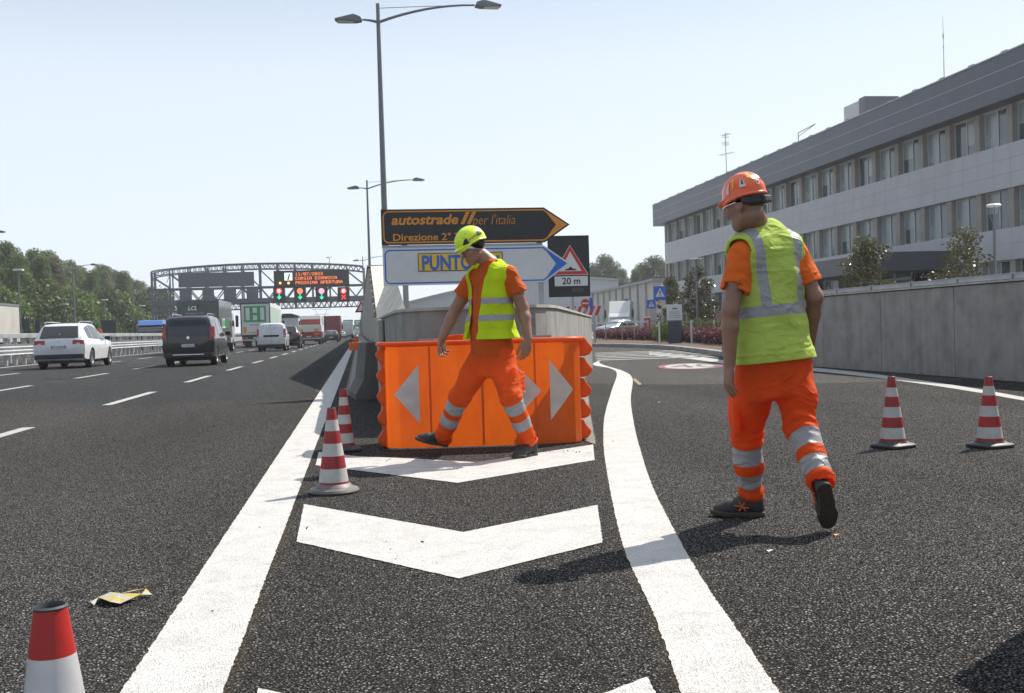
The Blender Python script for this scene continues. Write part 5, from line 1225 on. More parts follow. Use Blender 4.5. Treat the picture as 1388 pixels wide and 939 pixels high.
# ------------------------------------------------------------------ vegetation
def leafmat(name, c, c2, trans=.35):
    m = bpy.data.materials.new(name); m.use_nodes = True; N = NT(m)
    at_ = N.n('ShaderNodeAttribute'); at_.attribute_name = 'tint'
    colr = N.ramp(at_.outputs['Fac'], [(0, c), (1, c2)])
    N.l(colr, N.b.inputs['Base Color']); N.b.inputs['Roughness'].default_value = .55; N.b.inputs['Specular IOR Level'].default_value = .35
    tr = N.n('ShaderNodeBsdfTranslucent'); N.l(colr, tr.inputs[0]); mx = N.n('ShaderNodeMixShader'); mx.inputs[0].default_value = trans
    out = [n for n in N.t.nodes if n.type == 'OUTPUT_MATERIAL'][0]
    N.l(N.b.outputs[0], mx.inputs[1]); N.l(tr.outputs[0], mx.inputs[2]); N.l(mx.outputs[0], out.inputs[0]); return m
LM = [leafmat('leaf_mid', (.05, .08, .022), (.15, .20, .06)), leafmat('leaf_dark', (.035, .055, .02), (.09, .125, .04)), leafmat('leaf_olive', (.10, .105, .055), (.21, .21, .12)), leafmat('leaf_light', (.06, .11, .025), (.17, .25, .06))]
M_bark = newmat('bark', (.13, .105, .085), .9, var=.3, vscale=3, bump=.6, bscale=8); M_barkp = newmat('bark_pale', (.27, .25, .22), .9, var=.3, vscale=3)
def leaves(centers, radii, n, size, seed, name, mat, flat=.0, up=0.0):
    g = np.random.default_rng(seed); C = np.array(centers); Rr = np.array(radii)
    vol = (Rr.prod(axis=1)) ** .8; idx = g.choice(len(C), n, p=vol / vol.sum())
    d = g.normal(size=(n, 3)); d /= np.linalg.norm(d, axis=1)[:, None]
    rr = g.random(n) ** .42; P = C[idx] + d * Rr[idx] * rr[:, None]
    nrm = d * .6 + g.normal(size=(n, 3)) * .7 + np.array([0, 0, up]); nrm /= np.linalg.norm(nrm, axis=1)[:, None]
    t = np.cross(nrm, g.normal(size=(n, 3))); t /= np.linalg.norm(t, axis=1)[:, None]; b = np.cross(nrm, t)
    s = size * g.uniform(.6, 1.35, n)[:, None]
    V = np.empty((n, 4, 3)); V[:, 0] = P - t * s; V[:, 1] = P + b * s * .55 + nrm * s * .12; V[:, 2] = P + t * s; V[:, 3] = P - b * s * .55 + nrm * s * .1
    me = bpy.data.meshes.new(name); me.vertices.add(4 * n); me.vertices.foreach_set('co', V.ravel()); me.loops.add(4 * n); me.polygons.add(n)
    me.loops.foreach_set('vertex_index', np.arange(4 * n)); me.polygons.foreach_set('loop_start', np.arange(n) * 4)
    me.update(); a = me.attributes.new('tint', 'FLOAT', 'POINT'); tn = np.clip(g.normal(.45, .25, n), 0, 1) * .6 + g.random(len(C))[idx] * .4
    a.data.foreach_set('value', np.repeat(tn, 4).astype('f')); me.materials.append(mat); me.validate(); return me
def tree_meshes(seed, H, W, nl, ls, mat, base=.18, bark=M_bark, blobs=26, shape=1.0):
    g = np.random.default_rng(seed); C = []; Rd = []
    tr = MB(); top = H * .88; pts = [(g.normal(0, .02 * H) * k / 5, g.normal(0, .02 * H) * k / 5, top * k / 5) for k in range(6)]
    tr.tube(pts, [max(.02, .022 * H * (1 - k / 5.4)) for k in range(6)], 7)
    for k in range(blobs):
        f = (k + g.random()) / blobs; z = H * (base + (1 - base - .06) * f); prof_ = math.sin(math.pi * min(1, (.18 + .82 * f) ** shape)) ** .6 * W / 2
        a = k * 2.4 + g.normal(0, .4); r = prof_ * g.uniform(.25, .85); c = np.array([r * math.cos(a), r * math.sin(a), z]); C.append(c)
        q = W * g.uniform(.11, .22); Rd.append((q, q, q * g.uniform(.6, .95)))
        zb = max(.1 * H, z - r * .9); base_ = np.array([np.interp(zb, [p[2] for p in pts], [p[i] for p in pts]) for i in (0, 1)] + [zb]); tr.tube([base_, (base_ + c) / 2 + (0, 0, .05 * H * g.random()), c], [.007 * H, .005 * H, .002 * H], 5)
    return tr.mesh('trunk', bark, 60), leaves(C, Rd, nl, ls, seed, 'crown', mat)
variants = [tree_meshes(1, 13, 5.6, 13000, .125, LM[0], .15, M_bark, 34), tree_meshes(2, 13, 4.6, 10000, .12, LM[2], .1, M_barkp, 34), tree_meshes(3, 13, 7.5, 17000, .13, LM[1], .12, M_bark, 34), tree_meshes(4, 13, 4.2, 4200, .12, LM[2], .25, M_barkp, 30), tree_meshes(5, 13, 5.4, 13000, .125, LM[3], .1, M_bark, 34)]
def plant(name, v, label, cat, x, y, sc, sz=1.0, z=0, rz=0, group=None):
    t = thing(name, label, cat, (x, y, z), rz, group); t.scale = (sc, sc, sc * sz)
    for nm, me in (('trunk', v[0]), ('crown', v[1])): o = bpy.data.objects.new(nm, me); col.objects.link(o); o.parent = t
    return t
prof_px = [(-60, 330), (-15, 318), (10, 325), (30, 345), (50, 336), (66, 338), (82, 352), (98, 352), (115, 362), (128, 366), (141, 357), (155, 362), (168, 366), (178, 372), (192, 378), (203, 386), (-35, 322), (40, 350), (75, 345), (106, 360), (148, 361), (186, 376), (90, 358), (20, 335), (58, 345), (122, 368), (162, 372), (175, 380), (198, 388), (210, 396)]
kinds = ['broad leafy', 'olive tinged', 'dense dark', 'thin half bare', 'bright green']
vk = [2, 0, 0, 4, 0, 0, 4, 1, 1, 4, 0, 3, 0, 3, 3, 3, 0, 2, 1, 4, 1, 3, 1, 4, 0, 3, 1, 3, 3, 0]
order = sorted(range(len(prof_px)), key=lambda i: prof_px[i][0])
for rank, i in enumerate(order):
    px, py = prof_px[i]; X = -46 - (i % 3) * 5
    d = _ray(px, 440); Y = X * d[1] / d[0] if d[0] < 0 else 200; Y = min(Y, 260); X = d[0] / d[1] * Y
    zt_ = at(px, py, Y, 1)[2]
    if zt_ < 3: zt_ = 8
    lab = '%s tree in the roadside belt, number %d counted from the left edge' % (kinds[vk[i]], rank + 1)
    plant('roadside_tree', variants[vk[i]], lab, 'tree', X, Y, zt_ / 13 * 1.02, 1, rz=i * 1.7, group='trees beyond the opposite carriageway')
bush_v = [tree_meshes(21, 5, 6.5, 5000, .16, LM[1], .02, blobs=20, shape=.8), tree_meshes(22, 5, 6.5, 5000, .16, LM[3], .02, blobs=20, shape=.8)]
for k in range(17):
    px = -45 + k * 16; d = _ray(px, 440); X = -38; Y = X * d[1] / d[0] if d[0] < 0 else 210; Y = min(Y, 215); X = d[0] / d[1] * Y
    H_ = float(at(px, 402 + 12 * math.sin(k * 1.9) + (k > 8) * 4, Y, 1)[2])
    plant('roadside_bush', bush_v[k % 2 if k % 5 else 0], '%s bush under the roadside trees, bush %d from the left' % (['dark', 'bright'][k % 2 if k % 5 else 0], k + 1), 'bush', X, Y, H_ / 5 * 1.05, rz=k, group='bushes under the tree belt')
# trees behind the warehouses
for k, (px, py, Y, v, s) in enumerate(((822, 356, 230, 2, 1), (842, 372, 235, 0, 1), (805, 366, 240, 2, 1), (862, 372, 225, 0, 1), (884, 357, 220, 2, 1), (902, 362, 225, 0, 1), (872, 366, 240, 2, 1), (755, 420, 260, 0, 1))):
    p = at(px, py, Y, 1)
    if k == 7: continue
    plant('broadleaf_tree', variants[v], ['round dense tree behind the low warehouse, left of the gap', 'smaller tree at the right foot of the round one', 'tree partly behind the black sign board', 'low tree right of the sky gap behind warehouse', 'tall tree touching the office corner on the left', 'tree rising directly behind the office corner', 'tree filling between the low and tall ones'][k], 'tree', float(p[0]), Y, float(p[2]) / 13 * 1.14, rz=k * 2.1, group='trees behind the low warehouse')
# magnolias in front of the office
LMg = leafmat('magnolia_leaf', (.022, .05, .012), (.13, .10, .02), .2); LMg.node_tree.nodes['Principled BSDF'].inputs['Roughness'].default_value = .28; LMg.node_tree.nodes['Principled BSDF'].inputs['Specular IOR Level'].default_value = .6
def magnolia(seed, H, W, nl, ls, label, px, pyt, pyb, Y, loose=False):
    p = at(px, pyt, Y, 1); z0 = 1.25 if Y < 50 else 0.0; H = float(p[2]) - z0
    v = tree_meshes(seed, H, W, nl, ls, LMg, .04 if not loose else .02, M_bark, 26 if not loose else 30, .8 if not loose else .62)
    plant('magnolia_tree', v, label, 'tree', float(p[0]), Y, 1.0, 1, z0, seed)
magnolia(31, 3, 2.3, 4600, .055, 'conical magnolia in front of the entrance canopy', 1176, 320, 398, 38)
magnolia(32, 3, 2.4, 2300, .052, 'loose open magnolia beside the bowl lamp on the right', 1309, 305, 385, 28, True)
magnolia(33, 5, 2.8, 4200, .085, 'magnolia behind the thin disc lamp left of the orange helmet', 946, 357, 440, 62)
magnolia(34, 5, 2.4, 3500, .085, 'narrow magnolia behind the larger crossing sign', 908, 371, 440, 72)
# red leaved shrubs and hedge
LR = leafmat('berberis_leaf', (.07, .022, .03), (.28, .11, .12), .25)
g = np.random.default_rng(5)
shr = [leaves([(0, 0, .3), (.12, .05, .4), (-.1, 0, .36), (.05, -.1, .25)], [(.3, .3, .26), (.2, .2, .2), (.2, .2, .2), (.25, .25, .2)], 420, .045, 50 + k, 'foliage', LR, up=.5) for k in range(3)]
stm = MB()
for k in range(9): a = k * .7; stm.tube([(0, 0, 0), (.13 * math.cos(a), .13 * math.sin(a), .3), (.26 * math.cos(a), .26 * math.sin(a), .62 + .05 * (k % 3))], [.01, .007, .003], 4)
stm = stm.mesh('stem', M_bark)
line = [at(985, 474), at(945, 469), at(895, 465.5), at(850, 463.5), at(803, 462)]
line = [np.array(p[:2]) for p in line]; L_ = subdiv([tuple(p) for p in line], .62)
q = 0
for row in range(3):
    for k, p in enumerate(L_):
        pp_ = p + np.array([.32 + row * .62, .12 + row * .25]) + g.normal(0, .12, 2)
        t = thing('berberis_shrub', 'low red leaved shrub in the kerbed bed between road and yard', 'shrub', (pp_[0], pp_[1], .13), g.random() * 6, 'red leaved shrubs in the kerbed bed'); sc = g.uniform(.9, 1.3); t.scale = (sc * 1.15, sc * 1.15, sc)
        for nm, me in (('foliage', shr[q % 3]), ('stem', stm)): o = bpy.data.objects.new(nm, me); col.objects.link(o); o.parent = t
        q += 1
LH = leafmat('hedge_leaf', (.06, .09, .02), (.16, .21, .06), .3)
ha, hb_ = at(893, 447, 47, 1), at(990, 447, 47, 1); n_ = int((hb_[0] - ha[0]) / .5) + 2
C = [(ha[0] + .5 * k - (ha[0] + hb_[0]) / 2, g.normal(0, .05), .42 + g.normal(0, .04)) for k in range(n_)] + [(ha[0] + .5 * k - (ha[0] + hb_[0]) / 2 + .2, .5, .4) for k in range(n_)]
hd = thing('clipped_hedge', 'clipped light green hedge behind the red shrubs', 'hedge', ((ha[0] + hb_[0]) / 2, 47, .13)); zt_ = float(at(940, 431, 47, 1)[2])
hme = leaves(C, [(.4, .35, .42)] * len(C), 6500, .05, 77, 'foliage', LH); o = bpy.data.objects.new('foliage', hme); col.objects.link(o); o.parent = hd; o.scale = (1, 1, (zt_ - .13) / .86)
# thin grass verge tufts beside the opposite carriageway
vg = leaves([(-40 - 3 * math.sin(k), 40 + k * 4, .1) for k in range(60)], [(2, 3, .35)] * 60, 7000, .12, 91, 'verge_grass', LM[3], up=1); o = bpy.data.objects.new('verge_grass', vg); col.objects.link(o); o['kind'] = 'stuff'
# ------------------------------------------------------------------ people, grown as distance fields
A3 = lambda *v: np.array(v, float)
def unit(v): v = np.array(v, float); return v / np.linalg.norm(v)
def cap(P, a, b, ra, rb):
    ab = b - a; t = np.clip(((P - a) @ ab) / (ab @ ab), 0, 1)
    return np.linalg.norm(P - a - t[:, None] * ab, axis=1) - (ra + (rb - ra) * t)
def fcap(P, a, b, ra, rb, n, s):     # capsule flattened along n by factor s
    n = unit(n); m = (a + b) / 2
    def q(X): return X + np.outer(np.atleast_2d(X - m) @ n, n).reshape(X.shape) * (1 / s - 1)
    return cap(q(P), q(a), q(b), ra, rb) * s ** .5
def elp(P, c, ax, r):
    q = (P - c) @ np.array(ax).T / r; k0 = np.linalg.norm(q, axis=1) + 1e-9; k1 = np.linalg.norm(q / r, axis=1) + 1e-9
    return k0 * (k0 - 1) / k1
def smin(a, b, k): h = np.clip(.5 + .5 * (b - a) / k, 0, 1); return b + (a - b) * h - k * h * (1 - h)
def smax(a, b, k): return -smin(-a, -b, k)
def chain(P, pts, rad, k=.012):
    d = None
    for i in range(len(pts) - 1):
        e = cap(P, pts[i], pts[i + 1], rad[i], rad[i + 1]); d = e if d is None else smin(d, e, k)
    return d
def grow(f, lo, hi, h, B=8, margin=1.7):
    lo = np.array(lo, float) - 3 * h; n = np.ceil((np.array(hi, float) + 3 * h - lo) / h / B).astype(int); N_ = n * B
    D = np.empty(tuple(N_), np.float32)
    ci = np.stack(np.meshgrid(*[np.arange(k) for k in n], indexing='ij'), -1).reshape(-1, 3)
    cd = f(lo + (ci * B + (B - 1) / 2) * h)
    for i, d in zip(ci, cd): D[i[0] * B:i[0] * B + B, i[1] * B:i[1] * B + B, i[2] * B:i[2] * B + B] = 1 if d > 0 else -1
    sel = ci[np.abs(cd) < margin * .87 * B * h]
    loc_ = np.stack(np.meshgrid(*[np.arange(B)] * 3, indexing='ij'), -1).reshape(-1, 3)
    for s in range(0, len(sel), 200):
        c = sel[s:s + 200]; idx = (c[:, None] * B + loc_[None]).reshape(-1, 3); D[idx[:, 0], idx[:, 1], idx[:, 2]] = f(lo + idx * h)
    S = D < 0
    c8 = [(i, j, k) for i in (0, 1) for j in (0, 1) for k in (0, 1)]
    cnt = sum(S[i:N_[0] - 1 + i, j:N_[1] - 1 + j, k:N_[2] - 1 + k].astype(np.int8) for i, j, k in c8)
    act = np.argwhere((cnt > 0) & (cnt < 8)); ids = -np.ones(tuple(N_ - 1), np.int64); ids[act[:, 0], act[:, 1], act[:, 2]] = np.arange(len(act))
    acc = np.zeros((len(act), 3)); num = np.zeros(len(act))
    for a in c8:
        for ax in range(3):
            if a[ax]: continue
            b = list(a); b[ax] = 1
            da = D[act[:, 0] + a[0], act[:, 1] + a[1], act[:, 2] + a[2]]; db = D[act[:, 0] + b[0], act[:, 1] + b[1], act[:, 2] + b[2]]
            m = (da < 0) != (db < 0); t = np.where(m, da / (da - db + 1e-12), 0); p = np.tile(np.array(a, float), (len(act), 1)); p[:, ax] += t
            acc[m] += p[m]; num[m] += 1
    V = lo + (act + acc / num[:, None]) * h; F = []
    for ax in range(3):
        u, v = (ax + 1) % 3, (ax + 2) % 3
        s0 = [slice(1, -1)] * 3; s1 = [slice(1, -1)] * 3; s0[ax] = slice(0, -1); s1[ax] = slice(1, None)
        A = S[tuple(s0)]; Bq = S[tuple(s1)]; e = np.argwhere(A != Bq); off = np.array([1, 1, 1]); off[ax] = 0; e2 = e + off
        flip = A[e[:, 0], e[:, 1], e[:, 2]]
        def g(du, dv): q = e2.copy(); q[:, u] -= du; q[:, v] -= dv; return ids[q[:, 0], q[:, 1], q[:, 2]]
        Q = np.stack([g(1, 1), g(0, 1), g(0, 0), g(1, 0)], 1); Q[~flip] = Q[~flip][:, ::-1]; F.append(Q)
    F = np.vstack(F); F = F[(F >= 0).all(1)]
    return V, F
def np_mesh(name, V, F, mat, origin, attrs=None, smooth_it=1):
    if smooth_it:      # light laplacian to remove grid steps
        E = np.vstack([F[:, [0, 1]], F[:, [1, 2]], F[:, [2, 3]], F[:, [3, 0]]])
        for _ in range(smooth_it):
            s = np.zeros_like(V); c = np.zeros(len(V)); np.add.at(s, E[:, 0], V[E[:, 1]]); np.add.at(c, E[:, 0], 1); m = c > 0; V = V.copy(); V[m] = V[m] * .5 + .5 * s[m] / c[m][:, None]
    me = bpy.data.meshes.new(name); me.vertices.add(len(V)); me.vertices.foreach_set('co', (V - origin).ravel()); me.loops.add(4 * len(F)); me.polygons.add(len(F))
    me.loops.foreach_set('vertex_index', F.ravel().astype(np.int32)); me.polygons.foreach_set('loop_start', np.arange(len(F), dtype=np.int32) * 4); me.update()
    me.materials.append(mat); me.shade_smooth()
    if attrs:
        for k, fn in attrs.items():
            a = me.attributes.new(k, 'FLOAT', 'POINT'); a.data.foreach_set('value', fn(V).astype(np.float32))
    return me
def part(name, me, parent): o = bpy.data.objects.new(name, me); col.objects.link(o); o.parent = parent; return o

HR = A3(math.cos(_yaw), -math.sin(_yaw), 0); HA = A3(math.sin(_yaw), math.cos(_yaw), 0); UPV = A3(0, 0, 1)
def cloth_noise(P, A, s=1.0, seed=0.0):
    x, y, z = (P * s).T
    w1 = np.sin(7 * x + 5 * z + seed) + np.sin(9 * y - 6 * z + 1.3 * seed)
    return A * (np.sin(34 * z + 14 * x + 2.2 * w1 + seed) * .5 + np.sin(-22 * z + 26 * y + 18 * x + 1.8 * w1) * .35 + np.sin(48 * x - 30 * y + 20 * z + 1.5 * w1 + 2 * seed) * .22)
# ---- fabric materials
def fabric(name, c, trans=.22, bands=None, bandc=(.30, .30, .315), rough=.75, bump=.35, dirt=.15, sheen=.04):
    """bands: list of (attribute, lo, hi[, gate attribute, lo, hi])"""
    m = bpy.data.materials.new(name); m.use_nodes = True; N = NT(m); v = N.obj()
    n1 = N.noise(v, 5, 4); base = N.ramp(n1, [(.3, tuple(x * (1 - dirt) for x in c)), (.65, c)])
    N.b.inputs['Sheen Weight'].default_value = sheen; N.b.inputs['Sheen Roughness'].default_value = .5
    N.b.inputs['Roughness'].default_value = rough; N.b.inputs['Specular IOR Level'].default_value = .2
    mask = None
    for b in (bands or []):
        def gate(nm, lo, hi):
            a = N.n('ShaderNodeAttribute'); a.attribute_name = nm
            return N.math('MULTIPLY', N.math('GREATER_THAN', a.outputs['Fac'], lo), N.math('LESS_THAN', a.outputs['Fac'], hi))
        g = gate(*b[:3])
        if len(b) > 3: g = N.math('MULTIPLY', g, gate(*b[3:6]))
        mask = g if mask is None else N.math('MAXIMUM', mask, g)
    fold = N.n('ShaderNodeTexNoise'); fold.inputs['Scale'].default_value = 9; fold.inputs['Detail'].default_value = 3; fold.inputs['Distortion'].default_value = 1.6
    mp = N.n('ShaderNodeMapping'); mp.inputs['Scale'].default_value = (1, 1, 1.8); N.l(v, mp.inputs[0]); N.l(mp.outputs[0], fold.inputs['Vector'])
    hgt = N.math('ADD', N.math('MULTIPLY', fold.outputs['Fac'], 1.0), N.math('MULTIPLY', N.noise(v, 240, 2), .04)); rid = N.n('ShaderNodeTexNoise'); rid.inputs['Scale'].default_value = 3.4; rid.inputs['Detail'].default_value = 1.5; rid.inputs['Distortion'].default_value = 1.2; N.l(mp.outputs[0], rid.inputs['Vector'])
    rg = N.math('POWER', N.math('SUBTRACT', 1.0, N.math('MULTIPLY', N.math('ABSOLUTE', N.math('SUBTRACT', rid.outputs['Fac'], .5)), 5.0)), 3.0)
    hgt = N.math('ADD', hgt, N.math('MULTIPLY', N.math('MAXIMUM', rg, 0.0), .5)); N.bump(hgt, min(1, bump * 1.3), .020)
    tr = N.n('ShaderNodeBsdfTranslucent'); mx = N.n('ShaderNodeMixShader')
    out = [n for n in N.t.nodes if n.type == 'OUTPUT_MATERIAL'][0]
    N.l(base, tr.inputs[0]); mx.inputs[0].default_value = trans
    if mask is not None:
        N.l(N.mix(mask, base, bandc), N.b.inputs['Base Color']); N.l(N.math('MULTIPLY', N.math('SUBTRACT', 1.0, mask), trans), mx.inputs[0])
        N.l(N.math('MULTIPLY_ADD', mask, -.35, rough), N.b.inputs['Roughness'])
    else: N.l(base, N.b.inputs['Base Color'])
    N.l(N.b.outputs[0], mx.inputs[1]); N.l(tr.outputs[0], mx.inputs[2]); N.l(mx.outputs[0], out.inputs[0]); return m
def skin(name, c):
    m = bpy.data.materials.new(name); m.use_nodes = True; N = NT(m); v = N.obj()
    a = N.ramp(N.noise(v, 12, 4), [(.3, tuple(x * .82 for x in c)), (.65, c)]); N.l(a, N.b.inputs['Base Color'])
    N.b.inputs['Roughness'].default_value = .48; N.b.inputs['Subsurface Weight'].default_value = .12; N.b.inputs['Subsurface Radius'].default_value = (.012, .005, .003)
    N.bump(N.math('ADD', N.noise(v, 180, 3), N.noise(v, 30, 2)), .18, .003); return m
M_shoe = newmat('shoe_leather', (.028, .028, .026), .6, var=.25, vscale=20, bump=.3, bscale=90); M_sole = newmat('shoe_sole', (.045, .038, .03), .75, var=.25, vscale=25, bump=.4, bscale=70)
M_shor = newmat('shoe_orange', (.55, .1, .02), .5)

def hand_field(P, w, D, T, Nn, curl, size=1.0, spread=.1, fcurls=None):
    """w wrist, D towards fingers, T towards thumb side, Nn back-of-hand normal"""
    D, T, Nn = unit(D), unit(T), unit(Nn); s = size; d = None
    lens = [.072, .078, .073, .06]; offs = [.031, .0105, -.0105, -.030]; kn = [.088, .092, .087, .080]
    palm = elp(P, w + D * .052 * s, (T, Nn, D), A3(.036, .0145, .052) * s)
    d = palm
    for i in range(4):
        k0 = w + D * .022 * s + T * offs[i] * .55 * s; k1 = w + D * kn[i] * s + T * offs[i] * s
        d = smin(d, cap(P, k0, k1, .0125 * s, .0105 * s), .012)
    out = d
    for i in range(4):
        k1 = w + D * kn[i] * s + T * offs[i] * s; c = (fcurls or [curl] * 4)[i]; dirn = unit(D + T * spread * (offs[i] / .028)); a = .35 * c; p = k1; fr = [.0088, .0083, .0078, .0066]
        for j, (f, da) in enumerate(((.44, .4), (.32, .75), (.24, .6))):
            a = (.45 if j == 0 else 0) * c + (a if j else 0); a = a + (da * c if j else 0)
            dd = dirn * math.cos(a) - Nn * math.sin(a); q = p + dd * lens[i] * f * s
            e = cap(P, p, q, fr[j] * s, fr[j + 1] * s); out = smin(out, e, .002); p = q
    t0 = w + D * .022 * s + T * .022 * s; t1 = w + D * .055 * s + T * .046 * s - Nn * .014 * s; t2 = t1 + (D * .03 + T * .006 - Nn * .012) * s; t3 = t2 + (D * .026 - T * .004 - Nn * .008) * s
    th = smin(cap(P, t0, t1, .015 * s, .0125 * s), smin(cap(P, t1, t2, .0118 * s, .0105 * s), cap(P, t2, t3, .0102 * s, .0085 * s), .004), .012)
    return smin(out, th, .010)
def head_field(P, c, S, Fv, U, s=1.0):
    ax = (S, Fv, U)
    def L(x, y, z): return c + (S * x + Fv * y + U * z) * s
    d = elp(P, L(0, -.012, .038), ax, A3(.077, .098, .088) * s)
    d = smin(d, elp(P, L(0, .03, -.035), ax, A3(.058, .062, .078) * s), .03)
    d = smin(d, elp(P, L(0, .055, -.085), ax, A3(.036, .035, .03) * s), .03)
    for q in (-1, 1):
        d = smin(d, cap(P, L(q * .05, .0, -.065), L(q * .022, .062, -.098), .014 * s, .014 * s), .03)       # jaw line
        d = smin(d, elp(P, L(q * .042, .066, -.02), ax, A3(.018, .02, .015) * s), .02)                     # cheek
        d = smax(d, -elp(P, L(q * .031, .102, .004), ax, A3(.017, .017, .012) * s), .012)                   # socket
        d = smin(d, elp(P, L(q * .031, .076, .003), ax, A3(.012, .0125, .010) * s), .004)
    d = smin(d, cap(P, L(-.030, .084, .020), L(.030, .084, .020), .010 * s, .010 * s), .012)
    d = smin(d, cap(P, L(0, .090, .006), L(0, .113, -.032), .0075 * s, .0105 * s), .010)
    for q in (-1, 1): d = smin(d, elp(P, L(q * .011, .100, -.035), ax, A3(.008, .009, .007) * s), .006)
    d = smin(d, elp(P, L(0, .088, -.058), ax, A3(.024, .012, .007) * s), .006); d = smin(d, elp(P, L(0, .087, -.072), ax, A3(.021, .012, .008) * s), .005)
    d = smax(d, -elp(P, L(0, .101, -.065), ax, A3(.024, .008, .0018) * s), .002)
    for q in (-1, 1):
        e = elp(P, L(q * .080, -.008, -.008), ax, A3(.012, .022, .035) * s); e = smax(e, -elp(P, L(q * .090, -.004, -.004), ax, A3(.008, .011, .019) * s), .004); d = smin(d, e, .007)
    return d
def tcoords(P, C0, S, Fv, U): q = P - C0; return q @ S, q @ Fv, q @ U
def torso_field(P, C0, S, Fv, U, hs, aw, bd, cf_, p=2.4):
    x, y, h = tcoords(P, C0, S, Fv, U); a = np.interp(h, hs, aw); b = np.interp(h, hs, bd); c = np.interp(h, hs, cf_)
    k = ((np.abs(x) / a) ** p + (np.abs(y - c) / b) ** p) ** (1 / p); d = (k - 1) * np.minimum(a, b) * .95
    return smax(d, np.maximum(hs[0] - h, h - hs[-1]), .03)

def shoe(parent, Hb, Tt, Nv, size, label_or=None, accent=False):
    """Hb heel point on the sole line, Tt towards the toe, Nv up of the foot"""
    Y = unit(Tt); X = unit(np.cross(Y, Nv)); Z = np.cross(X, Y); s = size
    def tl(P): q = P - Hb; return np.stack([q @ X, q @ Y, q @ Z], 1) / s
    def soleplan(q): 
        a = q.copy(); a[:, 2] = 0
        d = chain(a, [A3(0, .038, 0), A3(.004, .12, 0), A3(0, .20, 0), A3(.0, .247, 0)], [.036, .033, .045, .038], .02); return d
    def fs(P): q = tl(P); d = soleplan(q); lift = np.interp(q[:, 1], [.19, .29], [0, .014]); z = q[:, 2] - lift; return smax(d, np.abs(z - .014) - .014 + .002 * np.sign(np.sin(q[:, 1] * 420)) * (z < .006), .006) * s
    def fu(P):
        q = tl(P); d = chain(q, [A3(0, .042, .05), A3(0, .058, .10)], [.038, .040], .02)
        d = smin(d, chain(q, [A3(0, .06, .095), A3(0, .12, .066), A3(0, .18, .046), A3(0, .238, .036)], [.040, .040, .040, .031], .02), .03)
        d = smax(d, soleplan(q) - .004, .01); d = smax(d, .02 - q[:, 2], .004); d = smax(d, q[:, 2] - .135, .01)
        lace = .002 * np.sin(q[:, 1] * 330) * ((q[:, 1] > .09) & (q[:, 1] < .17) & (np.abs(q[:, 0]) < .02)); return (d - lace) * s
    c = np.array([Hb + (X * x + Y * y + Z * z) * s for x in (-.07, .07) for y in (-.02, .31) for z in (-.01, .15)]); lo, hi = c.min(0), c.max(0); org = np.array(parent.location)
    V, F = grow(fu, lo, hi, .0042); up = part('shoe', np_mesh('shoe', V, F, M_shoe, org), parent)
    V, F = grow(fs, lo, hi, .0042); part('sole', np_mesh('sole', V, F, M_sole, org), up)
    if accent:
        for sd_ in (-1, 1):
            mb = MB(); base = lambda x, y, z: Hb + (X * x + Y * y + Z * z) * s - org
            for (y0, z0, y1, z1) in ((.10, .035, .135, .085), (.135, .035, .105, .08), (.085, .05, .16, .065)): mb.bar(base(sd_ * .0415, y0, z0), base(sd_ * .036, y1, z1), .009, .006)
            mb.build('shoe_stripe', M_shor, up)
def leg_fields(hips, knees, ankles, rads, C0, S, pelvis):
    def f(P):
        d = elp(P, pelvis[0], pelvis[1], pelvis[2])
        for h_, k_, a_, r in zip(hips, knees, ankles, rads):
            m = (h_ + k_) / 2; m2 = (k_ + a_) / 2
            d = smin(d, chain(P, [h_, m, k_, m2, a_], r, .03), .035)
        return d
    return f
def bone_w(P, k, a):      # metres down the shank, 0 at knee
    ab = a - k; return ((P - k) @ ab) / np.linalg.norm(ab)
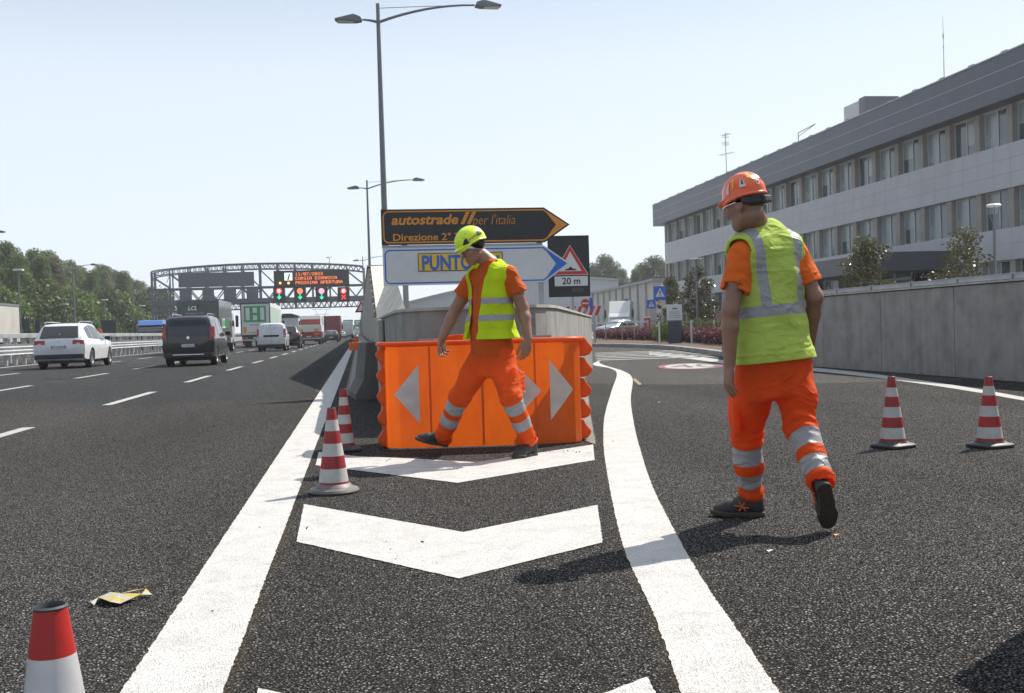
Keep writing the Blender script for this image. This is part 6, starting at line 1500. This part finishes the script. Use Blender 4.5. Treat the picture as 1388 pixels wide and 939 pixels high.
def build_worker(cfg):
    org = np.array([cfg['root'][0], cfg['root'][1], 0.0]); t = thing('person', cfg['label'], 'person', org)
    S, Fv, U = cfg['S'], cfg['F'], cfg['U']; C0 = cfg['C0']; hs = cfg['hs']; g = cfg
    j = cfg['j']
    allp = np.array([v for k, v in j.items()]); lo, hi = allp.min(0) - .2, allp.max(0) + .2; lo[2] = 0.0
    # body -----------------------------------------------------------
    aw = np.array(g['aw']); bd = np.array(g['bd']); cfv = np.array(g['cf'])
    hd = g['head']; hc, hS, hF, hU, hsz = hd
    def torso(P, off=0.0, loosen=0.0): return torso_field(P, C0, S, Fv, U, hs, aw + off + loosen, bd + off + loosen, cfv)
    def arm(P, sd):
        sh, el, wr = j['sh' + sd], j['el' + sd], j['wr' + sd]; m1 = sh * .55 + el * .45; m2 = el * .68 + wr * .32; r = g['armr']
        return chain(P, [sh, m1, el, m2, wr], [r[0], r[1], r[2], r[3], r[4]], .02)
    def fb(P):
        d = torso(P, -.022)
        for sd in 'LR':
            d = smin(d, arm(P, sd), .03)
            hh = g['hand' + sd]; d = smin(d, hand_field(P, j['wr' + sd], *hh), .008)
            d = smin(d, chain(P, [j['hp' + sd], (j['hp' + sd] + j['kn' + sd]) / 2, j['kn' + sd], j['kn' + sd] * .65 + j['an' + sd] * .35, j['an' + sd]], [.055, .045, .038, .036, .032], .02), .03)
        nb = C0 + U * (hs[-1] - .03) + Fv * cfv[-1]; nt_ = hc - hU * .06 * hsz - hF * .022 * hsz
        d = smin(d, cap(P, nb, nt_, .066, .058), .03)
        return smin(d, head_field(P, hc, hS, hF, hU, hsz), .018)
    V, F = grow(fb, lo, hi, .0038); part('body', np_mesh('body', V, F, g['skin'], org), t)
    # trousers --------------------------------------------------------
    tr = g['trr']
    def ft(P):
        d = torso_field(P, C0 - U * .16, S, Fv, U, [-.02, .08, .2, .3], g['pel'][0], g['pel'][1], [0, 0, 0, 0])
        for sd, r in zip('LR', tr):
            h_, k_, a_ = j['hp' + sd], j['kn' + sd], j['an' + sd]
            w_ = bone_w(P, k_, a_); L_ = np.linalg.norm(a_ - k_)
            # stacked folds towards the ankle, creases behind the knee
            x_ = P @ S; sw = np.sin(w_ * 2 * math.pi / .062 + 3 * np.sin(9 * (P @ Fv) + g['seed'] + 6 * x_)) * np.clip((w_ - L_ * .55) / (L_ * .45), 0, 1) * .0065
            kn_ = np.sin(w_ * 2 * math.pi / .05 + 5 * np.sin(7 * x_ + g['seed'])) * np.exp(-(w_ / .08) ** 2) * .005
            e = chain(P, [h_, (h_ + k_) / 2, k_, (k_ + a_) / 2, k_ + (a_ - k_) * 1.06], r, .03) - sw - kn_
            hem = w_ - L_ * 1.0 - .012 * np.sin(8 * (P @ Fv) + 1) ; e = smax(e, hem, .008)
            hem_in = chain(P, [k_ + (a_ - k_) * .8, k_ + (a_ - k_) * 1.2], [r[-1] - .016, r[-1] - .012], .02); e = smax(e, -np.maximum(hem_in, L_ * .93 - w_), .006)
            d = smin(d, e, .04)
        for (pc, pax, pr) in g['pockets']: d = smin(d, elp_box(P, pc, pax, pr), .006)
        return smax(d - cloth_noise(P, .0075, .8, g['seed']), (P - C0) @ U - g['waist'], .01)
    def elp_box(P, c, ax, r): q = np.abs((P - c) @ np.array(ax).T) - (np.array(r) - .008); return np.linalg.norm(np.maximum(q, 0), axis=1) + np.minimum(q.max(1), 0) - .008
    V, F = grow(ft, lo, hi, .006)
    kL, aL, kR, aR = j['knL'], j['anL'], j['knR'], j['anR']
    def wmin(P):
        dl = cap(P, kL, aL, .08, .08); dr = cap(P, kR, aR, .08, .08); return np.where(dl < dr, bone_w(P, kL, aL), bone_w(P, kR, aR))
    def thi(P): return np.minimum(cap(P, kL, aL, 0, 0), cap(P, kR, aR, 0, 0))
    part('trousers', np_mesh('trousers', V, F, g['m_tr'], org, {'shank': wmin, 'leg_d': thi}, 2), t)
    # t-shirt ---------------------------------------------------------
    def sleeve(P, sd, off=0):
        sh, el = j['sh' + sd], j['el' + sd]; ab = unit(el - sh); L_ = g['slv']
        inn = sh - ab * .02
        e = cap(P, sh, el, g['slr'][0] + off, g['slr'][1] + off); w_ = (P - sh) @ ab
        return smax(e, w_ - L_, .006)
    def fsrt(P):
        d = torso(P, .0); d = smin(d, sleeve(P, 'L'), .045); d = smin(d, sleeve(P, 'R'), .045)
        for sd in 'LR':
            sh, el = j['sh' + sd], j['el' + sd]; ab = unit(el - sh); w_ = (P - sh) @ ab
            hole = smax(cap(P, sh, el, g['slr'][0] - .007, g['slr'][1] - .007), (L__ - .03) - w_, .003) if False else np.maximum(cap(P, sh, el, g['slr'][0] - .010, g['slr'][1] - .010), g['slv'] - .03 - w_)
            d = np.maximum(d, -hole)
        d = d - cloth_noise(P, .006, 1.2, g['seed'] + 2)
        x, y, h = tcoords(P, C0, S, Fv, U)
        nk = g['neck']; d = smax(d, -elp(P, C0 + U * (hs[-1] + nk[0]) + Fv * (cfv[-1] + nk[1]), (S, Fv, U), A3(.075, .08, .075)), .006)
        return smax(d, g['shb'] - h + .012 * np.sin(9 * x), .008)
    V, F = grow(fsrt, lo, hi, .0055); part('t_shirt', np_mesh('t_shirt', V, F, g['m_sh'], org, None, 2), t)
    # vest ------------------------------------------------------------
    vp = g['vest']
    def fv(P):
        x, y, h = tcoords(P, C0, S, Fv, U)
        fl = np.interp(h, [vp['bot'], .2, .45], [vp['flare'], .012, 0]); base = torso(P, .018) - .010 * np.clip((h - .5) / .1, 0, 1)
        base = smin(base, smin(cap(P, j['shL'] , j['shL'] - S * 0 + (j['elL'] - j['shL']) * .1, .078, .07), cap(P, j['shR'], j['shR'] + (j['elR'] - j['shR']) * .1, .078, .07), .02), .05)
        nz = cloth_noise(P, vp.get('wr', .009), .75, g['seed'] + 5); o = base - fl - nz
        inner = base - fl - nz + .011; d = np.maximum(o, -inner)
        for sd, q in (('L', -1), ('R', 1)):
            sh, el = j['sh' + sd], j['el' + sd]; out = (sh - (C0 + U * ((sh - C0) @ U))); out = unit(out); c0 = sh + out * vp['hole'][0] + U * .02; c1 = c0 - U * .14 + out * .02
            d = smax(d, -fcap(P, c0, c1, vp['hole'][1], vp['hole'][1] * .95, Fv, vp.get('hf', 1.0)), .004)
        nk = vp['neck']; d = smax(d, -elp(P, C0 + U * (hs[-1] + nk[0]) + Fv * (cfv[-1] + nk[1]), (S, Fv, U), A3(*nk[2])), .004)
        if vp.get('pocket'):
            for xa, xb in ((-.135, -.035), (.045, .135)): d = d - .0045 * np.clip(np.minimum(np.minimum(x - xa, xb - x), np.minimum(h - .06, .185 - h)) / .004, 0, 1) * (y < 0)
            d = d - .003 * np.exp(-((h - .045) / .006) ** 2) + .003 * np.exp(-((h - .53 - .03 * np.cos(6 * x)) / .004) ** 2) + .0025 * np.exp(-((h - .30) / .004) ** 2)
        if vp.get('open'):
            hh, xa, xb = vp['open']; x0 = np.interp(h, hh, xa); x1 = np.interp(h, hh, xb); slot = np.maximum(np.maximum(x0 - x, x - x1), -y); d = smax(d, -slot, .004)
        d = smax(d, vp['bot'] - h + vp.get('tilt', 0) * x, .006)
        return np.maximum(d, h - (hs[-1] + .06))
    V, F = grow(fv, lo, hi, .0052)
    part('safety_vest', np_mesh('safety_vest', V, F, g['m_ve'], org, {'th': lambda P: tcoords(P, C0, S, Fv, U)[2] + g.get('btilt', 0) * tcoords(P, C0, S, Fv, U)[0], 'tx': lambda P: np.abs(tcoords(P, C0, S, Fv, U)[0] + vp.get('bx', 0)), 'ty': lambda P: tcoords(P, C0, S, Fv, U)[1],
        'brace': lambda P: np.abs(tcoords(P, C0, S, Fv, U)[0] + vp.get('bx', 0)) - np.interp(tcoords(P, C0, S, Fv, U)[2], [.2, .38, .50, .58, .68], [.104, .106, .112, .118, .112])}, 2), t)
    # hair ------------------------------------------------------------
    def L(x, y, z): return hc + (hS * x + hF * y + hU * z) * hsz
    def fh(P):
        q = P - hc; hx, hy, hz_ = q @ hS / hsz, q @ hF / hsz, q @ hU / hsz
        d = elp(P, L(0, -.013, .036), (hS, hF, hU), A3(.0795, .101, .091) * hsz)
        line = np.interp(hy, [-.12, -.06, -.02, .0, .03, .09], [-.045, -.04, -.005, .0, .03, .06]); d = smax(d, (line - hz_) * hsz, .004)
        ear = elp(P, L(0, -.004, -.008), (hS, hF, hU), A3(.2, .022, .03) * hsz); return smax(d, -ear, .004)
    V, F = grow(fh, hc - .2, hc + .2, .005); part('hair', np_mesh('hair', V, F, g['m_hair'], org), t)
    # helmet ----------------------------------------------------------
    HC = L(0, -.003, .048); hr_ = A3(*g['hel']) * hsz
    def lowl(hy, hx): return np.interp(hy, g['hl'][0], g['hl'][1])
    def fhel(P):
        q = P - hc; hx, hy, hz_ = q @ hS / hsz, q @ hF / hsz, q @ hU / hsz
        o = elp(P, HC, (hS, hF, hU), hr_)
        ridge = .004 * np.exp(-(hx / .012) ** 2) * (hz_ > .09) + .003 * np.exp(-((np.abs(hx) - .045) / .008) ** 2) * (hz_ > .09); o = o - ridge * hsz
        pk = elp(P, L(0, .085, .040), (hS, unit(hF - hU * .15), unit(hU + hF * .15)), A3(.072, .058, .010) * hsz); o = smin(o, pk, .012)
        br_ = smax(elp(P, HC, (hS, hF, hU), hr_ + .006), np.abs(hz_ - lowl(hy, hx) - .006) * hsz - .006, .003); o = smin(o, br_, .004)
        inn = elp(P, HC - hU * .002, (hS, hF, hU), hr_ - .010); o = np.maximum(o, -np.maximum(inn, (hz_ - .12) * hsz))
        return smax(o, (lowl(hy, hx) - hz_) * hsz, .003)
    V, F = grow(fhel, hc - .22, hc + .22, .004); hel = part('helmet', np_mesh('helmet', V, F, g['m_hel'], org, None, 1), t)
    def patch(az, el, name, mat, n=6, lift=.0035):       # polygon in (azimuth, elevation) degrees on the shell, azimuth 0 = front, + = his left
        mb = MB(); vs = []
        for a, e in zip(az, el):
            a, e = R(a), R(e); dv = A3(-math.sin(a) * math.cos(e), math.cos(a) * math.cos(e), math.sin(e)); vs.append(dv)
        c = sum(vs) / len(vs); P_ = []
        def put(v): v = unit(v); rr = 1 / math.sqrt(((v / hr_) ** 2).sum()); v = v * (rr + lift); return HC + hS * v[0] + hF * v[1] + hU * v[2] - org
        m_ = len(vs); ring = []
        for i in range(m_):
            for k in range(4): ring.append(vs[i] + (vs[(i + 1) % m_] - vs[i]) * k / 4)
        P_ = [put(c)] + [put(c + (v - c) * .55) for v in ring] + [put(v) for v in ring]; q = len(ring)
        mb.add(P_, [(0, 1 + i, 1 + (i + 1) % q) for i in range(q)] + [(1 + i, 1 + q + i, 1 + q + (i + 1) % q, 1 + (i + 1) % q) for i in range(q)])
        return mb.build(name, mat, hel, smooth=60)
    g['deco'](patch, L, hel, t, org, (hS, hF, hU, hsz))
    for sd in 'LR': shoe(t, *g['shoe' + sd])
    return t
K_skin1 = skin('skin_tan', (.30, .155, .10)); K_skin2 = skin('skin_brown', (.27, .14, .092))
M_hair1 = newmat('hair_dark', (.02, .015, .012), .7, var=.3, vscale=60, bump=.6, bscale=220); M_hair2 = newmat('hair_grey', (.045, .036, .032), .7, var=.3, vscale=60, bump=.6, bscale=220)
M_helY = newmat('helmet_yellow', (.62, .82, .015), .3, coat=.4, var=.05); M_helO = newmat('helmet_orange', (.78, .10, .018), .28, coat=.5, var=.05)
M_clip = newmat('helmet_clip', (.012, .012, .014), .4); M_refo = newmat('helmet_reflector', (.42, .22, .02), .4); M_stk = newmat('helmet_sticker', (.55, .55, .53), .35)
M_strap = newmat('helmet_strap', (.02, .021, .025), .5)
bands_sh = [('shank', .02, .12, 'leg_d', -1, .16), ('shank', .185, .275, 'leg_d', -1, .16)]

# ================= worker in front of the barrier (facing left)
ang = R(58); F1 = unit(-HR * math.sin(ang) - HA * math.cos(ang)); S1 = unit(np.cross(F1, UPV)); U1 = UPV      # S = his right
j1 = dict(shL=J(690, 373, 8.09), shR=J(641, 379, 8.30), elL=J(709, 417, 8.10), elR=J(617, 420, 8.36), wrL=J(716, 459, 8.02), wrR=J(600, 457, 8.28),
    hpL=J(681, 484, 8.17), hpR=J(655, 484, 8.28), knL=J(693, 540, 8.02), knR=J(622, 540, 8.24), anL=J(718, 600, 8.20), anR=J(600, 594, 8.50))
C1 = (j1['hpL'] + j1['hpR']) / 2 + UPV * .02
hF1 = unit(-HR * .80 - HA * .34 - UPV * .44); hS1 = unit(np.cross(hF1, UPV)); hU1 = np.cross(hS1, hF1)
def deco1(patch, L, hel, t, org, fr):
    patch([36, 64, 60, 48], [2, 0, 24, 20], 'front_clip', M_clip); patch([108, 140, 136, 118], [10, 8, 28, 28], 'rear_clip', M_clip)
    for k, a in enumerate((66, 78, 90, 101)): patch([a, a + 8.5, a + 8.5, a], [7 + 2.2 * k, 9 + 2.2 * k, 17 + 2 * k, 15 + 2 * k], 'reflective_square', M_refo)
    for a, e in ((60, 42), (84, 46), (104, 42), (48, 26)): patch([a, a + 6, a + 6, a], [e, e, e + 2, e + 2], 'vent', M_clip, lift=.004)
    patch([20, 30, 30, 20], [-8, -8, -1, -1], 'front_reflector', M_shor)
cfg1 = dict(hel=(.098, .124, .112), label='worker in open yellow vest and yellow helmet striding left past the orange barrier', root=(1.02, 8.15), S=S1, F=F1, U=U1, C0=C1, j=j1, seed=1.0,
    hs=[-.08, 0, .15, .30, .48, .60, .67, .72, .76], aw=[.190, .192, .182, .190, .200, .198, .158, .105, .072], bd=[.14, .145, .145, .14, .135, .12, .098, .078, .064], cf=[0, .005, .012, .01, 0, -.01, -.012, -.008, .0],
    head=(J(641, 335, 8.19), hS1, hF1, hU1, 1.06), armr=[.060, .060, .046, .047, .033], skin=K_skin1,
    handL=(-UPV * 1 + F1 * .12 - HR * .10, F1, HR * .55 - HA * .8, .55, 1.08), handR=(-UPV * 1 - HR * .12, unit(F1 - HA * .4), -HR * .85 + HA * .5 - UPV * .1, .75, 1.08, .1, [.55, .7, .85, 1.0]),
    trr=([.105, .100, .082, .073, .072], [.105, .100, .082, .073, .072]), pel=([.178, .185, .180, .17], [.132, .138, .136, .13]), waist=.10,
    pockets=[((j1['hpL'] + j1['knL']) / 2 + (HR * .085 - HA * .035) + UPV * -.03, (unit(HR * .8 - HA * .6), unit(HR * .6 + HA * .8), unit(j1['hpL'] - j1['knL'])), (.02, .075, .085))],
    m_tr=fabric('trousers_orange', (.98, .155, .022), .48, bands_sh, bump=.5), m_sh=fabric('tshirt_orange', (.66, .11, .012), .25, bump=.45), slv=.155, slr=(.074, .090), neck=(.045, .012), shb=-.005,
    vest=dict(bot=.125, flare=.042, hole=(.088, .092), neck=(.02, .03, (.095, .12, .10)), open=([.0, .10, .16, .45, .60, .66], [-.075, -.085, -.09, -.085, -.10, -.12], [.075, .06, .055, .05, .09, .11]), wr=.010, tilt=0),
    m_ve=fabric('vest_yellow', (.70, .88, .02), .40, [('th', .40, .448), ('th', .268, .316)], bump=.45), m_hair=M_hair1, m_hel=M_helY,
    hl=([-.16, -.10, -.04, .03, .08, .15], [.006, .016, .034, .034, .012, .0]), deco=deco1,
    shoeL=(J(727, 610, 8.24) * A3(1, 1, 0) + UPV * .0, unit(-HR * .66 - HA * .75) * 1.0, UPV, 1.0), shoeR=(j1['anR'] + HR * .045 - UPV * .075 + HA * .0, unit(-HR * .93 - HA * .15 + UPV * .22), unit(UPV + HR * .25), 1.0))
build_worker(cfg1)

# ================= worker seen from behind
ang = R(24); F2 = unit(-HR * math.sin(ang) + HA * math.cos(ang)); 
j2 = dict(shL=J(1006, 345, 5.03), shR=J(1074, 339, 5.16), elL=J(990, 420, 4.99), elR=J(1104, 402, 5.13), wrL=J(989, 492, 5.00), wrR=J(1096, 470, 5.32),
    hpL=J(1024, 502, 5.12), hpR=J(1072, 499, 5.16), knL=J(1012, 592, 5.28), knR=J(1086, 580, 5.08), anL=J(1019, 676, 5.40), anR=J(1115, 658, 4.86))
C2 = (j2['hpL'] + j2['hpR']) / 2 + UPV * .038
U2 = unit(UPV - HR * .075 + HA * .03); S2 = unit(np.cross(F2, U2)); F2 = np.cross(U2, S2)
hF2 = unit(-HR * .66 + HA * .66 - UPV * .22); hS2 = unit(np.cross(hF2, UPV - HR * .02)); hU2 = np.cross(hS2, hF2)
def deco2(patch, L, hel, t, org, fr):
    hS, hF, hU, s = fr
    patch([112, 132, 128, 120], [12, 10, 26, 40], 'white_sticker', M_stk); patch([119, 126, 122], [20, 18, 38], 'sticker_mark', M_clip, lift=.005)
    patch([62, 74, 76, 70], [6, 4, 34, 36], 'white_sticker', M_stk)
    patch([158, 168, 170, 162], [8, 8, 22, 22], 'white_sticker', M_stk); patch([161, 166, 166, 161], [12, 12, 18, 18], 'sticker_mark', M_clip, lift=.005)
    patch([196, 206, 210, 200], [10, 6, 34, 38], 'white_sticker', M_stk)
    patch([88, 94, 96, 90], [16, 16, 44, 44], 'yellow_sticker', M_sye); patch([80, 97, 97, 82], [38, 40, 46, 44], 'yellow_sticker', M_sye)
    patch([140, 152, 156, 146], [34, 30, 54, 56], 'yellow_sticker', M_sye)
    pts = []; 
    for k in range(15):
        a = R(100 + 160 * k / 14); pts.append(L(-.084 * math.sin(a), .104 * math.cos(a) - .012, .006 - .022 * math.sin(R(180 * k / 14))) - org)
    mb = MB(); 
    for p, q in zip(pts, pts[1:]): mb.bar(p, q, .006, .021)
    mb.build('head_strap', M_strap, hel, smooth=40)
    MB().obox(L(0, -.118, -.012) - org, hS * .034, hF * .011, hU * .017).build('strap_dial', M_strap, hel, bevel=.006)
    gl = MB(); gl.tube([L(-.078, .0, .010) - org, L(-.070, .07, .012) - org, L(-.062, .092, .006) - org], .0022, 6); gl.tube([L(-.062 + .022 * (1 + math.cos(a)), .098 + .006 * math.cos(a), -.004 + .018 * math.sin(a)) - org for a in [2 * math.pi * k / 12 for k in range(13)]], .0018, 5)
    gl.build('glasses', M_chrome, t, smooth=40)
    mb = MB(); fr_ = hel
cfg2 = dict(hel=(.091, .113, .110), label='worker seen from behind in lime vest and orange helmet walking on the exit road', root=(2.05, 5.05), S=S2, F=F2, U=U2, C0=C2, j=j2, seed=4.2,
    hs=[-.08, 0, .15, .30, .44, .545, .61, .66, .70], aw=[.165, .165, .153, .158, .168, .168, .138, .092, .066], bd=[.125, .128, .12, .122, .125, .114, .095, .076, .062], cf=[0, 0, 0, -.005, -.012, -.015, -.012, -.004, .008],
    head=(J(1011, 277, 5.06), hS2, hF2, hU2, 1.0), armr=[.052, .048, .040, .040, .029], skin=K_skin2,
    handL=(-UPV * 1 + F2 * .10 - HR * .02, unit(F2 + HR * .15), -HR * .9 - HA * .15, .45, 1.05), handR=(-UPV * .95 + F2 * .2 + HR * .03, unit(F2), HR, .5, 1.0),
    trr=([.093, .090, .076, .067, .064], [.093, .090, .074, .066, .064]), pel=([.17, .178, .178, .172], [.13, .14, .14, .13]), waist=.10,
    pockets=[((j2['hpL'] + j2['knL']) / 2 - HR * .088 - UPV * .05, (HR, HA, unit(j2['hpL'] - j2['knL'])), (.014, .07, .08))],
    m_tr=fabric('trousers_red_orange', (.98, .135, .022), .5, [('shank', .045, .135, 'leg_d', -1, .16), ('shank', .195, .275, 'leg_d', -1, .16)], bump=.55), m_sh=fabric('tshirt_bright_orange', (.92, .18, .02), .28, bump=.4), slv=.19, slr=(.064, .074), neck=(.05, .02), shb=.0,
    vest=dict(bot=.0, flare=.020, hole=(.080, .082), neck=(.075, .045, (.078, .095, .075)), wr=.007, bx=.0, tilt=0, pocket=True, hf=1.15),
    m_ve=fabric('vest_lime', (.70, .88, .19), .46, [('th', .225, .279), ('brace', -.024, .024, 'th', .24, .9)], bump=.45), m_hair=M_hair2, m_hel=M_helO,
    hl=([-.16, -.10, -.04, .03, .08, .15], [.018, .018, .022, .020, .016, .012]), deco=deco2,
    shoeL=(J(1038, 699, 5.37) * A3(1, 1, 0), unit(-HR * .96 + HA * .22), UPV, 1.0, None, True), shoeR=(J(1117, 655, 4.80) + UPV * .0, unit(J(1126, 728, 4.93) * A3(1, 1, 0) + UPV * .012 - J(1117, 655, 4.80)), unit(HA + UPV * .15), 1.0, None, True))
build_worker(cfg2)

# ================= small figures on the forecourt
M_suit = newmat('suit_navy', (.02, .03, .07), .7); M_shirtw = newmat('shirt_white', (.6, .6, .6), .7)
def bystander(label, px, py, d, cm, ms=M_suit, H=1.75, turn=0.0, seed=0):
    p = J(px, py, d); org = np.array([p[0], p[1], p[2] - H + .10]); org[2] = max(org[2], 1.25) if org[2] > 1.0 else 1.25
    t = thing('person', label, 'person', org); Fd = unit(-HA * math.cos(turn) + HR * math.sin(turn)); Sd = np.cross(Fd, UPV)
    def L(x, y, z): return org + Sd * x + Fd * y + UPV * z
    k = H / 1.75
    def fb(P):
        d_ = head_field(P, L(0, .02, 1.60 * k), Sd, Fd, UPV, 1.0); d_ = smin(d_, cap(P, L(0, 0, 1.42 * k), L(0, .0, 1.55 * k), .06, .055), .02)
        for q in (-1, 1):
            d_ = smin(d_, chain(P, [L(q * .19, 0, 1.38 * k), L(q * .23, 0, 1.12 * k), L(q * .22, .07, .88 * k)], [.05, .042, .032], .02), .02)
            d_ = np.minimum(d_, hand_field(P, L(q * .22, .07, .88 * k), -UPV + Fd * .2, Fd, Sd * q, .5))
            d_ = smin(d_, chain(P, [L(q * .09, 0, .9 * k), L(q * .1, .02, .48 * k), L(q * .1, 0, .06)], [.07, .05, .04], .02), .02)
        return d_
    lo, hi = org - (.45, .45, 0.02), org + (.45, .45, H + .15); V, F = grow(fb, lo, hi, .012); part('body', np_mesh('body', V, F, K_skin2, org), t)
    def fj(P):
        d_ = torso_field(P, L(0, 0, .8 * k), Sd, Fd, UPV, [0, .3, .55, .66], [.17, .165, .19, .1], [.11, .11, .12, .07], [0, 0, 0, 0])
        for q in (-1, 1): d_ = smin(d_, chain(P, [L(q * .18, 0, 1.38 * k), L(q * .23, 0, 1.12 * k), L(q * .22, .06, .92 * k)], [.07, .06, .05], .02), .03)
        return d_
    V, F = grow(fj, lo, hi, .014); part('jacket', np_mesh('jacket', V, F, ms, org), t)
    def ftr(P):
        d_ = None
        for q in (-1, 1): e = chain(P, [L(q * .085, 0, .9 * k), L(q * .1, .02, .48 * k), L(q * .1, 0, .07)], [.1, .075, .07], .02); d_ = e if d_ is None else smin(d_, e, .04)
        return d_
    V, F = grow(ftr, lo, hi, .016); part('trousers', np_mesh('trousers', V, F, cm, org), t)
    def fhair(P): return smax(elp(P, L(0, .008, 1.64 * k), (Sd, Fd, UPV), A3(.082, .10, .09)), (L(0, 0, 1.63 * k)[2] - P[:, 2]) + ((P - org) @ Fd) * .5, .01)
    V, F = grow(fhair, L(0, 0, 1.62) - .2, L(0, 0, 1.62) + .2, .012); part('hair', np_mesh('hair', V, F, M_hair2, org), t)
    MB().prism([(-.05, 1.2), (.05, 1.2), (.075, 1.42), (-.075, 1.42)], .128, .135, 'y').build('shirt_front', M_shirtw, t).matrix_local = Matrix(((Sd[0], Fd[0], 0, 0), (Sd[1], Fd[1], 0, 0), (0, 0, 1, 0), (0, 0, 0, 1)))
    for q in (-1, 1): 
        o = MB().box(q * .1 - .045, q * .1 + .045, -.08, .19, 0.005, .09).build('shoe', M_shoe, t, bevel=.03); o.matrix_local = Matrix(((Sd[0], Fd[0], 0, 0), (Sd[1], Fd[1], 0, 0), (0, 0, 1, 0), (0, 0, 0, 1)))
    return t
bystander('person in navy suit and white shirt standing by the dark entrance column', 1123, 389, 62, M_suit)
bystander('person in grey shirt standing at the canopy, left of a pair', 1236, 386, 60, M_suit, newmat('shirt_grey', (.22, .23, .25), .7), 1.7, .4)
bystander('person in dark jacket in the pair under the canopy, between heads', 1251, 384, 60, M_suit, M_suit, 1.72, -.5)
bystander('person in brown jacket nearest the open magnolia, behind the rail', 1269, 384, 58, M_suit, newmat('jacket_beige', (.16, .13, .10), .7), 1.7, .2)
# ------------------------------------------------------------------ summer haze
hm = bpy.data.materials.new('haze'); hm.use_nodes = True; ht_ = hm.node_tree
for n in list(ht_.nodes):
    if n.type == 'BSDF_PRINCIPLED': ht_.nodes.remove(n)
pv = ht_.nodes.new('ShaderNodeVolumePrincipled'); pv.inputs['Density'].default_value = .00042; pv.inputs['Color'].default_value = (.93, .96, 1, 1); pv.inputs['Anisotropy'].default_value = .3
ht_.links.new(pv.outputs[0], [n for n in ht_.nodes if n.type == 'OUTPUT_MATERIAL'][0].inputs['Volume'])
hb_o = MB().box(-1450, 1450, -250, 1950, -1.1, 44).build('haze', hm); hb_o['kind'] = 'stuff'
